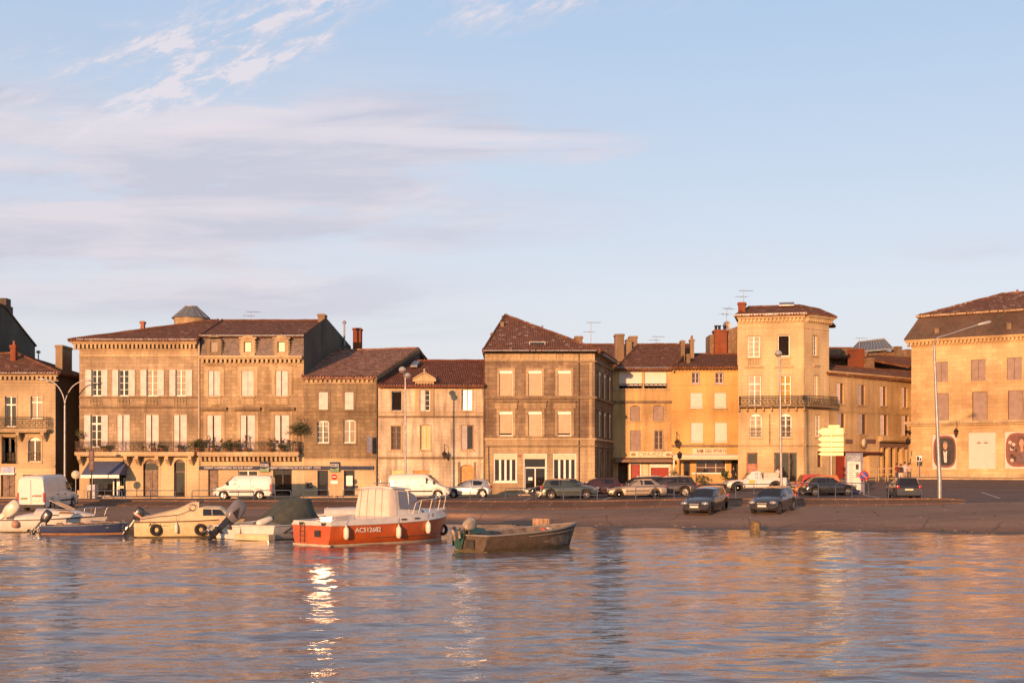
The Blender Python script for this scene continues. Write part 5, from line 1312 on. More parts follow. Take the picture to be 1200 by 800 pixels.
class Car:
    """x runs from the tail (-) to the nose (+), y to the left, z up"""
    def __init__(s, name, label, cat, L_, Wd, top, mat, wheels, wr, clear=.2, tumble=None, group=None, nose_in=.14, tail_in=.07, arch=None, mats2=None, full=False, low_mat=None):
        s.root = empty(name, (0,0,0), 0, label, cat, group); s.L=L_; s.W=Wd; s.top=top; s.mat=mat; s.wh=wheels; s.wr=wr
        s.clear=clear; s.full=full; s.nose_in=nose_in; s.tail_in=tail_in; s.arch=arch or wr*1.17
        h=L_/2
        xs=set([-h,-h+.04,-h+.12,-h+.28,h-.28,h-.12,h-.04,h])
        n=int(L_/.16)
        for i in range(n+1): xs.add(-h+L_*i/n)
        for w in wheels:
            for k in range(-7,8): xs.add(round(w+s.arch*math.sin(k/7*PI/2),4))
        for p in top: xs.add(p[0])
        xs=sorted(x for x in xs if -h<=x<=h); s.xs=[xs[0]]
        for x in xs[1:]:
            if x-s.xs[-1] > .012: s.xs.append(x)
        mb=MB(); rings=[]
        for x in s.xs:
            r=s.ring(x); rings.append([(x,y,z) for y,z in r]+[(x,-y,z) for y,z in r[::-1]][1:-1] )
        mb.loft(rings,0)
        s.body=mb.build('body',[mat],s.root,sharp=38)
        mb=MB(); mb.box(-h+.25,h-.3,-Wd*.36,Wd*.36,clear+.02,.62); mb.box(wheels[0]-.1,wheels[0]+.1,-Wd*.45,Wd*.45,wr-.05,wr+.05); mb.box(wheels[1]-.1,wheels[1]+.1,-Wd*.45,Wd*.45,wr-.05,wr+.05)
        for w in wheels: mb.box(w-s.arch*.95,w+s.arch*.95,-Wd*.40,Wd*.40,.3,wr+s.arch*.97)
        mb.build('underbody',PLAST,s.root)
    def halfw(s,x):
        h=s.L/2; t=1.0
        if x > h-.9: q=(x-(h-.9))/.9; t-=s.nose_in*q*q*q
        if x < -h+.6: q=(-h+.6-x)/.6; t-=s.tail_in*q*q*q
        if x > h-.05: t-=.02
        return s.W/2*t
    def archz(s,x):
        z=s.clear
        h=s.L/2
        if x > h-.5: z=s.clear+.06*(x-(h-.5))/.5
        for w in s.wh:
            d=abs(x-w)
            if d < s.arch: z=max(z, s.wr+math.sqrt(max(0,s.arch**2-d*d))*.98)
        return z
    def ring(s,x):
        w=s.halfw(x); zt=lerp_pts(s.top,x); zb=s.archz(x); h=s.L/2
        e=0
        if x>h-.13: e=(x-(h-.13))/.13
        if x<-h+.13: e=max(e,(-h+.13-x)/.13)
        zb2=zb+.10*e; zt2=zt-.05*e
        zm=max(zb+.03, zb+(min(zt,.95)-zb)*.5)
        if not s.full:
            return [(0,zb2),(w*.9,zb2),(w*.98,min(zm-.01,zb2+.07)),(w,zm),(w*.985,max(zm+.01,zt2-.13)),(w*.94,max(zm+.02,zt2-.05)),(w*.84,zt2),(w*.45,zt2+.025),(0,zt2+.035)]
        zw=min(1.0,zt2-.1)
        k=lambda z: 1-(max(0,z-1.0)**1.4)*.085
        z6=max(zw+.02,zt2-.14); z7=max(zw+.03,zt2-.05)
        return [(0,zb2),(w*.9,zb2),(w*.98,min(zm-.01,zb2+.07)),(w,zm),(w,max(zm+.005,zw)),(w*k((zw+z6)/2),max(zm+.01,(zw+z6)/2)),(w*k(z6),max(zm+.015,z6)),(w*k(z7)*.955,max(zm+.02,z7)),(w*k(zt2)*.86,zt2),(w*.4,zt2+.03),(0,zt2+.035)]
    def ysurf(s,x,z):
        r=s.ring(x)
        for (ya,za),(yb,zb) in zip(r[1:],r[2:]):
            if za<=z<=zb and zb>za: return ya+(yb-ya)*(z-za)/(zb-za)
        return r[3][0]
    def side_poly(s,name,pts,mat,off=.008,both=True,parent=None,sides=(1,-1),yf=None):
        """polygon x,z laid on the flank"""
        for sg in sides:
            mb=MB(); P=[]
            for x,z in pts: P.append((x,sg*((yf or s.ysurf)(x,z)+off),z))
            if sg<0: P=P[::-1]
            mb.slab(P,.02,up=(0,sg,0)); mb.build(name,mat,parent or s.root)
    def cabin(s, base, roof, wb, wt, mat=None, side_windows=(), wind=True, bevel=.05, zr_drop=.0, glass_mat=None):
        """base (xr,xf) at belt; roof (xr,xf,z); wb, wt half widths"""
        mat=mat or s.mat; G=glass_mat or C_GL
        bx0,bx1=base[0],base[1]; zb0=lerp_pts(s.top,bx0)-.04; zb1=lerp_pts(s.top,bx1)-.04; rx0,rx1,zr=roof
        n=6; rings=[]
        def pt(t):  # t 0 belt 1 roof
            x0=bx0+(rx0-bx0)*t; x1=bx1+(rx1-bx1)*t; z0=zb0+(zr-zb0)*t; z1=zb1+(zr-.03-zb1)*t
            w=wb+(wt-wb)*(t**1.25)
            return x0,x1,z0,z1,w
        s.cab=pt; s.zb=(zb0+zb1)/2; s.zr=zr; s.cabdef=(bx0,bx1,zb0,zb1)
        for t in (0,.3,.6,.85,1.0):
            x0,x1,z0,z1,w=pt(t)
            ring=[]
            m=8
            for i in range(m+1): # left side from rear to front
                u=i/m; x=x0+(x1-x0)*u; tp=1-.10*(max(0,u-.75)/.25)**2-.12*(max(0,.2-u)/.2)**2; ring.append((x,w*tp,z0+(z1-z0)*u+(.03*math.sin(PI*u) if t==1 else 0)))
            for i in range(m,-1,-1):
                u=i/m; x=x0+(x1-x0)*u; tp=1-.10*(max(0,u-.75)/.25)**2-.12*(max(0,.2-u)/.2)**2; ring.append((x,-w*tp,z0+(z1-z0)*u+(.03*math.sin(PI*u) if t==1 else 0)))
            rings.append(ring)
        mb=MB(); mb.loft(rings,0,cap=False)
        # roof with crown
        top=rings[-1]; mm=9
        c=[]
        for i in range(mm): a=top[i]; c.append((a[0],0,a[2]+.045))
        vs=top[:mm]+c+[top[2*mm-1-i] for i in range(mm)]
        fs=[(i,i+1,mm+i+1,mm+i) for i in range(mm-1)]+[(mm+i,mm+i+1,2*mm+i+1,2*mm+i) for i in range(mm-1)]
        mb.add(vs,[f[::-1] for f in fs],0,True)
        mb.add([top[0],c[0],top[-1]],[(0,1,2)],0); mb.add([top[mm-1],c[-1],top[mm]],[(0,2,1)],0)
        cb=mb.build('cabin',[mat],s.root,sharp=32)
        def yc(x,z):
            t=max(0,min(1,(z-s.zb)/(s.zr-s.zb))); x0,x1,z0,z1,w=pt(t); u=(x-x0)/max(.1,(x1-x0))
            return w*(1-.10*(max(0,u-.75)/.25)**2-.12*(max(0,.2-u)/.2)**2)
        for pts in side_windows: s.side_poly('side_window',pts,G,off=.006,yf=yc)
        def endpane(name,front,t0=.10,t1=.93,wf=.86,off=.012):
            k=5; P=[]
            a=pt(t0); b=pt(t1)
            xa,za,wa=(a[1],a[3],a[4]*.9) if front else (a[0],a[2],a[4]*.88)
            xb,zb_,wb_=(b[1],b[3],b[4]*.9) if front else (b[0],b[2],b[4]*.88)
            d=1 if front else -1
            P=[(xa+d*off,-wa*wf*1.05,za+off),(xa+d*off,wa*wf*1.05,za+off),(xb+d*off,wb_*wf*1.05,zb_+off),(xb+d*off,-wb_*wf*1.05,zb_+off)]
            if not front: P=P[::-1]
            mb=MB(); mb.slab(P,.015,up=(d,0,.3)); mb.build(name,G,s.root)
        if wind: endpane('windshield',True); endpane('rear_window',False,t0=.22,t1=.90)
        return yc
    def wheels_(s, rim='plain', rmat=None, w=.2, inset=.0):
        for x in s.wh:
            for sg in (1,-1):
                yo=sg*(s.halfw(x)-.015-inset); r=s.wr
                mb=MB(); mb.lathe([(r*.62,-w/2),(r*.9,-w/2),(r,-w/2+.04),(r,w/2-.04),(r*.92,w/2),(r*.64,w/2)],(0,0,0),22,axis='y')
                t=mb.build('wheel',RUB,s.root,loc=(x,yo-sg*w/2,r),sharp=40)
                mb=MB(); d=sg
                o=.012
                if rim=='spoke':
                    prof=[(0,.02*d+w/2*d*.6),(r*.15,.02*d+w/2*d*.6),(r*.16,w/2*d*.5),(r*.60,w/2*d*.15),(r*.66,w/2*d*.9)]
                    mb.lathe([(r*.55,w/2*d*.1),(r*.56,w/2*d*.95),(r*.67,w/2*d*1.0)],(0,0,0),22,axis='y')
                    for k in range(7):
                        a=2*PI*k/7; q=len(mb.v); mb.box(-r*.055,r*.055,w/2*d*.55,w/2*d*.9,0,r*.6); mb.xform(Matrix.Rotation(a,4,'Y'),q)
                    mb.lathe([(0,w/2*d*.95),(r*.13,w/2*d*.95),(r*.13,w/2*d*.5)],(0,0,0),10,axis='y')
                    m2=MB(); m2.lathe([(0,w/2*d*.08),(r*.55,w/2*d*.08)],(0,0,0),14,axis='y'); m2.build('brake_disc',PLAST,t)
                else:
                    mb.lathe([(0,w/2*d*1.02),(r*.2,w/2*d*1.0),(r*.26,w/2*d*.82),(r*.5,w/2*d*.78),(r*.60,w/2*d*.98),(r*.67,w/2*d*1.0)],(0,0,0),22,axis='y')
                    for k in range(8):
                        a=2*PI*k/8; q=len(mb.v); mb.box(-r*.03,r*.03,w/2*d*.8,w/2*d*.9,r*.26,r*.5); mb.xform(Matrix.Rotation(a,4,'Y'),q)
                mb.build('rim',rmat or RIM,t,sharp=35)
    def blob(s,name,mat,c,r,sides=(1,-1),parent=None,rot=0):
        """rounded lens centred on c (x, y>0, z), radii r"""
        for sg in sides:
            rings=[]; n=10
            for i in range(1,6):
                ph=-PI/2+PI*i/6; rings.append([(r[0]*math.cos(ph)*math.copysign(abs(math.cos(2*PI*k/n))**.7,math.cos(2*PI*k/n)), r[1]*math.sin(ph)*1.0, r[2]*math.cos(ph)*math.copysign(abs(math.sin(2*PI*k/n))**.7,math.sin(2*PI*k/n))) for k in range(n)])
            mb=MB(); mb.loft(rings,0); 
            if rot: mb.xform(Matrix.Rotation(sg*rot,4,'Z'))
            mb.xform(Matrix.Translation((c[0],sg*c[1],c[2])))
            mb.build(name,mat,parent or s.root)
    def std(s, plate_f=True, plate_r=True, hl=(.16,.22,.10,.70), tl=(.05,.12,.12,.85), mirror=None, mirmat=None, bump=None, grille=True, doors=(), zmir=None, skirt=True):
        h=s.L/2; wf=s.halfw(h-.15)
        s.blob('headlight',LENS,(h-hl[0]*.75,wf-hl[1]*.75,hl[3]),(hl[0],hl[1],hl[2]))
        wr_=s.halfw(-h+.08); s.blob('tail_light',TAIL,(-h+.05,wr_-tl[1]*.75,tl[3]),(tl[0]+.03,tl[1],tl[2]))
        if grille:
            m=MB(); m.box(h-.06,h+.012,-.38,.38,.30,.44); m.box(h-.05,h+.008,-.30,.30,.56,.64); m.build('grille',PLAST,s.root)
        if plate_f: m=MB(); m.box(h,h+.022,-.26,.26,.45,.56); m.build('number_plate',PLATEw,s.root)
        if plate_r: m=MB(); zr_=.62 if lerp_pts(s.top,-h)>.75 else .5; m.box(-h-.022,-h+.01,-.26,.26,zr_,zr_+.11); m.build('number_plate',PLATE,s.root)
        if bump:
            for d in (1,-1):
                m=MB(); P=[]
                for y in (-1,-.9,-.5,0,.5,.9,1):
                    w=s.halfw(d*(h-.1))
                    x=d*(h+.045-(.22 if abs(y)==1 else .06*abs(y)))
                    P.append((x,w*1.01*y,bump[0]))
                rings=[[(x-d*.08,y,z-bump[1]),(x,y,z-bump[1]),(x,y,z+bump[1]),(x-d*.08,y,z+bump[1])] for x,y,z in P]
                m.loft(rings,0,False); m.build('bumper',bump[2],s.root)
        if mirror is not None:
            for sg in (1,-1):
                m=MB(); x=mirror; y=s.W/2*.93; z=zmir or lerp_pts(s.top,x)+.08
                m.lathe([(0,-.09),(.06,-.08),(.085,0),(.06,.08),(0,.09)],(x,sg*(y+.11),z),8,axis='y'); m.tube([(x+.02,sg*(y-.1),z-.06),(x+.02,sg*(y+.05),z-.04)],.03,5); m.build('mirror',mirmat or s.mat,s.root)
        for x0 in doors:
            m=MB(); 
            for sg in (1,-1):
                m=MB(); z0=max(s.archz(x0)+.06,.30); z1=lerp_pts(s.top,x0)-.05
                P=[(x0-.008,z0),(x0+.008,z0),(x0+.008,z1),(x0-.008,z1)]
                pp=[]
                zz=[z0+(z1-z0)*k/6 for k in range(7)]
                a=[(x0-.009,sg*(s.ysurf(x0,z)+.003),z) for z in zz]; b=[(x0+.009,sg*(s.ysurf(x0,z)+.003),z) for z in zz]
                m.add(a+b,[(i,i+7,i+8,i+1) for i in range(6)]); m.build('door_seam',PLAST,s.root)
                m=MB(); z=z1-.12; m.box(x0+.10,x0+.28,sg*(s.ysurf(x0,z)),sg*(s.ysurf(x0,z)+.035),z-.02,z+.02); m.build('door_handle',s.mat if s.mat.name!='white_van' else PLAST,s.root)
    def strip(s,z,mat,x0,x1,hh=.035,name='side_moulding'):
        for sg in (1,-1):
            m=MB(); n=12; A=[]; Bq=[]
            for i in range(n+1):
                x=x0+(x1-x0)*i/n; y=s.ysurf(x,z)+.02; A.append((x,sg*y,z-hh)); Bq.append((x,sg*y,z+hh))
            m.add(A+Bq,[(i,i+1,n+2+i,n+1+i) for i in range(n)]); m.add([(x,y-sg*.02,z-.012) for x,y,z in A]+A,[(i,i+1,n+2+i,n+1+i) for i in range(n)]); m.add([(x,y-sg*.02,z+.012) for x,y,z in Bq]+Bq,[(i,i+1,n+2+i,n+1+i) for i in range(n)])
            m.build(name,mat,s.root)
    def place(s,px,Y,deg,z=None):
        """heading: degrees, 0 = nose to the right of the picture, 90 = nose away from the camera"""
        X=(px-600)/F*Y; a=math.radians(deg); w=s.wh
        zs=[gz(X+math.cos(a)*q,Y+math.sin(a)*q) for q in w]
        pitch=-math.atan2(zs[1]-zs[0],w[1]-w[0]); zc=zs[0]+(0-w[0])*(zs[1]-zs[0])/(w[1]-w[0])
        s.root.location=(X,Y,(zc if z is None else z)+.004); s.root.rotation_euler=(0,pitch,a)
        return s
def hatch(label, mat, L_=3.97, Wd=1.74, hh=1.46, rim='spoke', kind='modern', name='hatchback_car', group='cars parked along the quay', three=False, **k):
    h=L_/2
    if kind=='modern':
        top=[(-h,.80),(-h+.15,.92),(-h+.5,.96),(h-1.25,.97),(h-.6,.86),(h-.25,.74),(h-.08,.60),(h,.50)]
        c=Car(name,label,'hatchback',L_,Wd,top,mat,(-L_*.325,L_*.315),.315,group=group,**k)
        sw=[[(-h+.75,1.0),(-h+.62,1.27),(-h+.95,1.36),(-h+1.42,1.38),(-h+1.40,.99)],[(-h+1.50,.99),(-h+1.52,1.385),(-h+2.0,1.375),(-h+2.55,1.16),(-h+2.78,.99)]]
        if three: sw=[[(-h+.72,1.02),(-h+.60,1.27),(-h+.85,1.36),(-h+1.28,1.38),(-h+1.26,1.0)],[(-h+1.36,.99),(-h+1.38,1.385),(-h+2.0,1.375),(-h+2.52,1.16),(-h+2.78,.99)]]
        c.cabin((-h+.10,h-1.02),(-h+.36,h-1.95,hh-.04),Wd*.475,Wd*.365,side_windows=sw)
        c.wheels_(rim); c.std(mirror=h-1.40,doors=(h-1.22,-h+1.42) if not three else (-h+1.35,h-1.2))
    return c
# --- the two dark grey hatchbacks on the slipway
GREY = carpaint('dark_grey_metallic',(.038,.032,.030),.1)
for i,(px,Y,lab) in enumerate(((827,76.3,'dark grey hatchback on the slipway, left of the pair, nose to the water'),(906,76.0,'dark grey hatchback on the slipway beneath the tower house, right of the pair'))):
    if i==0:
        c=hatch(lab,GREY,3.97,1.74,1.46); c.root['group']='grey hatchbacks on the slipway'
        m=MB(); m.box(1.99,2.01,-.30,.30,.62,.70); m.build('grille_bar',LENS,c.root)
        m=MB(); m.lathe([(0,0),(.05,0),(.05,.02)],(1.75,0,.80),8); m.build('badge',LENS,c.root)
    else: c2_=copy_tree(c.root); c2_['label']=lab; c.root=c2_
    c.place(px,Y,-118 if i==0 else -120)
# --- teal hatchback with long glass
c=hatch('green grey three door hatchback parked before the corner building, nose to the right',carpaint('green_grey_metallic',(.07,.085,.075),.5,.28),4.03,1.72,1.44,rim='plain',three=True); c.place(666,94,2)
c.strip(.52,PLAST,-1.1,.95)
# --- old beige sedan
SAND=carpaint('old_sand_metallic',(.36,.29,.21),.55,.33)
h=2.12
c=Car('old_sedan_car','old sand coloured saloon car with angular lines parked nose to the left','saloon car',4.24,1.66,[(-h,.80),(-h+.1,.90),(-h+.75,.93),(h-1.45,.93),(h-.5,.80),(h-.1,.70),(h,.58)],SAND,(-1.32,1.34),.295,group='cars parked along the quay',nose_in=.06)
c.cabin((-h+.30,h-1.22),(-h+1.0,h-1.95,1.33),.76,.62,side_windows=[[(-h+1.0,.97),(-h+1.22,1.27),(-h+1.35,.98)][::-1] if False else [(-h+.85,.97),(-h+1.12,1.26),(-h+1.62,1.29),(-h+1.60,.97)],[(-h+1.72,.97),(-h+1.74,1.29),(-h+2.25,1.27),(-h+2.72,.97)]],bevel=.02)
c.wheels_('plain'); c.std(mirror=h-1.5,bump=(.45,.07,PLAST),doors=(h-1.4,-h+1.66),hl=(.1,.2,.08,.66)); c.strip(.55,PLAST,-.85,.85,.025); c.place(746,93.5,180)
# --- dark red brown hatch behind (rear lights to the right)
c=hatch('dark maroon hatchback behind the green one, tail light showing on its right',carpaint('maroon',(.06,.022,.02),.3),4.1,1.75,1.47,group='cars parked in the second row'); c.place(697,99.5,184)
# silver hatch partly hidden, dark hatch at left
c=hatch('silver hatchback wedged between the green and the maroon cars',carpaint('silver_grey',(.33,.34,.36),.7),3.9,1.7,1.47,group='cars parked in the second row'); c.place(672,98.8,4)
c=hatch('black hatchback with pale star rims left of and behind the green car',carpaint('black_paint',(.02,.02,.022),.1),4.0,1.72,1.45,group='cars parked in the second row'); c.place(650,98.0,178)
# --- dark estate behind sedan (wagon)
def wagon(label,mat,px,Y,deg,group='cars parked in the second row'):
    L_=4.65; h=L_/2
    top=[(-h,.82),(-h+.12,.95),(-h+.5,1.0),(h-1.4,.98),(h-.6,.88),(h-.2,.74),(h,.52)]
    c=Car('estate_car',label,'estate car',L_,1.8,top,mat,(-1.38,1.38),.33,group=group)
    c.cabin((-h+.06,h-1.15),(-h+.50,h-2.1,1.47),.86,.68,side_windows=[[(-h+.55,1.05),(-h+.75,1.38),(-h+1.45,1.42),(-h+1.45,1.02)],[(-h+1.53,1.02),(-h+1.53,1.42),(-h+2.3,1.42),(-h+2.3,1.0)],[(-h+2.38,1.0),(-h+2.38,1.42),(-h+2.7,1.41),(-h+3.1,1.2),(-h+3.3,1.0)]])
    m=MB()
    for sg in (1,-1): m=MB(); m.tube([(-h+.7,sg*.6,1.5),(-h+.9,sg*.6,1.56),(h-2.4,sg*.6,1.56),(h-2.2,sg*.6,1.48)],.02,5); m.build('roof_rail',RIM,c.root)
    c.wheels_('spoke'); c.std(mirror=h-1.5,doors=(h-1.35,-h+2.33,-h+1.5)); c.place(px,Y,deg); return c
wagon('dark brown estate car with chrome window line behind the sand coloured saloon',carpaint('dark_brown_metallic',(.045,.032,.028),.3),781,98,176)
wagon('black estate car half hidden between the maroon hatchback and the brown estate',carpaint('blue_black',(.022,.024,.032),.3),748,100.5,178)
# --- silver hatch by the white van
c=hatch('silver grey hatchback parked behind the small white van by the pale house',carpaint('silver_blue',(.36,.37,.38),.6),3.75,1.68,1.5,rim='plain',group='cars parked along the quay'); c.place(549,104,176)
# --- black old hatch and red estate, right
h=1.85
c=Car('old_hatchback_car','black boxy old hatchback parked in front of the red car','hatchback',3.7,1.6,[(-h,.78),(-h+.1,.90),(h-1.25,.92),(h-.4,.80),(h-.08,.70),(h,.56)],carpaint('black_gloss',(.018,.018,.02),.0,.25),(-1.2,1.2),.29,group='cars parked along the quay',nose_in=.06)
c.cabin((-h+.12,h-1.05),(-h+.62,h-1.72,1.34),.74,.60,side_windows=[[(-h+.75,.96),(-h+.90,1.26),(-h+1.42,1.29),(-h+1.42,.95)],[(-h+1.54,.95),(-h+1.54,1.29),(-h+2.05,1.26),(-h+2.45,.95)]])
c.wheels_('plain'); c.std(mirror=h-1.25,bump=(.44,.08,PLAST),doors=(-h+1.48,h-1.15)); c.place(971.5,94,2)
c=hatch('bright red hatchback partly hidden behind the black boxy one',carpaint('red_paint',(.42,.05,.03),.1),4.2,1.76,1.55,rim='plain',group='cars parked along the quay'); c.place(966,99,2)
c=hatch('orange small car squeezed between the black and the red cars',carpaint('orange_paint',(.55,.17,.045),.1),3.6,1.6,1.5,rim='plain',group='cars parked along the quay'); c.place(957,97,178)
# --- dark small hatch seen from behind, right
c=hatch('dark small hatchback seen from behind near the street lamp on the right',carpaint('navy_black',(.028,.03,.036),.2),3.8,1.66,1.45,rim='plain',group='cars parked along the quay'); c.place(1058.5,83.8+1.4,84)
c.strip(.5,PLAST,-.8,.8)
# --- pickup
WV=carpaint('white_van',(.66,.63,.59),.0,.35)
h=2.5
c=Car('pickup_truck','white pickup truck with a yellow door emblem parked before the tower house','pickup truck',5.0,1.76,[(-h,1.02),(-h+.05,1.04),(h-1.62,1.04),(h-.9,1.0),(h-.25,.92),(h-.05,.78),(h,.62)],WV,(-1.45,1.62),.37,clear=.34,arch=.46,group='cars parked in the second row',nose_in=.08)
c.cabin((-.42,h-1.35),(-.30,h-2.05,1.66),.80,.66,side_windows=[[(-.28,1.12),(-.24,1.55),(.06,1.57),(.06,1.1)],[(.16,1.1),(.16,1.58),(.62,1.56),(1.0,1.1)]])
m=MB(); m.box(-h+.12,-.5,-.68,.68,1.05,1.085); m.build('load_bed',PLAST,c.root)
m=MB(); m.box(-h+.02,-.46,.70,.80,1.03,1.12); m.box(-h+.02,-.46,-.80,-.70,1.03,1.12); m.box(-h+.0,-h+.1,-.70,.70,1.03,1.12); m.build('bed_rail',WV,c.root)
c.wheels_('plain',w=.24); c.std(mirror=h-1.65,bump=(.56,.11,PLAST),doors=(h-1.5,.12),hl=(.1,.2,.09,.84),tl=(.04,.08,.14,.85),grille=True)
for w in c.wh:
    for sg in (1,-1):
        m=MB(); n=12; R1=[(w+.55*math.cos(PI*k/n),sg*.895,.37+.5*math.sin(PI*k/n)) for k in range(n+1)]; m.tube(R1,.045,5); m.build('wheel_arch',PLAST,c.root)
m=MB(); e_=(.47,1.0)
for sg in (1,-1): m=MB(); m.box(.25,.72,sg*.88,sg*.905,.70,.96); m.build('door_emblem',paint('yellow_emblem',(.68,.42,.06),.5,vary=.1,scale=8),c.root)
pk_=c.place(886,104,180)
m=MB(); m.box(-.35,.85,-.45,.45,.0,.36); m.box(-.3,.8,-.42,.42,.36,.42); cr=m.build('crate',paint('pale_crate',(.55,.50,.42),.7)); tag(cr,'pale crate lying in the bed of the white pickup truck','crate'); 
cr.location=pk_.root.location+Vector((.85,0,1.13)); cr.rotation_euler=(0,0,.1)
# --- vans
def van(name,label,L_,Wd,Hh,top,wheels,wr,mat,px,Y,deg,wind,side,rear=True,group='white vans parked along the quay',doors=(),low=None,mirror=None):
    c=Car(name,label,'van',L_,Wd,top,mat,wheels,wr,clear=.24,group=group,full=True,nose_in=.12,tail_in=.03,arch=wr*1.2)
    (xa,za),(xb,zb)=wind
    def topw(x,z): 
        return c.halfw(x)*(1-(max(0,z-1.0)**1.4)*.085)*.80
    m=MB(); P=[(xa,-topw(xa,za)*1.05,za+.045),(xa,topw(xa,za)*1.05,za+.045),(xb,topw(xb,zb),zb+.05),(xb,-topw(xb,zb),zb+.05)]; m.slab(P,.02,up=(.6,0,.8)); m.build('windshield',C_GL,c.root)
    for pts in side: c.side_poly('side_window',pts,C_GL,off=.006)
    c.wheels_('plain',rmat=RIM,w=.22)
    h=L_/2
    c.blob('headlight',LENS,(h-.16,c.halfw(h-.2)-.14,.78),(.2,.2,.15)); 
    for sg in (1,-1): m=MB(); w=c.halfw(-h+.03); m.box(-h-.02,-h+.12,sg*(w-.10),sg*(w+.02),.62,1.25); m.build('tail_light',TAIL,c.root)
    m=MB(); w=c.halfw(-h+.03); m.box(-h-.07,-h+.1,-w,w,.28,.46); m.build('bumper',PLAST,c.root)
    m=MB(); w=c.halfw(h-.2); 
    rings=[[(h-.3-.0,y,.26),(h+.03-.2*abs(y/w)**3,y,.26),(h+.03-.2*abs(y/w)**3,y,.5),(h-.3,y,.5)] for y in [w*q for q in (-1,-.8,-.4,0,.4,.8,1)]]; m.loft(rings,0,False); m.build('bumper',PLAST,c.root)
    m=MB(); m.box(-h-.012,-h+.02,-.012,.012,.5,Hh-.25); m.build('door_seam',PLAST,c.root)
    m=MB(); m.box(-h-.03,-h+.02,-.60,-.10,.66,.76); m.build('number_plate',PLATE,c.root)
    for x0 in doors:
        for sg in (1,-1):
            zz=[.35+(Hh-.65)*k/10 for k in range(11)]; m=MB(); a=[(x0-.01,sg*(c.ysurf(x0,z)+.004),z) for z in zz]; b=[(x0+.01,sg*(c.ysurf(x0,z)+.004),z) for z in zz]; m.add(a+b,[(i,i+11,i+12,i+1) for i in range(10)]); m.build('door_seam',PLAST,c.root)
            m=MB(); m.box(x0-.28,x0-.08,sg*c.ysurf(x0,1.05),sg*(c.ysurf(x0,1.05)+.035),1.03,1.08); m.build('door_handle',PLAST,c.root)
    if mirror:
        for sg in (1,-1): m=MB(); y=c.ysurf(mirror,1.25); m.box(mirror-.08,mirror+.06,sg*(y+.04),sg*(y+.22),1.15,1.42); m.build('mirror',PLAST,c.root,bevel=.02)
    c.strip(.62,PLAST,wheels[0]+wr*1.3,wheels[1]-wr*1.3,.045)
    c.place(px,Y,deg); return c
# large high van at the left, tail to the camera
h=2.55
v=van('delivery_van','high roofed white delivery van at the left edge, seen from behind',5.1,1.95,2.35,[(-h,2.22),(-h+.1,2.32),(-h+.6,2.36),(h-2.1,2.36),(h-1.85,2.26),(h-1.0,1.30),(h-.9,1.22),(h-.25,1.02),(h-.06,.9),(h,.62)],(-1.45,1.6),.34,WV,58,88.2,83,((h-1.05,1.36),(h-1.80,2.22)),[[(h-1.95,1.3),(h-1.95,1.88),(h-1.62,1.86),(h-1.28,1.3)]],mirror=h-1.25,doors=(h-2.05,h-3.1))
m=MB(); m.box(-h-.02,-h+.01,-.22,-.75,.98,1.1); m.build('sticker',paint('red_sticker',(.5,.12,.08),.5,vary=.3,scale=20),v.root)
m=MB(); m.box(-h-.02,-h+.01,.25,.72,.80,.92); m.build('sticker',paint('green_brown_sticker',(.25,.2,.06),.5,vary=.4,scale=20),v.root)
m=MB(); m.box(-h-.03,-h+.01,-.10,-.16,.98,1.08); m.build('door_handle',PLAST,v.root)
# small vans
h=2.4
tp=[(-h,1.80),(-h+.08,1.90),(-h+.5,1.95),(h-1.95,1.95),(h-1.72,1.86),(h-.95,1.22),(h-.8,1.12),(h-.25,.92),(h-.06,.78),(h,.6)]
v=van('panel_van','white panel van facing left in front of the bank',4.8,1.9,1.95,tp,(-1.45,1.5),.33,WV,286,106,181,((h-.98,1.28),(h-1.68,1.84)),[[(h-1.88,1.22),(h-1.85,1.68),(h-1.60,1.68),(h-1.10,1.24)]],mirror=h-1.2,doors=(h-2.0,h-3.1))
v=van('panel_van','white panel van facing right in front of the pale house, behind the red boat',4.8,1.9,1.95,tp,(-1.45,1.5),.33,WV,493,101.5,-4,((h-.98,1.28),(h-1.68,1.84)),[[(h-1.88,1.22),(h-1.85,1.68),(h-1.60,1.68),(h-1.10,1.24)]],mirror=h-1.2,doors=(h-2.0,h-3.1))
# ------------------------------------------------------------------ boats (x to the bow, y to port, z up, water at 0)
GEL=paint('white_gelcoat',(.62,.575,.51),.35,vary=.08,coat=.5); GELc=paint('cream_gelcoat',(.66,.52,.30),.4,vary=.12,coat=.3); ORNG=paint('orange_red_hull',(.50,.098,.016),.45,vary=.10,coat=.4)
CANV=paint('cream_canvas',(.66,.56,.46),.85,vary=.06,bump=.4); GCANV=paint('green_grey_canvas',(.075,.08,.06),.85,vary=.15,bump=.4); TARP=paint('dark_green_tarpaulin',(.03,.085,.06),.6,vary=.2,bump=.6)
HULLW=paint('weathered_hull_wood',(.125,.088,.058),.7,vary=.25,scale=2.5,bump=.3); WOODt=paint('varnished_wood',(.36,.19,.08),.5,vary=.2,scale=4)
STEEL=paint('boat_steel',(.5,.48,.46),.25,.8,.05); GREYM=paint('outboard_grey',(.17,.155,.16),.35,vary=.08,coat=.3); BLKM=paint('outboard_black',(.025,.024,.026),.3,coat=.5); WHM=paint('outboard_cream',(.60,.53,.42),.4,vary=.08,coat=.4)
BLUEH=paint('blue_hull',(.035,.05,.13),.5,vary=.2); ALGAE=paint('waterline_algae',(.10,.085,.035),.8,vary=.3,scale=6); FEND=paint('fender_white',(.72,.66,.56),.5,vary=.06); ROPE=paint('rope',(.35,.28,.2),.9); DKIN=paint('dark_cockpit',(.05,.045,.04),.8,vary=.3); BUOYR=paint('buoy_red',(.42,.09,.05),.5)
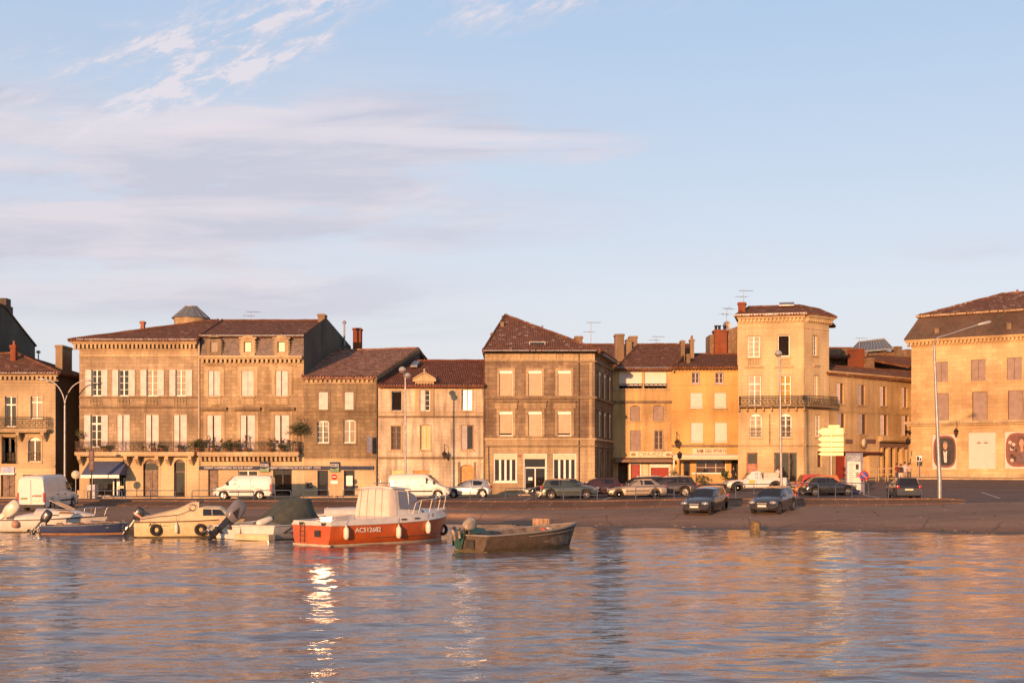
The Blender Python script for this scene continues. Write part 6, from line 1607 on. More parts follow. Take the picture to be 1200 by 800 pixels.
def hull(name, L_, B, fb, fs, mat, parent, stern=.86, full=2.6, depth=.3, open_=True, deck=None, flare=.85, rake=.45, gw=.05, gmat=None, inner=None, floor=.08, band=None, n=26, sheer_pow=2.0):
    """L_ length, B beam, fb / fs freeboard at bow / stern"""
    def b(t): return B/2*(stern+(1-stern)*math.sin(min(1,t/.45)*PI/2))*(1-max(0,(t-.45)/.55)**full) if t<1 else 0.0
    def sh(t): return fs+(fb-fs)*(t**sheer_pow)
    def X(t,z): 
        return -L_/2+L_*t-(rake*(1-max(0,min(1,(z+depth)/(fb+depth))))*max(0,(t-.6)/.4))
    rings=[]
    for i in range(n+1):
        t=i/n; w=max(b(t),.015); s_=sh(t); f=flare-(.25*max(0,(t-.5)*2))
        half=[(0,-depth*(1-max(0,(t-.8)*4.5))),(w*f*.62,-depth*.55*(1-max(0,(t-.8)*4))),(w*f*.93,-.02),(w*(f*.55+.45),s_*.38),(w*(f*.25+.75),s_*.72),(w,s_)]
        rings.append([(X(t,z),y,z) for y,z in half[::-1]]+[(X(t,z),-y,z) for y,z in half[1:]])
    mb=MB(); mb.loft(rings,0,True,closed=False,cap=False); mb.add(rings[0],[tuple(range(len(rings[0])))],0)
    h=mb.build('hull',mat,parent,sharp=40)
    mb=MB()
    for sg in (1,-1):
        mb.tube([(X(i/n,sh(i/n)),sg*max(b(i/n),.015),sh(i/n)) for i in range(n+1)],gw,6)
    mb.tube([(X(0,fs),b(0),fs),(X(0,fs),-b(0),fs)],gw,6)
    mb.build('gunwale',gmat or mat,h)
    if open_:
        r2=[]
        for i in range(n+1):
            t=i/n*.97; w=max(b(t)-.06,.01); s_=sh(t)-.01
            half=[(0,floor),(w*.72,floor),(w*.9,max(floor+.02,s_*.4)),(w,s_)]
            r2.append([(X(t,z)+(.05 if i==0 else 0),y,z) for y,z in half[::-1]]+[(X(t,z)+(.05 if i==0 else 0),-y,z) for y,z in half[1:]])
        mb=MB(); mb.loft(r2,0,True,closed=False,cap=False); mb.add(r2[0],[tuple(range(len(r2[0])))[::-1]],0); mb.build('inner_hull',inner or mat,h,sharp=40)
    else:
        mb=MB(); vs=[];
        for i in range(n+1):
            t=i/n; w=max(b(t),.015); s_=sh(t); x=X(t,s_); vs+= [(x,w,s_-.005),(x,w*.5,s_+.05*w/B*2),(x,-w*.5,s_+.05*w/B*2),(x,-w,s_-.005)]
        mb.add(vs,[(4*i+k,4*i+k+1,4*i+k+5,4*i+k+4) for i in range(n) for k in range(3)],0,True); mb.build('deck',deck or mat,h)
    if band:
        z0,z1,bm=band; mb=MB()
        for sg in (1,-1):
            P=[];Q=[]
            for i in range(n+1):
                t=i/n; w=max(b(t),.015); s_=sh(t); f=flare-(.25*max(0,(t-.5)*2))
                prof_=[(w*f*.93,-.02),(w*(f*.55+.45),s_*.38),(w*(f*.25+.75),s_*.72),(w,s_)]
                def yy(z):
                    for (ya,za),(yb,zb) in zip(prof_,prof_[1:]):
                        if z<=zb: return ya+(yb-ya)*(z-za)/(zb-za)
                    return w
                P.append((X(t,z0)+.006*(t>.99),sg*(yy(z0)+.008),z0)); Q.append((X(t,z1)+.006*(t>.99),sg*(yy(z1)+.008),z1))
            mb.add(P+Q,[(i,i+1,n+2+i,n+1+i) for i in range(n)],0,True)
        w=b(0); mb.add([(X(0,0)-.008,-w*.97,z0),(X(0,0)-.008,w*.97,z0),(X(0,0)-.008,w*.98,z1),(X(0,0)-.008,-w*.98,z1)],[(0,1,2,3)])
        mb.build('waterline_band',bm,h)
    return h,b,sh,X
def surf(b,sh,X,t,z,flare=.85):
    w=b(t); s_=sh(t); f=flare-(.25*max(0,(t-.5)*2))
    pr=[(w*f*.93,-.02),(w*(f*.55+.45),s_*.38),(w*(f*.25+.75),s_*.72),(w,s_)]
    for (ya,za),(yb,zb) in zip(pr,pr[1:]):
        if z<=zb: return X(t,z), ya+(yb-ya)*(z-za)/(zb-za)
    return X(t,z), w
def fender(parent,x,y,z,h=.55,r=.11,mat=None,label=None):
    m=MB(); m.lathe([(0,-h/2),(r*.6,-h/2+.03),(r,-h/2+.12),(r,h/2-.12),(r*.6,h/2-.03),(.03,h/2),(.03,h/2+.06),(0,h/2+.06)],(x,y,z),12); m.tube([(x,y,z+h/2+.04),(x,y*.96,z+h/2+.35)],.012,4,mi=1)
    o=m.build('fender',[mat or FEND,ROPE],parent); return o
def tyre(parent,x,y,z,R=.27,r=.085):
    m=MB(); rings=[]; 
    for i in range(20):
        a=2*PI*i/20; c=Vector((x+R*math.cos(a),y,z+R*math.sin(a))); d=Vector((math.cos(a),0,math.sin(a)))
        rings.append([c+d*r*math.cos(2*PI*k/8)+Vector((0,1,0))*r*math.sin(2*PI*k/8) for k in range(8)])
    rings.append(rings[0]); m.loft(rings,0,cap=False); return m.build('tyre_fender',RUB,parent)
def outboard(parent,x,y,z,tilt,mat,s=1.0,stripe=None,emblem=None,rz=0):
    """pivot at x,y,z on the transom; tilt 0 upright, positive swings the leg up and aft"""
    m=MB()
    rings=[]
    for zz,a,b_,xo in ((.14,.13,.10,-.02),(.20,.20,.14,-.03),(.42,.27,.18,-.05),(.70,.27,.18,-.07),(.88,.23,.155,-.10),(.95,.15,.10,-.12)):
        rings.append([(xo+a*math.copysign(abs(math.cos(t*PI/8))**.5,math.cos(t*PI/8)),b_*math.copysign(abs(math.sin(t*PI/8))**.5,math.sin(t*PI/8)),zz) for t in range(16)])
    m.loft(rings,0); 
    M_=Matrix.Translation((x,y,z)) @ Matrix.Rotation(rz,4,'Z') @ Matrix.Rotation(math.radians(tilt),4,'Y') @ Matrix.Scale(s,4) @ Matrix.Translation((-.12,0,0))
    m.xform(M_); ob=m.build('outboard_motor',mat,parent,sharp=45)
    m=MB(); m.loft([[(-.10+a,sg*b_,zz) for a,sg,b_ in ((-.09,0,0),(-.03,1,.05),(.10,1,.05),(.14,0,0),(.10,-1,.05),(-.03,-1,.05))] for zz in (.2,-.35)],0)
    m.box(-.22,.10,-.10,.10,-.39,-.35); m.loft([[(-.12+a*k,sg*b_*k,zz) for a,sg,b_ in ((-.12,0,0),(-.03,1,.04),(.10,1,.03),(.14,0,0),(.10,-1,.03),(-.03,-1,.04))] for zz,k in ((-.35,1),(-.72,.9),(-.9,.5))],0)
    m.lathe([(0,-.30),(.05,-.26),(.075,-.1),(.06,.12),(0,.22)],(-.10,0,-.66),10,axis='x'); m.xform(M_); m.build('leg',mat if mat is not GREYM else BLKM,ob,sharp=40)
    m=MB()
    for k in range(3):
        q=len(m.v); m.add([(-.36,-.03,.03),(-.40,.06,.05),(-.40,.09,.20),(-.36,-.04,.21),(-.37,-.03,.03),(-.41,.06,.05),(-.41,.09,.20),(-.37,-.04,.21)],[(0,1,2,3),(7,6,5,4),(0,4,5,1),(1,5,6,2),(2,6,7,3),(3,7,4,0)]); m.xform(Matrix.Rotation(2*PI*k/3,4,'X'),q)
    q=len(m.v); m.xform(Matrix.Translation((0,0,-.66))); m.lathe([(0,-.44),(.04,-.40),(.05,-.30)],(0,0,-.66),8,axis='x'); m.xform(M_); m.build('propeller',STEEL if mat is GREYM else BLKM,ob)
    m=MB(); m.box(.0,.16,-.13,.13,-.16,.20); m.xform(Matrix.Translation((x,y,z))@Matrix.Rotation(rz,4,'Z')); m.build('clamp_bracket',BLKM,ob)
    if stripe:
        for k,(mm,dz) in enumerate(stripe):
            m=MB(); rr=[]
            for zz in (dz,dz+.045):
                rr.append([(-.04+(.305)*math.copysign(abs(math.cos(t*PI/8))**.5,math.cos(t*PI/8)),.197*math.copysign(abs(math.sin(t*PI/8))**.5,math.sin(t*PI/8)),zz) for t in range(16)])
            m.loft(rr,0,cap=False); m.xform(M_); m.build('stripe',mm,ob)
    if emblem:
        for sg in (1,-1):
            m=MB(); m.add([(.10,sg*.188,.32),(-.20,sg*.188,.36),(-.12,sg*.185,.70)],[(0,1,2)]); m.xform(M_); m.build('cowl_vent',emblem,ob)
    return ob
def rail(parent,pts,r=.016,posts=(),name='bow_rail',mat=None):
    m=MB(); m.tube(pts,r,5)
    for p,q in posts: m.tube([p,q],r*.9,5)
    return m.build(name,mat or STEEL,parent)
def place(o,px,py,deg,roll=0,z=0.0,Y=None):
    Y = Y or H*F/(py-550); o.location=((px-600)/F*Y,Y,z); o.rotation_euler=(math.radians(roll),0,math.radians(deg)); return o

# ---- orange red cabin boat
ob=empty('cabin_boat',(0,0,0),0,'orange red motor boat with a cream canvas cockpit tent and white bow rail','motor boat','boats moored along the quay')
L_=7.8
h,b,sh,X=hull('hull',L_,2.5,1.12,.88,ORNG,ob,stern=.9,full=3.0,depth=.4,open_=False,deck=GEL,flare=.9,rake=.5,gw=.045,gmat=GEL,band=(-.02,.07,paint('cream_antifouling',(.5,.42,.3),.6)),sheer_pow=2.6)
# raised white bulwark forward, flush with the sheer
m=MB(); n=20; P=[];Q=[];R1=[]
bul=[]
for sg in (1,-1):
    a=[];c_=[]
    for i in range(n+1):
        t=.0+.995*i/n; x=X(t,sh(t)); w=max(b(t),.02); hh=.16+.12*math.sin(min(1,t*1.2)*PI/2)+.05*t
        a.append((x,sg*(w+.01),sh(t)+.02)); c_.append((x-.04*t,sg*(w*.93),sh(t)+hh))
    bul.append((a,c_)); m.add(a+c_,[(i,i+1,n+2+i,n+1+i) if sg>0 else (i,n+1+i,n+2+i,i+1) for i in range(n)],0,True)
A1=bul[0][1];A2=bul[1][1]
m.add(A1+A2,[(i,i+1,n+2+i,n+1+i) for i in range(n)],0,True); m.add([bul[0][0][0],bul[0][1][0],bul[1][1][0],bul[1][0][0]],[(0,1,2,3)])
dk=m.build('topsides',GEL,ob,sharp=45)
# tent
def prismloft(parent,name,mat,secs,sharp=30,smooth=True):
    m=MB(); m.loft(secs,0,smooth); return m.build(name,mat,parent,sharp=sharp)
def sect(x,w0,z0,w1,z1,crown=.08,lean=0):
    return [(x,w0,z0),(x+lean*.5,(w0+w1)/2+.03,(z0+z1)/2),(x+lean,w1,z1-.05),(x+lean,w1*.85,z1),(x+lean,0,z1+crown),(x+lean,-w1*.85,z1),(x+lean,-w1,z1-.05),(x+lean*.5,-(w0+w1)/2-.03,(z0+z1)/2),(x,-w0,z0)]
zd=1.02
prismloft(ob,'canvas_tent',CANV,[sect(-.62,1.0,zd,.84,2.26,.06,.12),sect(-.40,1.02,zd,.87,2.36),sect(-.12,.98,zd,.86,2.36)],sharp=50)
m=MB()
for y in (-.55,-.15,.3,.7): m.tube([(-.63,y*1.05,zd),(-.53,y*.95,2.38)],.010,4)
m.build('tent_seam',ROPE,ob)
# wheelhouse
prismloft(ob,'wheelhouse',GEL,[sect(-.10,.96,zd,.84,2.36,.06),sect(.55,.94,zd,.80,2.34,.06),sect(1.35,.88,zd,.74,2.10,.05,-.38),sect(1.60,.85,zd,.76,1.40,.04,-.1)],sharp=30)
prismloft(ob,'roof',GEL,[sect(-.3,.92,2.35,.9,2.43,.05),sect(.80,.86,2.32,.84,2.39,.05)],sharp=40)
for sg in (1,-1):
    m=MB(); P=[(.02,sg*.945,1.48),(1.36,sg*.885,1.42),(1.04,sg*.80,2.08),(.70,sg*.81,2.23),(.02,sg*.85,2.25)]; P=[(x,y+sg*.035,z) for x,y,z in P]; m.slab(P if sg>0 else P[::-1],.01,up=(0,sg,0)); m.build('side_window',paint('tinted_boat_glass',(.13,.12,.14),.15,vary=.1,coat=1),ob)
    m=MB(); m.tube([(.62,sg*.93,1.38),(.60,sg*.86,2.36)],.02,5); m.build('window_bar',GEL,ob)
m=MB(); P=[(1.53,.66,1.46),(1.53,-.66,1.46),(1.02,-.60,2.18),(1.02,.60,2.18)]; m.slab([(x+.03,y,z) for x,y,z in P],.01,up=(1,0,.5)); m.build('windshield',C_GL,ob)
# foredeck trunk with long window
prismloft(ob,'cabin_trunk',GEL,[sect(1.8,.80,1.05,.70,1.38,.04),sect(2.5,.55,1.12,.45,1.40,.04),sect(2.9,.3,1.15,.2,1.36,.02)],sharp=35)
PURP=paint('cabin_window_grey',(.14,.12,.15),.15,vary=.1,coat=1)
for sg in (1,-1):
    m=MB(); P=[]
    for t,dz in ((.74,.10),(.96,.13)):
        x=X(t,sh(t)); w=b(t); P.append((x,sg*(w*.985+.02),sh(t)+dz))
    for t,dz in ((.93,.25),(.745,.24)):
        x=X(t,sh(t)); w=b(t); P.append((x,sg*(w*.95+.03),sh(t)+dz))
    m.slab(P if sg>0 else P[::-1],.015,up=(0,sg,0)); m.build('cabin_window',PURP,ob)
for t in (.50,.60):
    m=MB(); x=X(t,1); m.box(x-.13,x+.13,-b(t)*1.0-.02,-b(t)*.9,sh(t)+.08,sh(t)+.15); m.build('air_vent',DKIN,ob)
for x in (-3.92,): 
    for y in (-.75,.55): m=MB(); m.box(-3.95,-3.89,y-.12,y+.12,.86,.98); m.build('stern_vent',DKIN,ob)
m=MB(); m.box(-3.97,-3.91,-.55,-.25,.38,.66); m.build('transom_plate',DKIN,ob)
m=MB(); 
for y in (.35,.60): m.tube([(-3.98,y,.12),(-3.96,y,.95)],.02,5)
for z in (.2,.4,.6,.8): m.tube([(-3.97,.35,z),(-3.97,.60,z)],.02,5)
m.build('boarding_ladder',BROWNF,ob)
# rail round the bow
pts=[];posts=[]
for i in range(-8,9):
    t=1-abs(i)/8*.40; sg=1 if i>0 else -1; w=b(min(t,.985))*.9*(sg if i else 0); x=X(t,sh(t)); zz=sh(t)+.28+.62
    if abs(i)==8: zz-=.12
    pts.append((x+.05,w,zz))
    if abs(i) in (1,3,5,7,8): posts.append(((x+.05,w,zz),(x-.12,w*.95,sh(t)+.2)))
rail(ob,pts,.02,posts,mat=GEL); 
m=MB(); m.tube([(.1,.2,2.6),(-.5,.25,3.5)],.012,4); m.tube([(-.2,-.1,2.58),(-.2,-.1,2.74)],.03,5); m.tube([(-.7,-.2,2.60),(.6,-.2,2.62)],.018,4); m.build('antenna',STEEL,ob)
for t,dz in ((.09,.42),(.45,.55),(.70,.42)):
    x,y=surf(b,sh,X,t,.5,.9); fender(ob,x,-y-.12,sh(t)*.9-dz*.6)
m=MB(); x,y=surf(b,sh,X,.3,.2,.9)
P=[(*surf(b,sh,X,.3+.6*i/10,.30,.9),.30) for i in range(11)]; m.tube([(x,-y-.012,z) for x,y,z in P],.016,4); m.build('rubbing_strake',BROWNF,ob)
x,y=surf(b,sh,X,.245,.6,.9); text('AC512682',.20,FEND,ob,(x,-y-.035,.64),rot=(PI/2,0,math.radians(-2.5)),depth=.005,name='registration',bold=.003,sx=1.12)
tyre(ob,3.55,-.12,.42,.2,.07)
place(ob,448,0,46,Y=56.8); ob.scale=(1,1.18,1)

# ---- grey brown open boat
ob=empty('open_boat',(0,0,0),0,'weathered brown open fishing boat with a green tarpaulin over its stern','fishing boat','boats moored along the quay')
h,b,sh,X=hull('hull',6.3,2.1,.95,.66,HULLW,ob,stern=.88,full=2.4,depth=.25,flare=.72,rake=.55,gw=.045,gmat=paint('grey_gunwale',(.26,.23,.20),.7),inner=paint('inner_planks',(.22,.17,.13),.8,vary=.3,scale=3),floor=.12,band=(-.03,.06,ALGAE),sheer_pow=1.7)
m=MB(); A_=[]
for i in range(9):
    t=.36+.58*i/8; x,y=surf(b,sh,X,t,sh(t)*.80,.72); A_.append((x,-y-.035,sh(t)*.80))
m.tube(A_,.022,5); A2=[(x,y,z-.0) for x,y,z in A_]; m.build('rubbing_strake',paint('grey_gunwale',(.26,.23,.20),.7),ob)
for t in (.3,.62): m=MB(); x=X(t,.5); m.box(x-.14,x+.14,-b(t)*.9,b(t)*.9,.42,.46); m.build('thwart',HULLW,ob)
m=MB(); tx=X(0,.6)
rings=[[(tx+dx,y*(.95+.08*math.sin(k*1.7)),z+.04*math.sin(7*y+k*2)) for y,z in ((-.2,.74),(-.1,.78),(.1,.82),(.3,.90),(.5,.95),(.75,.86),(.95,.74),(.98,.2))] for k,dx in enumerate((-.10,.12,.55,.95))]
rings[-1]=[(tx+1.0,y,z*.95) for x,y,z in rings[-1]]
rings[0]=[(tx-.09,y,z) for x,y,z in rings[0]]
m.loft(rings,0,True,closed=False,cap=False); 
m.add([(tx-.11,.72,.10),(tx-.11,.40,.12),(tx-.11,.20,.74),(tx-.11,.45,.92),(tx-.11,.92,.72),(tx-.11,.90,.45)],[(0,1,2,3,4)])
m.build('tarpaulin',TARP,ob,sharp=60)
outboard(ob,tx-.06,.35,.66,72,paint('worn_outboard_tan',(.42,.33,.23),.45,vary=.25,scale=6),1.0,rz=.25)
m=MB(); m.box(tx-.10,tx-.05,-.25,.2,.15,.5); m.build('transom_pad',DKIN,ob)
for k,(x,y) in enumerate(((1.2,.1),(1.35,-.15),(1.5,.12))): 
    m=MB(); m.lathe([(0,-.1),(.12,-.06),(.13,.04),(0,.12)],(x,y,.72),8); m.build('float',(BUOYR,ROPE,WHM)[k],ob)
place(ob,616,0,47,Y=51.8)

# ---- cream cabin cruiser
ob=empty('cream_cruiser',(0,0,0),0,'cream cabin cruiser with two tyre fenders and a dark outboard','motor boat','boats moored along the quay')
h,b,sh,X=hull('hull',5.1,2.0,.88,.72,GELc,ob,stern=.86,full=2.6,depth=.25,open_=False,deck=GELc,rake=.5,gw=.03,gmat=WOODD,band=(-.02,.05,ALGAE))
prismloft(ob,'cockpit_cover',paint('cream_cockpit_cover',(.62,.47,.29),.75,vary=.08,bump=.5),[sect(-2.3,.72,.72,.6,.90,.05),sect(-1.7,.82,.72,.6,1.02,.06),sect(-.6,.86,.74,.55,1.30,.05),sect(.05,.86,.74,.6,1.62,.04),sect(.42,.84,.75,.62,1.66,.04)],sharp=45)
prismloft(ob,'cabin',GELc,[sect(.42,.84,.75,.70,1.42,.05),sect(1.4,.78,.78,.64,1.40,.05),sect(1.95,.62,.80,.50,1.02,.05,.0),sect(2.05,.58,.80,.45,.90,.03)],sharp=30)
for sg in (1,-1):
    m=MB(); P=[(.62,sg*.81,1.02),(1.62,sg*.755,1.02),(1.42,sg*.70,1.30),(.62,sg*.745,1.33)]; P=[(x,y+sg*.035,z) for x,y,z in P]; m.slab(P if sg>0 else P[::-1],.012,up=(0,sg,0)); w_=m.build('side_window',C_GL,ob)
    m=MB(); m.tube([(1.05,sg*.81,1.02),(1.03,sg*.765,1.32)],.02,4); m.build('window_bar',GELc,w_)
m=MB(); m.tube([(.50,-.70,1.32+.2*math.sin(a/6*PI)) if False else (.12+.16*math.cos(a*PI/4),-.80,1.40+.16*math.sin(a*PI/4)) for a in range(8)],.018,4,closed=True); m.build('steering_wheel',IRON,ob)
m=MB(); m.box(.30,.55,-.4,.4,1.60,1.72); m.build('hatch_cover',PLAST,ob)
m=MB(); m.tube([(-2.3,-.78,.84),(-1.5,-.85,.98),(-.5,-.88,1.06),(.1,-.86,1.30)],.012,4); m.build('cover_seam',IRON,ob)
for t in (.20,.60): x,y=surf(b,sh,X,t,.36); tyre(ob,x,-y-.09,.36,.2,.085)
for t in (.385,.81): x,y=surf(b,sh,X,t,.4); fender(ob,x,-y-.1,.42,.5,.085)
x,y=surf(b,sh,X,.235,.58); text('AC   C328',.17,DKIN,ob,(x,-y-.012,.60),rot=(PI/2,0,0),depth=.004,name='registration')
rail(ob,[(1.9,-.4,1.1),(2.55,0,1.3),(1.9,.4,1.1)],.018,[((2.55,0,1.3),(2.3,0,.85)),((1.9,-.4,1.1),(1.9,-.4,.85)),((1.9,.4,1.1),(1.9,.4,.85))])
outboard(ob,X(0,.6)-.02,0,.62,35,BLKM,.85,stripe=((REDP,.38),(GEL,.44),(REDP,.50)))
place(ob,224,628,9)
by=empty('mooring_buoy',(0,0,0),0,'round red mooring buoy floating at the stern of the cream cruiser','buoy'); m=MB(); m.lathe([(0,-.2),(.17,-.12),(.23,.03),(.15,.2),(0,.24)],(0,0,0),12); m.build('float',BUOYR,by); m=MB(); m.tube([(0.06*math.cos(a),0,.27+.06*math.sin(a)) for a in [k*PI/4 for k in range(8)]],.015,4,closed=True); m.build('ring',IRON,by); place(by,172,628.5,0)

# ---- white cruiser far left
ob=empty('white_cruiser',(0,0,0),0,'white sports cruiser with raked windscreen frames and a big pale outboard, leftmost boat','motor boat','boats moored along the quay')
h,b,sh,X=hull('hull',5.3,2.0,.82,.62,GEL,ob,stern=.88,full=2.4,depth=.25,open_=False,deck=GEL,rake=.6,gw=.03,gmat=paint('dark_strake',(.10,.08,.08),.6),band=(-.02,.05,ALGAE))
prismloft(ob,'seat_block',GEL,[sect(-1.9,.72,.62,.66,.80,.05),sect(-1.2,.76,.62,.62,.92,.05),sect(-.4,.78,.62,.62,1.0,.05)],sharp=35)
m=MB(); m.loft([[(-1.0+.55*q,-.60+.0*k,.88+.30*math.sin(PI*k/8)) if False else (-.95+q,.62*math.cos(PI*k/8),.82+.38*math.sin(PI*k/8)) for k in range(9)] for q in (0,.1,.8,.9)],0,True,closed=False); m.build('rolled_cushion',GEL,ob,sharp=50)
prismloft(ob,'cuddy',GEL,[sect(-.1,.84,.70,.76,1.12,.05),sect(.7,.78,.74,.68,1.12,.05),sect(1.6,.48,.80,.35,.94,.03),sect(2.0,.25,.82,.2,.88,.02)],sharp=30)
for sg in (1,-1):
    m=MB(); P=[(.35,sg*.80,.95),(1.15,sg*.70,.93),(.95,sg*.69,1.04),(.45,sg*.77,1.06)]; P=[(x,y+sg*.04,z) for x,y,z in P]; m.slab(P if sg>0 else P[::-1],.01,up=(0,sg,0)); m.build('side_window',BROWNF,ob)
m=MB()
for sg in (1,-1): m.tube([(-.1,sg*.74,1.62),(.9,sg*.66,1.10),(-.4,sg*.74,1.15)],.03,5)
m.tube([(-.1,.74,1.62),(-.1,-.74,1.62)],.03,5); m.build('windscreen_frame',GEL,ob)
m=MB(); m.slab([(.85,-.62,1.13),(.85,.62,1.13),(-.06,.70,1.58),(-.06,-.70,1.58)],.008,up=(.4,0,.8)); m.build('windscreen',paint('smoky_screen',(.16,.12,.10),.15,coat=1),ob)
x,y=surf(b,sh,X,.42,.5); m=MB(); m.box(-.15,.35,-.845,-.83,.84,.90) ; m.build('name_lettering',DKIN,ob)
rail(ob,[(1.3,-.62,1.2),(2.3,-.25,1.25),(2.6,0,1.25),(2.3,.25,1.25),(1.3,.62,1.2)],.018,[((1.9,-.4,1.22),(1.85,-.36,.85)),((2.6,0,1.25),(2.45,0,.84)),((1.3,-.62,1.2),(1.2,-.58,.85)),((1.9,.4,1.22),(1.85,.36,.85)),((1.3,.62,1.2),(1.2,.58,.85))])
m=MB(); m.lathe([(0,-.2),(.17,-.14),(.2,0),(.17,.14),(0,.2)],(-1.75,-1.0,.42),12); m.build('fender',paint('tan_ball_fender',(.42,.25,.17),.6),ob)
outboard(ob,X(0,.6)-.02,.1,.62,52,WHM,1.15)
place(ob,66,622.5,3)

# ---- small dark blue tender
ob=empty('rowing_boat',(0,0,0),0,'low blue and grey open boat cluttered with gear, black outboard tilted up','rowing boat','boats moored along the quay')
h,b,sh,X=hull('hull',4.2,1.55,.58,.42,BLUEH,ob,stern=.82,full=2.4,depth=.2,flare=.8,rake=.35,gw=.035,gmat=paint('worn_blue_gunwale',(.14,.18,.22),.6,vary=.3),inner=paint('worn_blue_inside',(.12,.14,.16),.8,vary=.4,scale=4),floor=.1,band=(-.03,.08,WOODt))
for t in (.3,.55,.78): m=MB(); x=X(t,.4); m.box(x-.12,x+.12,-b(t)*.92,b(t)*.92,.33,.37); m.build('thwart',paint('worn_blue_gunwale',(.14,.18,.22),.6),ob)
m=MB(); rnd=random.Random(5)
rr=[[(1.0+.35*math.cos(a)*k+.1,.40*math.sin(a)*k,.30+.30*(1-k)+rnd.random()*.06) for a in [q*PI/5 for q in range(10)]] for k in (1,.8,.5,.2)]; m.loft(rr,0); m.build('green_net',paint('green_net',(.04,.14,.11),.8,vary=.3,scale=12,bump=.8),ob)
outboard(ob,X(0,.4)-.02,0,.40,38,BLKM,.85); rnd=random.Random(9)
for k,(mm,nm) in enumerate(((ROPE,'rope_coil'),(WHM,'plastic_can'),(DKIN,'folded_sail'),(GREYM,'fuel_tank'),(paint('teal_net',(.05,.17,.15),.8,vary=.3),'bundled_net'),(ROPE,'rope_coil'))):
    x=-1.3+.52*k; m=MB(); rr_=[[(x+.22*q*math.cos(a)*rnd.uniform(.8,1.2),rnd.uniform(-.1,.1)+.3*q*math.sin(a),.34+hh_+rnd.random()*.03) for a in [t*PI/5 for t in range(10)]] for q,hh_ in ((1,0),(.95,.12),(.5,.22))]; m.loft(rr_,0); m.build(nm,mm,ob,sharp=50)
m=MB(); m.tube([(-1.4,-.55,.47),(1.5,-.35,.62)],.025,5); m.box(1.45,1.75,-.42,-.26,.60,.63); m.build('oar',WOODt,ob)
place(ob,101,625.5,2)
ob2=empty('black_dinghy',(0,0,0),0,'small black open dinghy moored between the blue boat and the cream cruiser','dinghy','boats moored along the quay')
h,b,sh,X=hull('hull',3.3,1.4,.60,.40,PLAST,ob2,stern=.84,full=2.2,depth=.18,rake=.35,gw=.05,gmat=GREYM,inner=DKIN,floor=.1)
m=MB(); m.box(-.4,-.15,-.6,.6,.3,.34); m.build('thwart',WHM,ob2); outboard(ob2,X(0,.4)-.02,0,.36,50,BLKM,.8); m=MB(); m.tube([(-1.2,-.45,.42),(.6,-.2,.50)],.02,5); m.box(-1.4,-1.2,-.52,-.38,.40,.43); m.build('oar',WOODt,ob2)
place(ob2,143,624.5,172)
# ---- white boat with grey outboard, stern on
ob=empty('white_motorboat',(0,0,0),0,'small white motorboat seen stern on with a large grey outboard','motor boat','boats moored along the quay')
h,b,sh,X=hull('hull',4.6,1.75,.80,.62,GEL,ob,stern=.9,full=2.4,depth=.25,rake=.5,gw=.05,gmat=GEL,inner=paint('cream_liner',(.6,.5,.38),.6),floor=.2,band=(-.02,.04,ALGAE))
m=MB(); m.box(-2.1,-1.6,-.7,.7,.25,.52); m.build('stern_bench',GEL,ob)
outboard(ob,X(0,.6)-.05,-.15,.62,46,GREYM,1.3,emblem=BLKM,rz=-.35)
place(ob,304,629,62)
# ---- boat with dark green tent
ob=empty('canvas_covered_boat',(0,0,0),0,'white boat under a tall dark green grey canvas cover, stern towards the water','motor boat','boats moored along the quay')
h,b,sh,X=hull('hull',5.4,2.1,.9,.66,GEL,ob,stern=.9,full=2.5,depth=.28,open_=False,deck=GEL,rake=.5,gw=.035,gmat=GEL,band=(-.02,.04,ALGAE))
m=MB(); m.box(-3.15,-2.65,-.95,.95,.02,.30); m.build('swim_platform',GELc,ob,bevel=.03)
rr=[]
for x,w0,w1,z0,z1 in ((-1.95,.90,.45,.70,.78),(-1.0,.95,.70,.72,1.32),(-.1,.98,.70,.72,1.80),(.55,.95,.66,.72,1.84),(1.1,.85,.3,.76,1.05)): rr.append(sect(x,w0,z0,w1,z1,.03))
prismloft(ob,'canvas_cover',GCANV,rr,sharp=55)
for sg in (-1,1):
    m=MB(); m.add([(-2.2,sg*1.02,.30),(-.6,sg*1.07,.34),(-.6,sg*1.075,.66),(-1.5,sg*1.06,.60)],[(0,1,2,3) if sg<0 else (3,2,1,0)]); m.build('hull_stripe',DKIN,ob)
    m=MB(); m.add([(-1.95,sg*1.035,.34),(-.6,sg*1.085,.38),(-.6,sg*1.09,.60),(-1.45,sg*1.075,.54)],[(0,1,2,3) if sg<0 else (3,2,1,0)]); m.build('hull_stripe',GREYM if False else paint('stripe_grey',(.42,.42,.43),.5),ob)
place(ob,343,629.5,64)
fd=MB(); fd.lathe([(0,-.45),(.1,-.42),(.15,-.32),(.15,.32),(.1,.42),(0,.45)],(0,0,0),12,axis='x'); fo=fd.build('long_fender',FEND); tag(fo,'fat white cylinder fender lying on the stern of the canvas covered boat','fender')
fo.location=ob.location+Vector((-.95,-1.95,.85)); fo.rotation_euler=(0,math.radians(-14),math.radians(50))
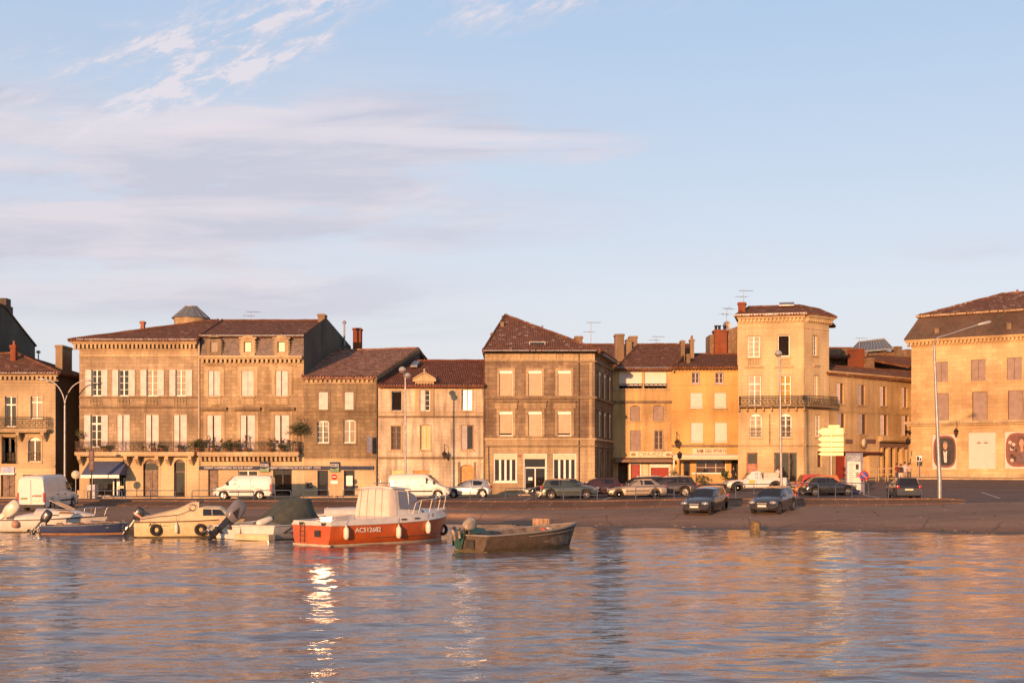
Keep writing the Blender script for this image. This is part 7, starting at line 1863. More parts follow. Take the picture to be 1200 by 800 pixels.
# ---- white boat behind the red one
ob=empty('low_white_boat',(0,0,0),0,'low white boat half hidden behind the orange red boat, with a thin rail','motor boat','boats moored along the quay')
h,b,sh,X=hull('hull',5.2,1.9,.85,.72,GEL,ob,stern=.85,full=2.4,depth=.25,open_=False,deck=GEL,rake=.5,gw=.03,gmat=GEL)
prismloft(ob,'cuddy',GEL,[sect(-1.0,.7,.75,.6,1.05,.05),sect(.6,.66,.78,.5,1.1,.05),sect(1.5,.4,.8,.3,.9,.03)],sharp=30)
rail(ob,[(1.0,-.7,1.35),(1.9,-.45,1.45),(2.6,0,1.5),(1.9,.45,1.45),(1.0,.7,1.35)],.016,[((1.0,-.7,1.35),(.9,-.65,.8)),((1.9,-.45,1.45),(1.8,-.4,.82)),((2.6,0,1.5),(2.4,0,.84)),((1.9,.45,1.45),(1.8,.4,.82))])
place(ob,402,0,6,Y=70.5)
# ---- mooring posts
for i,(px,Y,r,hh,lab) in enumerate(((634,64.5,.62,1.05,'cut off wooden mooring post behind the brown fishing boat'),(885,65.8,.36,.6,'short weedy wooden stump standing in the water below the grey cars'))):
    o=empty('mooring_post',((px-600)/F*Y,Y,0),.3*i,lab,'mooring post'); m=MB(); w=r
    if i==0:
        Yy=64.5; m.box(-.42,.42,-.3,.3,-2.0,.75); m.v=[(x*(1+.05*math.sin(9*z)),y,z+.05*math.sin(8*x)) for x,y,z in m.v]; m.build('timber',paint('weathered_post',(.40,.25,.15),.85,vary=.25,scale=3,bump=.6),o,bevel=.05)
        for k in range(4): m=MB(); x=-.32+.21*k; m.box(x,x+.015,-.305,-.3,-.1,.72); m.build('crack',DKIN,o)
    else:
        m.loft([[(.26*math.cos(a)*(1+.12*math.sin(3*a+z*4)),.30*math.sin(a),z+.06*math.sin(2*a)*(z>.3)) for a in [q*PI/8 for q in range(16)]] for z in (-2.5,0,.25,.5)],0); m.build('timber',paint('weedy_post',(.20,.14,.06),.85,vary=.4,scale=5,bump=.9),o,sharp=50)
# ropes
def moor(a,bp,lab,sag=.25):
    A_=Vector(a);B2=Vector(bp); m=MB(); P=[A_.lerp(B2,i/10)-Vector((0,0,sag*math.sin(PI*i/10))) for i in range(11)]; m.tube(P,.02,4); o=m.build('mooring_rope',ROPE); tag(o,lab,'rope')
moor(W(522,611,60.5),(1.5,76.5,.45),'thin mooring rope from the bow of the orange red boat to the slipway')
# ------------------------------------------------------------------ pavements, markings
def strip_sheet(name, front, back, mat, up=.12, kerb=True):
    """front / back: equal lists of (X,Y); follows the ground"""
    m=MB(); n=len(front); A_=[(x,y,gz(x,y)+up) for x,y in front]; Bk=[(x,y,gz(x,y)+up) for x,y in back]
    m.add(A_+Bk,[(i,i+1,n+i+1,n+i) for i in range(n-1)],0)
    if kerb:
        Cc=[(x,y-.004,gz(x,y)-.1) for x,y in front]; D_=[(x,y-.004,gz(x,y)+up) for x,y in front]
        m.add(Cc+D_,[(i,i+1,n+i+1,n+i) for i in range(n-1)],1)
    return tag(m.build(name,[mat,TRIM]),kind='structure')
def U(px,Y): return ((px-600)/F*Y,Y)
def lerpU(a,b,n): return [(a[0]+(b[0]-a[0])*i/n,a[1]+(b[1]-a[1])*i/n) for i in range(n+1)]
strip_sheet('pavement',lerpU(U(-200,109.8),U(690,109.8),50),lerpU(U(-200,113.2),U(690,113.2),50),GR_pave)
strip_sheet('pavement',lerpU(U(712,120.5),U(862,119.0),14),lerpU(U(708,124.2),U(866,124.2),14),GR_pave)
strip_sheet('pavement',lerpU(U(862,118.6),U(948,116.6),10),lerpU(U(865,120.2),U(944,118.9),10),GR_pave)
strip_sheet('pavement',lerpU(U(948,116.6),U(1066,124),12),lerpU(U(944,118.9),U(1072,131.8),12),GR_pave)
strip_sheet('pavement',lerpU(U(1066,121.5),U(1900,96),30),lerpU(U(1068,125.2),U(1900,100),30),GR_pave)
LINE=paint('road_paint',(.62,.58,.52),.8,vary=.2,scale=5)
def line(a,b,w=.12):
    A_=Vector(a);B2=Vector(b); d=(B2-A_).normalized(); nn=Vector((-d.y,d.x))*w/2; n=8; m=MB(); P=[]
    for i in range(n+1):
        c=A_.lerp(B2,i/n); P+= [(c.x+nn.x,c.y+nn.y),(c.x-nn.x,c.y-nn.y)]
    m.add([(x,y,gz(x,y)+.012) for x,y in P],[(2*i,2*i+1,2*i+3,2*i+2) for i in range(n)]); tag(m.build('parking_line',LINE),kind='structure')
for px0,px1,Ya,Yb in ((1032,1011,86,96),(706,716,88,98),(612,622,88,98),(1172,1150,86,96),(930,934,88,95),(560,566,89,97)): line(U(px0,Ya),U(px1,Yb))
line(U(1040,104),U(1400,92),.14); line(U(500,103),U(700,103),.1)
# ------------------------------------------------------------------ street furniture
BARB=paint('blue_grey_barrier',(.06,.085,.14),.5,vary=.1)
def barrier(px0,px1,Y,h,label,mid=False):
    x0=(px0-600)/F*Y;x1=(px1-600)/F*Y; w=x1-x0; z=gz((x0+x1)/2,Y); o=empty('railing_barrier',(x0,Y,z),0,label,'barrier','blue grey tube barriers along the street edge')
    m=MB(); r=.14; m.tube([(0,0,-.15),(0,0,h-r),(r*.3,0,h-r*.3),(r,0,h),(w-r,0,h),(w-r*.3,0,h-r*.3),(w,0,h-r),(w,0,-.15)],.035,6); m.build('hoop',BARB,o)
    m=MB(); m.tube([(0,0,h*.45),(w,0,h*.45)],.024,5); m.build('cross_bar',BARB,o)
    k=int(w/2.2)
    for i in range(1,k+1): m=MB(); x=w*i/(k+1); m.tube([(x,0,-.15),(x,0,h)],.028,5); m.build('post',BARB,o)
    return o
for a in ((22,30,98.5,.8,'tube barrier at the far left, partly behind the tall white van'),(102.5,143,99.2,.8,'tube barrier before the blue awning shop'),(147,206,99.2,.8,'long tube barrier between the blue awning and the bank'),(225,258,99,.8,'tube barrier at the nose of the white bank van'),(262,297,99,.8,'tube barrier in front of the white bank van'),(304,341,98.6,.8,'tube barrier in front of the dark bank doorway'),(356,385,98.4,.8,'tube barrier before the cash machine'),(402,424,98.4,.8,'tube barrier before the bank poster window, left of the cabin boat tent'),
          (551,567,96,.8,'tube barrier in front of the silver grey hatchback'),(592,628,96,.8,'tube barrier in front of the glazed entrance door'),(660,700,88.5,.85,'tube barrier before the nose of the green grey car'),(745,790,88,.9,'tube barrier before the sand coloured saloon'),(862,905,87.4,1.0,'tube barrier below the white pickup truck'),(935,959,87,1.05,'tube barrier before the tail of the black boxy car'),(979,1018,86.8,1.05,'tube barrier before the nose of the black boxy car'),(1041,1080,83.9,1.05,'tube barrier directly in front of the car seen from behind')): barrier(*a)
LAMPC=paint('lamp_housing',(.46,.44,.42),.4,.3,.1)
# double arm lamp
o=empty('street_lamp',((76-600)/F*111.6,111.6,gz((76-600)/F*111.6,111.6)),0,'tall grey street lamp with two curved arms beside the balcony house','street lamp','street lamps')
zt=H+(550-474)/F*111.6-o.location.z; m=MB(); m.tube([(0,0,-.2),(0,0,1),(0,0,zt)],[.13,.11,.085],10); m.build('pole',LAMPM,o)
for sg,dx,dz in ((-1,-1.75,2.15),(1,1.8,2.05)):
    m=MB(); m.tube([(dx*(1-math.cos(t*PI/2/8)**1.0) if False else dx*(t/8)**1.7,0,zt+dz*math.sin(t/8*PI/2)) for t in range(9)],.055,7); a=m.build('arm',LAMPM,o)
    m=MB(); m.loft([[(dx-sg*.15+sg*q*.75,w*math.cos(k*PI/4),zt+dz+.02+.07*q+hh*math.sin(k*PI/4)) for k in range(8)] for q,w,hh in ((0,.05,.05),(.2,.13,.09),(.7,.15,.09),(1,.06,.05))],0); m.build('lamp_head',LAMPC,a)
# lamp with two domed heads
def dome_lamp(px,Y,pyt,heads,label,r=.085,lean=0):
    X=(px-600)/F*Y; z=gz(X,Y); o=empty('street_lamp',(X,Y,z),0,label,'street lamp','street lamps'); zt=H+(550-pyt)/F*Y-z
    m=MB(); m.tube([(0,0,-.2),(0,0,1.2),(lean,0,zt)],[r*1.5,r*1.2,r*.8],10); m.build('pole',LAMPM,o)
    for dx,dy,dz in heads:
        m=MB(); m.tube([(lean,0,zt-.05),(lean+dx,dy,zt+dz)],.035,5); a=m.build('arm',LAMPM,o)
        m=MB(); m.lathe([(0,.30),(.12,.28),(.24,.18),(.30,.04),(.31,0)],(lean+dx,dy,zt+dz),14); m.build('lamp_hood',LAMPC,a)
        m=MB(); m.lathe([(.29,0),(.22,-.14),(.08,-.22),(0,-.23)],(lean+dx,dy,zt+dz),14); m.build('diffuser',paint('opal_glass',(.30,.25,.22),.3,coat=1),a)
    return o
dome_lamp(475,102.8,442,((-.22,-.25,.55),(.12,.25,.12)),'street lamp with two domed heads standing before the pale house')
dome_lamp(915.5,99,417,((-.12,0,.15),),'slim street lamp with one domed head standing before the tower house',lean=-.1)
# large lamp on the right
Y=84.3; X=(1101-600)/F*Y; z=gz(X,Y); o=empty('street_lamp',(X,Y,z),0,'tall pale street lamp with one long arm reaching right across the mansard building','street lamp','street lamps')
zt=H+(550-404)/F*Y-z; dx=(1158-1094)/F*Y; dz=(404-379.5)/F*Y
m=MB(); m.tube([(0,0,-.2),(0,0,1.3),(-.36,0,zt)],[.16,.14,.075],12); m.build('pole',LAMPM,o)
m=MB(); m.tube([(-.36,0,zt),(-.34,0,zt+.25),(-.1,0,zt+.5),(.5,0,zt+.66),(-.36+dx*.85,0,zt+dz)],.05,8); a=m.build('arm',LAMPM,o)
m=MB(); m.loft([[(-.36+dx*(.80+.24*q),w*math.cos(k*PI/5),zt+dz*(.97+.13*q)+hh*math.sin(k*PI/5)) for k in range(10)] for q,w,hh in ((0,.05,.05),(.25,.14,.10),(.8,.18,.12),(1,.08,.07))],0); m.build('lamp_head',LAMPC,a)
# pedestrian lamp near the side street
def lantern_post(px,Y,pyt,label):
    X=(px-600)/F*Y; z=gz(X,Y); zt=H+(550-pyt)/F*Y-z; o=empty('lantern_post',(X,Y,z),0,label,'street lantern')
    m=MB(); m.tube([(0,0,-.1),(0,0,.9),(0,0,zt-.55)],[.09,.06,.045],8); m.build('pole',IRONb,o)
    m=MB(); m.lathe([(.06,-.55),(.17,-.5),(.22,-.12),(.24,-.1),(.10,.02),(.04,.1),(0,.14)],(0,0,zt),8); m.build('lantern_head',IRON,o)
lantern_post(796.5,112,530,'old style lantern on a slim post before the sports bar'); lantern_post(1064,117,514,'old style lantern on a post beside the people at the side street')
def wall_lantern(hs,px,py,label,out=.7,s=1.0):
    p=hs.root.matrix_basis if False else None
    x=hs.s_(px); z=hs.z_(px,py); Mw=Matrix.Translation((hs.P0.x,hs.P0.y,hs.zb))@Matrix.Rotation(math.atan2(hs.u.y,hs.u.x),4,'Z')
    w=Mw@Vector((x,-out,z)); o=empty('wall_lantern',w,math.atan2(hs.u.y,hs.u.x),label,'wall lantern','lanterns on the house walls')
    m=MB(); m.tube([(0,out-.02,.95*s),(0,out*.5,1.05*s),(0,0,.85*s),(0,0,.45*s)],.025,5); m.tube([(0,out-.02,.45*s),(0,out*.4,.9*s)],.018,4); m.build('bracket',IRON,o)
    m=MB(); m.lathe([(0,-.32*s),(.07*s,-.28*s),(.21*s,.14*s),(.25*s,.17*s),(.14*s,.32*s),(.05*s,.40*s),(.04*s,.5*s),(0,.52*s)],(0,0,0),6); m.build('lantern_head',IRON,o,sharp=20)
    m=MB(); m.lathe([(.085*s,-.25*s),(.215*s,.12*s)],(0,0,0),6); m.build('pane',G_BRN,o)
wall_lantern(E,521.5,534,'black iron lantern on the wall of the pale house',.9,1.0); wall_lantern(Hh,792,520.5,'black iron lantern at the joint of the ochre and yellow houses',1.0,1.15); wall_lantern(K,1123,507.5,'black iron lantern on the golden building between two panels',.8,1.05)
# direction sign with arrow boards
Y=99; X=(974-600)/F*Y; z=gz(X,Y); o=empty('direction_sign',(X,Y,z),math.radians(-17),'stack of glaring yellow white arrow direction boards on a post','direction sign')
def zy(py): return H+(550-py)/F*Y-z
m=MB(); m.tube([(0,.06,-.1),(0,.06,zy(498))],.06,8); m.build('post',LAMPC,o)
SGN=paint('sun_glare_board',(.94,.76,.20),.42,vary=.02,spec=.6,coat=.35)  # sun glare on the boards is put into the base colour
SGN.node_tree.nodes['Principled BSDF'].inputs['Coat Roughness'].default_value=.36
for y0,y1 in ((501.5,509.5),(511,517.3),(518.3,523.2),(524.2,528.8),(529.8,533.6)):
    a,b=-1.0,.92; z1,z2=zy(y1),zy(y0); zm=(z1+z2)/2
    m=MB(); m.prism([(a+.32,z1),(b,z1),(b,z2),(a+.32,z2),(a,zm)],-.03,0); bd=m.build('arrow_board',SGN,o)
m=MB(); m.box(-.2,.62,-.03,0,zy(500.8),zy(498)); m.build('number_board',SGN,o)
# information panel
Y=97; X=(1001.5-600)/F*Y; z=gz(X,Y); o=empty('information_panel',(X,Y,z),math.radians(-12),'blue framed information panel with a white printed sheet','information panel')
hh=H+(550-530.5)/F*Y-z
NAV=paint('navy_frame',(.03,.05,.16),.4,vary=.05)
m=MB(); m.box(-.66,.60,-.12,.12,.15,.32); m.box(-.66,-.54,-.12,.12,.32,hh); m.box(.44,.60,-.12,.12,.32,hh); m.box(-.54,.44,-.12,.12,hh-.16,hh); m.box(-.5,.4,-.08,.10,-.1,.15); m.build('frame',NAV,o)
m=MB(); m.box(-.54,.44,-.06,.0,.32,hh-.16); sh_=m.build('printed_sheet',paint('sheet_white',(.60,.57,.54),.5,vary=.03),o)
m=MB(); m.box(-.54,.44,-.068,-.062,hh-.66,hh-.16); m.build('printed_header',paint('header_grey_blue',(.22,.26,.32),.5,vary=.2,scale=6),sh_)
m=MB()
for i in range(9): 
    zz=hh-.85-.17*i; m.box(-.42,-.42+(.30 if i%3 else .42),-.068,-.062,zz,zz+.05)
m.build('printed_lines',paint('print_grey',(.30,.24,.22),.6),sh_)
m=MB(); m.box(.08,.30,-.07,-.063,hh-1.25,hh-.85); m.build('printed_picture',DKIN,sh_); m=MB(); m.box(.08,.32,-.07,-.063,hh-1.85,hh-1.45); m.build('printed_picture',paint('print_grey',(.30,.24,.22),.6),sh_)
# no parking sign
Y=95.5; X=(1012.5-600)/F*Y; z=gz(X,Y); zc=H+(550-557)/F*Y-z; o=empty('no_parking_sign',(X,Y,z),math.radians(-8),'round blue and red no parking sign beside the information panel','road sign')
m=MB(); m.tube([(0,.05,-.1),(0,.05,zc+.1)],.035,6); m.build('post',LAMPM,o)
RS=paint('sign_red',(.60,.04,.03),.4,vary=.03); BS=paint('sign_blue',(.05,.12,.42),.4,vary=.03); WS=paint('sign_plate_white',(.75,.73,.7),.4,vary=.02)
m=MB(); m.lathe([(0,-.01),(.36,-.01),(.36,.02)],(0,0,zc),24,axis='y'); pl=m.build('plate',RS,o)
m=MB(); m.lathe([(0,-.016),(.27,-.016),(.27,-.01)],(0,0,zc),24,axis='y'); m.build('blue_disc',BS,pl)
m=MB(); q=.035; m.prism([(-.20-q,zc+.20-q),(-.20+q,zc+.20+q),(.20+q,zc-.20+q),(.20-q,zc-.20-q)],-.024,-.018); m.build('slash',RS,pl)
# no entry sign at the bank
Y=109.2; X=(391.7-600)/F*Y; z=gz(X,Y)+.1; o=empty('no_entry_sign',(X,Y,z),0,'small red round no entry sign with a white plate before the bank','road sign'); zc=H+(550-558.5)/F*Y-z
m=MB(); m.tube([(0,.05,-.2),(0,.05,zc+.1)],.045,6); m.build('post',CREAMP,o); m=MB(); m.lathe([(0,-.01),(.24,-.01),(.24,.02)],(0,0,zc),20,axis='y'); pl=m.build('plate',RS,o)
m=MB(); m.box(-.16,.16,-.02,-.012,zc-.035,zc+.035); m.build('bar',WS,pl); m=MB(); m.box(-.30,.30,-.02,.02,zc-.58,zc-.32); m.build('sub_plate',WS,o)
# round sign left
Y=105; X=(88.7-600)/F*Y; z=gz(X,Y); o=empty('round_sign',(X,Y,z),math.radians(10),'plain pale round road sign between the tall van and the blue awning','road sign'); zc=H+(550-556)/F*Y-z
m=MB(); m.tube([(0,.05,-.1),(0,.05,zc+.3)],.035,6); m.build('post',LAMPM,o); m=MB(); m.lathe([(0,-.01),(.35,-.01),(.35,.02)],(0,0,zc),22,axis='y'); pl=m.build('plate',paint('pale_sign',(.52,.48,.36),.5),o); m=MB(); m.box(-.02,.02,-.02,-.012,zc-.3,zc+.3); m.build('seam',LAMPM,pl)
# totem
Y=108.5; X=(107.3-600)/F*Y; z=gz(X,Y); o=empty('totem_sign',(X,Y,z),math.radians(25),'narrow dark vertical shop sign on a post in front of the blue awning','shop sign'); z1=H+(550-552)/F*Y-z; z2=H+(550-526)/F*Y-z
m=MB(); m.tube([(0,0,-.1),(0,0,z1+.1)],.05,6); m.tube([(0,0,z2),(-.05,0,z2+1.3)],.03,5); m.build('post',IRON,o); m=MB(); m.box(-.22,.22,-.08,.08,z1,z2); m.build('sign_box',paint('brown_totem',(.13,.075,.06),.5),o,bevel=.02); m=MB(); m.box(-.15,.10,-.09,-.08,z1+.15,z2-.2); m.build('sign_face',paint('totem_face',(.30,.2,.15),.5,vary=.3,scale=4),o)
# pedestrian sign by the golden building
Y=121; X=(1077-600)/F*Y; z=gz(X,Y)+.1; o=empty('pedestrian_sign',(X,Y,z),0,'small square black and white sign on a post at the corner of the golden building','road sign'); zc=H+(550-537)/F*Y-z
m=MB(); m.tube([(0,.05,-.2),(0,.05,zc)],.035,6); m.build('post',LAMPM,o); m=MB(); m.box(-.26,.26,-.01,.02,zc-.27,zc+.27); pl=m.build('plate',WS,o)
m=MB(); m.box(-.21,-.05,-.016,-.011,zc-.2,zc+.2); m.box(.07,.21,-.016,-.011,zc-.2,zc+.05); m.prism([(-.05,zc-.2),(.02,zc-.2),(.02,zc+.1),(-.05,zc+.2)],-.016,-.011); m.build('pictogram',DKIN,pl)
# railings at the side street
for i,(a,b) in enumerate(((1015,1027),(1029,1038),(1040,1050))):
    Y=118; x0,x1=(a-600)/F*Y,(b-600)/F*Y; z=gz((x0+x1)/2,Y)+.1; o=empty('pale_railing',(x0,Y,z),0,('pale railing right of the no parking sign','pale railing in the middle of the porch front','pale railing nearest the people at the side street')[i],'railing','pale railings at the side street'); m=MB(); w=x1-x0
    m.box(0,.07,0,.07,-.2,1.1); m.box(w-.07,w,0,.07,-.2,1.1); m.box(0,w,.005,.065,1.02,1.12); m.box(0,w,.01,.06,.5,.57); m.build('frame',ST_J,o)
# waste bin / planters
o=empty('planter',((99-600)/F*109,109,gz((99-600)/F*109,109)+.1),0,'stone planter box with low plants at the corner of the awning shop','planter'); m=MB(); m.box(-.55,.55,-.25,.25,-.1,.62); m.build('trough',TRIM,o,bevel=.03)
o=empty('refrigerated_box',((108.5-600)/F*109.3,109.3,gz((108.5-600)/F*109.3,109.3)+.1),0,'grey white waist high cabinet standing under the left end of the blue awning','cabinet'); m=MB(); m.box(-.38,.38,-.3,.3,-.1,1.1); m.build('cabinet_body',paint('cabinet_grey',(.40,.40,.42),.5),o,bevel=.03); m=MB(); m.box(-.3,.3,-.32,-.3,.1,1.0); m.build('door',paint('cabinet_grey',(.40,.40,.42),.5),o)

# ------------------------------------------------------------------ plants
def leaves(c,r,n,size,mat,parent,name='foliage',seed=0,up=0.0,flat=1.0):
    rnd=random.Random(seed); m=MB(); c=Vector(c)
    cl=[Vector((rnd.gauss(0,.45)*r[0],rnd.gauss(0,.45)*r[1],rnd.gauss(0,.45)*r[2])) for _ in range(max(4,n//28))]
    for i in range(n):
        q=rnd.choice(cl)+Vector((rnd.gauss(0,.22)*r[0],rnd.gauss(0,.22)*r[1],rnd.gauss(0,.22)*r[2])); p=c+q
        d=Vector((rnd.uniform(-1,1),rnd.uniform(-1,1),rnd.uniform(-.6,1)+up)).normalized(); s_=size*rnd.uniform(.6,1.3); t=d.cross(Vector((rnd.random(),rnd.random(),rnd.random()))).normalized()
        m.add([p,p+d*s_*.5+t*s_*.22,p+d*s_,p+d*s_*.5-t*s_*.22],[(0,1,2,3)])
    return m.build(name,mat,parent)
def wpt(hs,px,py,out):
    Mw=Matrix.Translation((hs.P0.x,hs.P0.y,hs.zb))@Matrix.Rotation(math.atan2(hs.u.y,hs.u.x),4,'Z'); return Mw@Vector((hs.s_(px),-out,hs.z_(px,py)))
def pot(o,r=.2,h=.35,mat=None): m=MB(); m.lathe([(0,0),(r*.75,0),(r,h),(r*1.08,h),(r*1.08,h-.05),(r*.9,h-.06),(0,h-.06)],(0,0,0),12); m.build('pot',mat or TERRA,o)
def pplant(hs,px,py,label,kind,h,w,mat=LEAF,seed=1,out=.6,name='potted_plant',pr=.2,n=260,size=.16):
    o=empty(name,wpt(hs,px,py,out),0,label,'plant','plants on the balconies' if out<1.2 and hs in (C,Bh) else None); pot(o,pr,.34)
    if kind=='tree':
        m=MB(); m.tube([(0,0,.3),(.02,0,h*.5),(-.01,.02,h*.72)],[.035,.03,.02],5)
        for a in range(4): m.tube([(-.01,.02,h*.62),(w*.3*math.cos(a*1.6),w*.3*math.sin(a*1.6),h*.85)],[.018,.01],4)
        m.build('trunk',WOODD,o); leaves((0,0,h*.80),(w*.5,w*.45,h*.22),n,size,mat,o,seed=seed)
    elif kind=='palm':
        m=MB(); m.tube([(0,0,.3),(.02,0,h*.6)],[.06,.04],6); m.build('trunk',WOODD,o); m=MB(); rnd=random.Random(seed)
        for k in range(26):
            a=rnd.random()*2*PI; e=rnd.uniform(-.2,1.2); L0=w*.55*rnd.uniform(.8,1.1); P=[]
            for q in range(5):
                t=q/4; rr=L0*t*math.cos(e); zz=h*.6+L0*t*math.sin(e)-.35*L0*t*t; P.append((Vector((rr*math.cos(a),rr*math.sin(a),zz)),.035*(1-t)+.006))
            for (p,wa),(q_,wb) in zip(P,P[1:]):
                s_=Vector((-math.sin(a),math.cos(a),0)); m.add([p-s_*wa,p+s_*wa,q_+s_*wb,q_-s_*wb],[(0,1,2,3)])
        m.build('fronds',mat,o)
    else: leaves((0,0,.3+h*.35),(w*.5,w*.4,h*.4),n,size,mat,o,seed=seed)
    return o
pplant(C,290,529,'small palm like tree in a pot on the bank house balcony','palm',1.95,1.3,LEAF2,3,n=0)
pplant(C,350,529.3,'bushy olive tree in a pot at the right end of the bank house balcony','tree',2.5,1.7,LEAF2,4,n=1400,size=.14)
pplant(C,234.5,529.3,'dark bush spilling over where the two balconies meet','bush',.95,1.25,LEAF,5,n=700,out=.7)
pplant(C,268,529.3,'low wide shrub on the bank house balcony left of the palm','bush',.62,1.0,LEAF,6,n=420); pplant(C,279,529.3,'low shrub immediately left of the palm on the balcony','bush',.6,.8,LEAF,16,n=300)
pplant(C,333,529.3,'low shrub left of the olive tree on the balcony','bush',.55,1.1,LEAF,7,n=380); pplant(C,318,529.3,'slim green plant right of the palm on the balcony','bush',.75,.35,LEAF2,8,n=160)
pplant(C,253,529.3,'small plant at the left dark shutter gap of the bank house balcony','bush',.5,.4,LEAF2,9,n=140); pplant(C,247,529.3,'thin tall seedling at the left window of the bank house balcony','tree',1.3,.45,LEAF2,19,n=70,pr=.12)
pplant(Bh,183,529.3,'yucca like plant on the long balcony above the arched door','palm',1.1,.9,LEAF2,10)
pplant(Bh,96,529.3,'thin tree in a pot at the left end of the long balcony','tree',1.9,.8,LEAF2,11,n=160); pplant(Bh,126,529.3,'low shrub on the long balcony above the blue awning','bush',.35,.9,LEAF,12,n=200); pplant(Bh,192,529.3,'low shrub right of the yucca on the long balcony','bush',.4,.6,LEAF,13,n=160); pplant(Bh,213,529.3,'low shrub near the right end of the long balcony','bush',.35,.8,LEAF,14,n=180)
o_=pplant(Bh,99,574.5,'low leafy plants growing in the stone planter','bush',.35,.8,LEAF,15,n=160,out=4.0,name='plant',pr=.1)
rnd=random.Random(2)
for i,px in enumerate((238,262,272,283,320,327,334,341)):   # pots hung on the rail
    o=empty('rail_flower_pot',wpt(C,px,518.2,.95),0,('small red flower pot on the balcony rail, %s'%('left end','above the brown door','over the wide shrub','left of the palm','first after the palm','second after the palm','third after the palm','by the olive tree')[i]),'flower pot','flower pots on the balcony rail')
    pot(o,.13,.18,WOODD); leaves((0,0,.22),(.22,.12,.1),50,.09,(LEAF,paint('dim_red_flowers',(.14,.03,.02),.8))[i%2],o,seed=i+30)
# balcony table and chairs
def bistro(px,label,kind):
    o=empty('bistro_'+kind,wpt(Bh,px,529.2,.5),0,label,kind,'bistro furniture on the long balcony')
    if kind=='table':
        m=MB(); m.lathe([(0,.70),(.30,.70),(.30,.73),(0,.73)],(0,0,0),14); m.build('table_top',IRON,o)
        for a in range(3): m=MB(); m.tube([(.22*math.cos(a*2.1),.22*math.sin(a*2.1),0),(0,0,.4),(.15*math.cos(a*2.1+3),.15*math.sin(a*2.1+3),.7)],.015,4); m.build('leg',IRON,o)
    else:
        s_=1 if px<170 else -1
        m=MB(); m.box(-.2,.2,-.2,.2,.43,.46); m.build('seat',IRON,o)
        m=MB(); m.tube([(-.2*s_,-.18,.44),(-.32*s_,-.18,.9),(-.32*s_,.18,.9),(-.2*s_,.18,.44)],.018,5); m.tube([(-.28*s_,-.18,.7),(-.28*s_,.18,.7)],.015,4); m.build('backrest',IRON,o)
        for x in (-.17,.17):
            for y in (-.17,.17): m=MB(); m.tube([(x*1.2,y*1.1,0),(x,y,.44)],.015,4); m.build('leg',IRON,o)
bistro(177,'small round iron table on the long balcony','table'); bistro(167,'iron chair left of the small balcony table','chair'); bistro(186,'iron chair right of the small balcony table','chair')
# shrubs at ground level near the bar
def gplant(px,Y,h,w,label,seed,mat=LEAF,n=420):
    X=(px-600)/F*Y; o=empty('shrub',(X,Y,gz(X,Y)+.05),0,label,'shrub'); m=MB(); m.tube([(0,0,-.1),(0,0,h*.4)],.03,5); m.build('stem',WOODD,o); leaves((0,0,h*.55),(w*.5,w*.45,h*.42),n,.17,mat,o,seed=seed)
gplant(792.5,117,1.5,1.1,'leafy shrub at the left awning post of the sports bar',41); gplant(850,118,1.3,.9,'leafy shrub at the right end of the terrace wall',42); gplant(823,117.5,.9,1.1,'low shrub in front of the terrace wall',43,LEAF2,300)

# ------------------------------------------------------------------ antennas
def antenna(hs,px,py0,py1,Y,label,kind=0,rot=0.0):
    a=W(px,py1,Y); b=W(px,py0,Y); h=b.z-a.z; o=empty('roof_antenna',a,rot,label,'antenna','television antennas on the roofs')
    m=MB(); m.tube([(0,0,-.8),(0,0,h)],.028,5); m.build('mast',LAMPM,o)
    m=MB()
    def yagi(z,L0,n,w,dirx=1):
        m.tube([(-L0*.3*dirx,0,z),(L0*.7*dirx,0,z)],.02,4)
        for i in range(n): x=(-.3+1.0*i/(n-1))*L0*dirx; m.tube([(x,-w/2*(1-.3*i/n),z),(x,w/2*(1-.3*i/n),z)],.012,4)
    yagi(h*.97,1.3,7,.6)
    if kind>=1: yagi(h*.55,1.0,3,1.1,-1)
    if kind==2: m.tube([(0,0,h*.9),(.5,0,h*1.15)],.02,4)
    m.build('elements',LAMPM,o); return o
antenna(C,294,365,376,122.5,'thin antenna on the ridge of the bank house roof',1,.3); antenna(Fh,692.5,377,403,120,'tall bare antenna right of the peaked roof',1,.1); antenna(G,769,394,404,133.5,'antenna on the ridge of the ochre house',1,.2); an=antenna(R_,851.5,361,377,134,'tilted antenna above the satellite dish by the brick chimney',2,.5); antenna(I,871.5,340,357,121.5,'antenna at the left edge of the tower roof',1,.15); antenna(N_,1007,396,402,143,'antenna on the glass lantern behind the receding house',0,.1)
o=empty('satellite_dish',W(852,381,134),0,'round satellite dish on the brick chimney beside the tower','satellite dish'); m=MB(); m.lathe([(0,.12),(.25,.06),(.42,-.04),(.44,-.04),(.26,.09),(0,.15)],(0,0,0),18,axis='y'); m.build('reflector',ZINC,o); m=MB(); m.tube([(0,.1,0),(0,.3,-.2),(0,.35,-.9)],.03,5); m.tube([(0,0,-.38),(0,-.35,0)],.015,4); m.build('bracket',LAMPM,o)

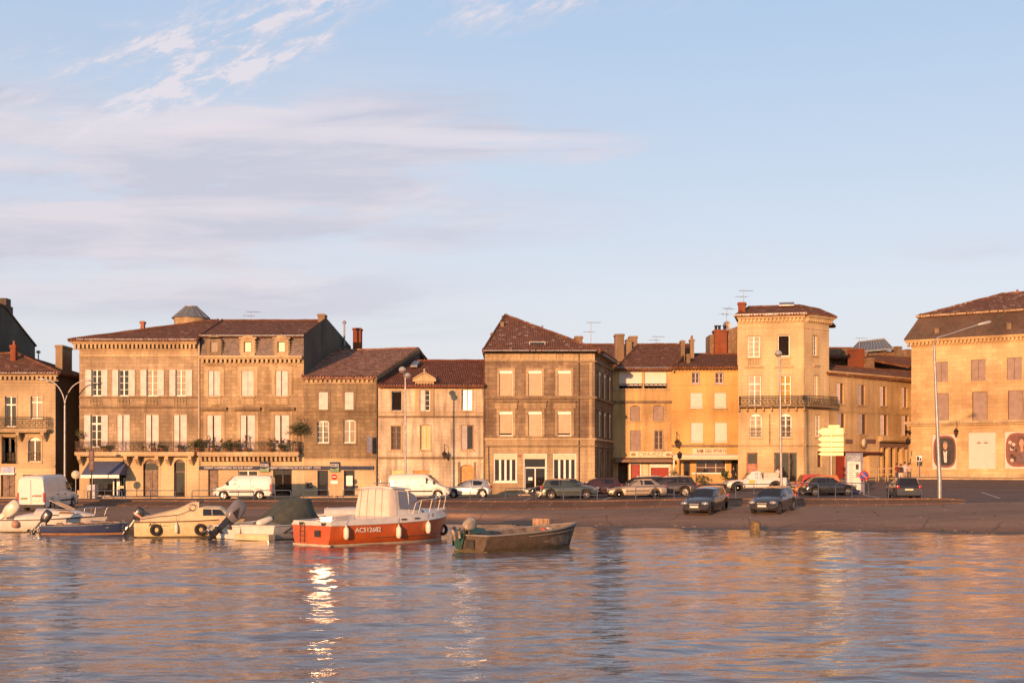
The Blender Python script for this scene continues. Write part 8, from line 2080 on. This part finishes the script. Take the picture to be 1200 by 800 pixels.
# ------------------------------------------------------------------ people
SKIN=paint('skin',(.42,.22,.14),.6,vary=.05); HAIR=paint('dark_hair',(.03,.018,.012),.7)
def person(px,Y,label,top,legs,h=1.7,rz=0,arms='down',hair=HAIR,z=None):
    X=(px-600)/F*Y; zz=gz(X,Y)+.1 if z is None else z; o=empty('person',(X,Y,zz),rz,label,'person','people standing at the side street' if px>1000 else None); k=h/1.7
    V=[(0,0,.95),(0,0,1.12),(0,0,1.34),(0,0,1.46),(0,-.01,1.55),(0,-.02,1.64),(.10,0,.90),(.11,.0,.50),(.11,.03,.08),(.11,-.12,.035),(-.10,0,.90),(-.12,-.03,.50),(-.13,.05,.08),(-.13,-.10,.035),
       (.17,0,1.38),(.23,.02,1.12),(.22,-.10,.88),(-.17,0,1.38),(-.23,.02,1.12),(-.22,-.08,.88)]
    if arms=='bent': V[16]=(.10,-.26,1.10); V[19]=(-.12,-.24,1.05)
    E_=[(0,1),(1,2),(2,3),(3,4),(4,5),(0,6),(6,7),(7,8),(8,9),(0,10),(10,11),(11,12),(12,13),(2,14),(14,15),(15,16),(2,17),(17,18),(18,19)]
    R0=[.13,.115,.13,.06,.07,.085,.085,.06,.042,.035,.085,.06,.042,.035,.058,.042,.03,.058,.042,.03]
    me=bpy.data.meshes.new('body'); me.from_pydata([(a*k,b*k,c*k) for a,b,c in V],E_,[]); bo=bpy.data.objects.new('body',me); COL.objects.link(bo); bo.parent=o
    sk=bo.modifiers.new('s','SKIN'); 
    if not me.skin_vertices: me.skin_vertices.new() if hasattr(me.skin_vertices,'new') else None
    for i,sv in enumerate(me.skin_vertices[0].data): sv.radius=(R0[i]*k,R0[i]*k*(.8 if i<3 else 1)); 
    me.skin_vertices[0].data[0].use_root=True
    su=bo.modifiers.new('u','SUBSURF'); su.levels=2; su.render_levels=2
    dg=bpy.context.evaluated_depsgraph_get(); m2=bpy.data.meshes.new_from_object(bo.evaluated_get(dg)); bo.modifiers.clear(); bo.data=m2
    m2.materials.clear(); 
    for mm in (SKIN,top,legs,PLAST): m2.materials.append(mm)
    for p in m2.polygons:
        c=p.center/k; p.use_smooth=True
        if c.z>1.45: i=0
        elif c.z>.92: i=1 if not (abs(c.x)>.19 and c.z<1.15 and arms=='down') else 0
        elif abs(c.x)>.17 and c.z>.8: i=0
        elif c.z>.12: i=2
        else: i=3
        p.material_index=i
    m=MB(); m.lathe([(0,.10),(.06,.095),(.095,.04),(.10,-.03),(.085,-.09)],(0,.015*k,1.665*k),12); m.build('hair',hair,o)
    m=MB()
    m.lathe([(0,-.022),(.012,-.01),(.012,.01),(0,.022)],(0,-.112*k,1.635*k),6); 
    m.build('nose',SKIN,o)
    m=MB()
    for sx_ in (-.032,.032): m.lathe([(0,-.008),(.009,0),(0,.008)],(sx_*k,-.098*k,1.66*k),6)
    m.build('eyes',HAIR,o)
    return o
CL=lambda n,c: paint(n,c,.8,vary=.15,scale=8)
person(1051,112,'person in a dark red top at the left of the group by the side street',CL('dark_red_cloth',(.22,.05,.035)),CL('denim',(.05,.06,.09)),1.66,.6)
person(1055.5,111.3,'person in dark clothes with bent arms in the middle of the group',CL('dark_cloth',(.04,.03,.035)),CL('white_trousers',(.62,.52,.45)),1.62,-.4,'bent')
person(1060.5,112,'person in a pink white shirt standing by the lantern post',CL('pink_white_cloth',(.62,.48,.46)),CL('beige_trousers',(.35,.28,.2)),1.76,.1)
person(1065.5,112.6,'person in a sand coloured shirt at the right end of the group',CL('sand_cloth',(.45,.35,.25)),CL('denim',(.05,.06,.09)),1.64,-.2,'bent')
person(911.5,110,'person in a pale shirt standing behind the load bed of the pickup',CL('pale_cloth',(.62,.56,.48)),CL('dark_cloth',(.04,.03,.035)),1.66,.2)
person(859.5,113,'person in black clothes standing at the right awning post of the bar',CL('black_cloth',(.02,.018,.02)),CL('dark_cloth',(.04,.03,.035)),1.7,.4)
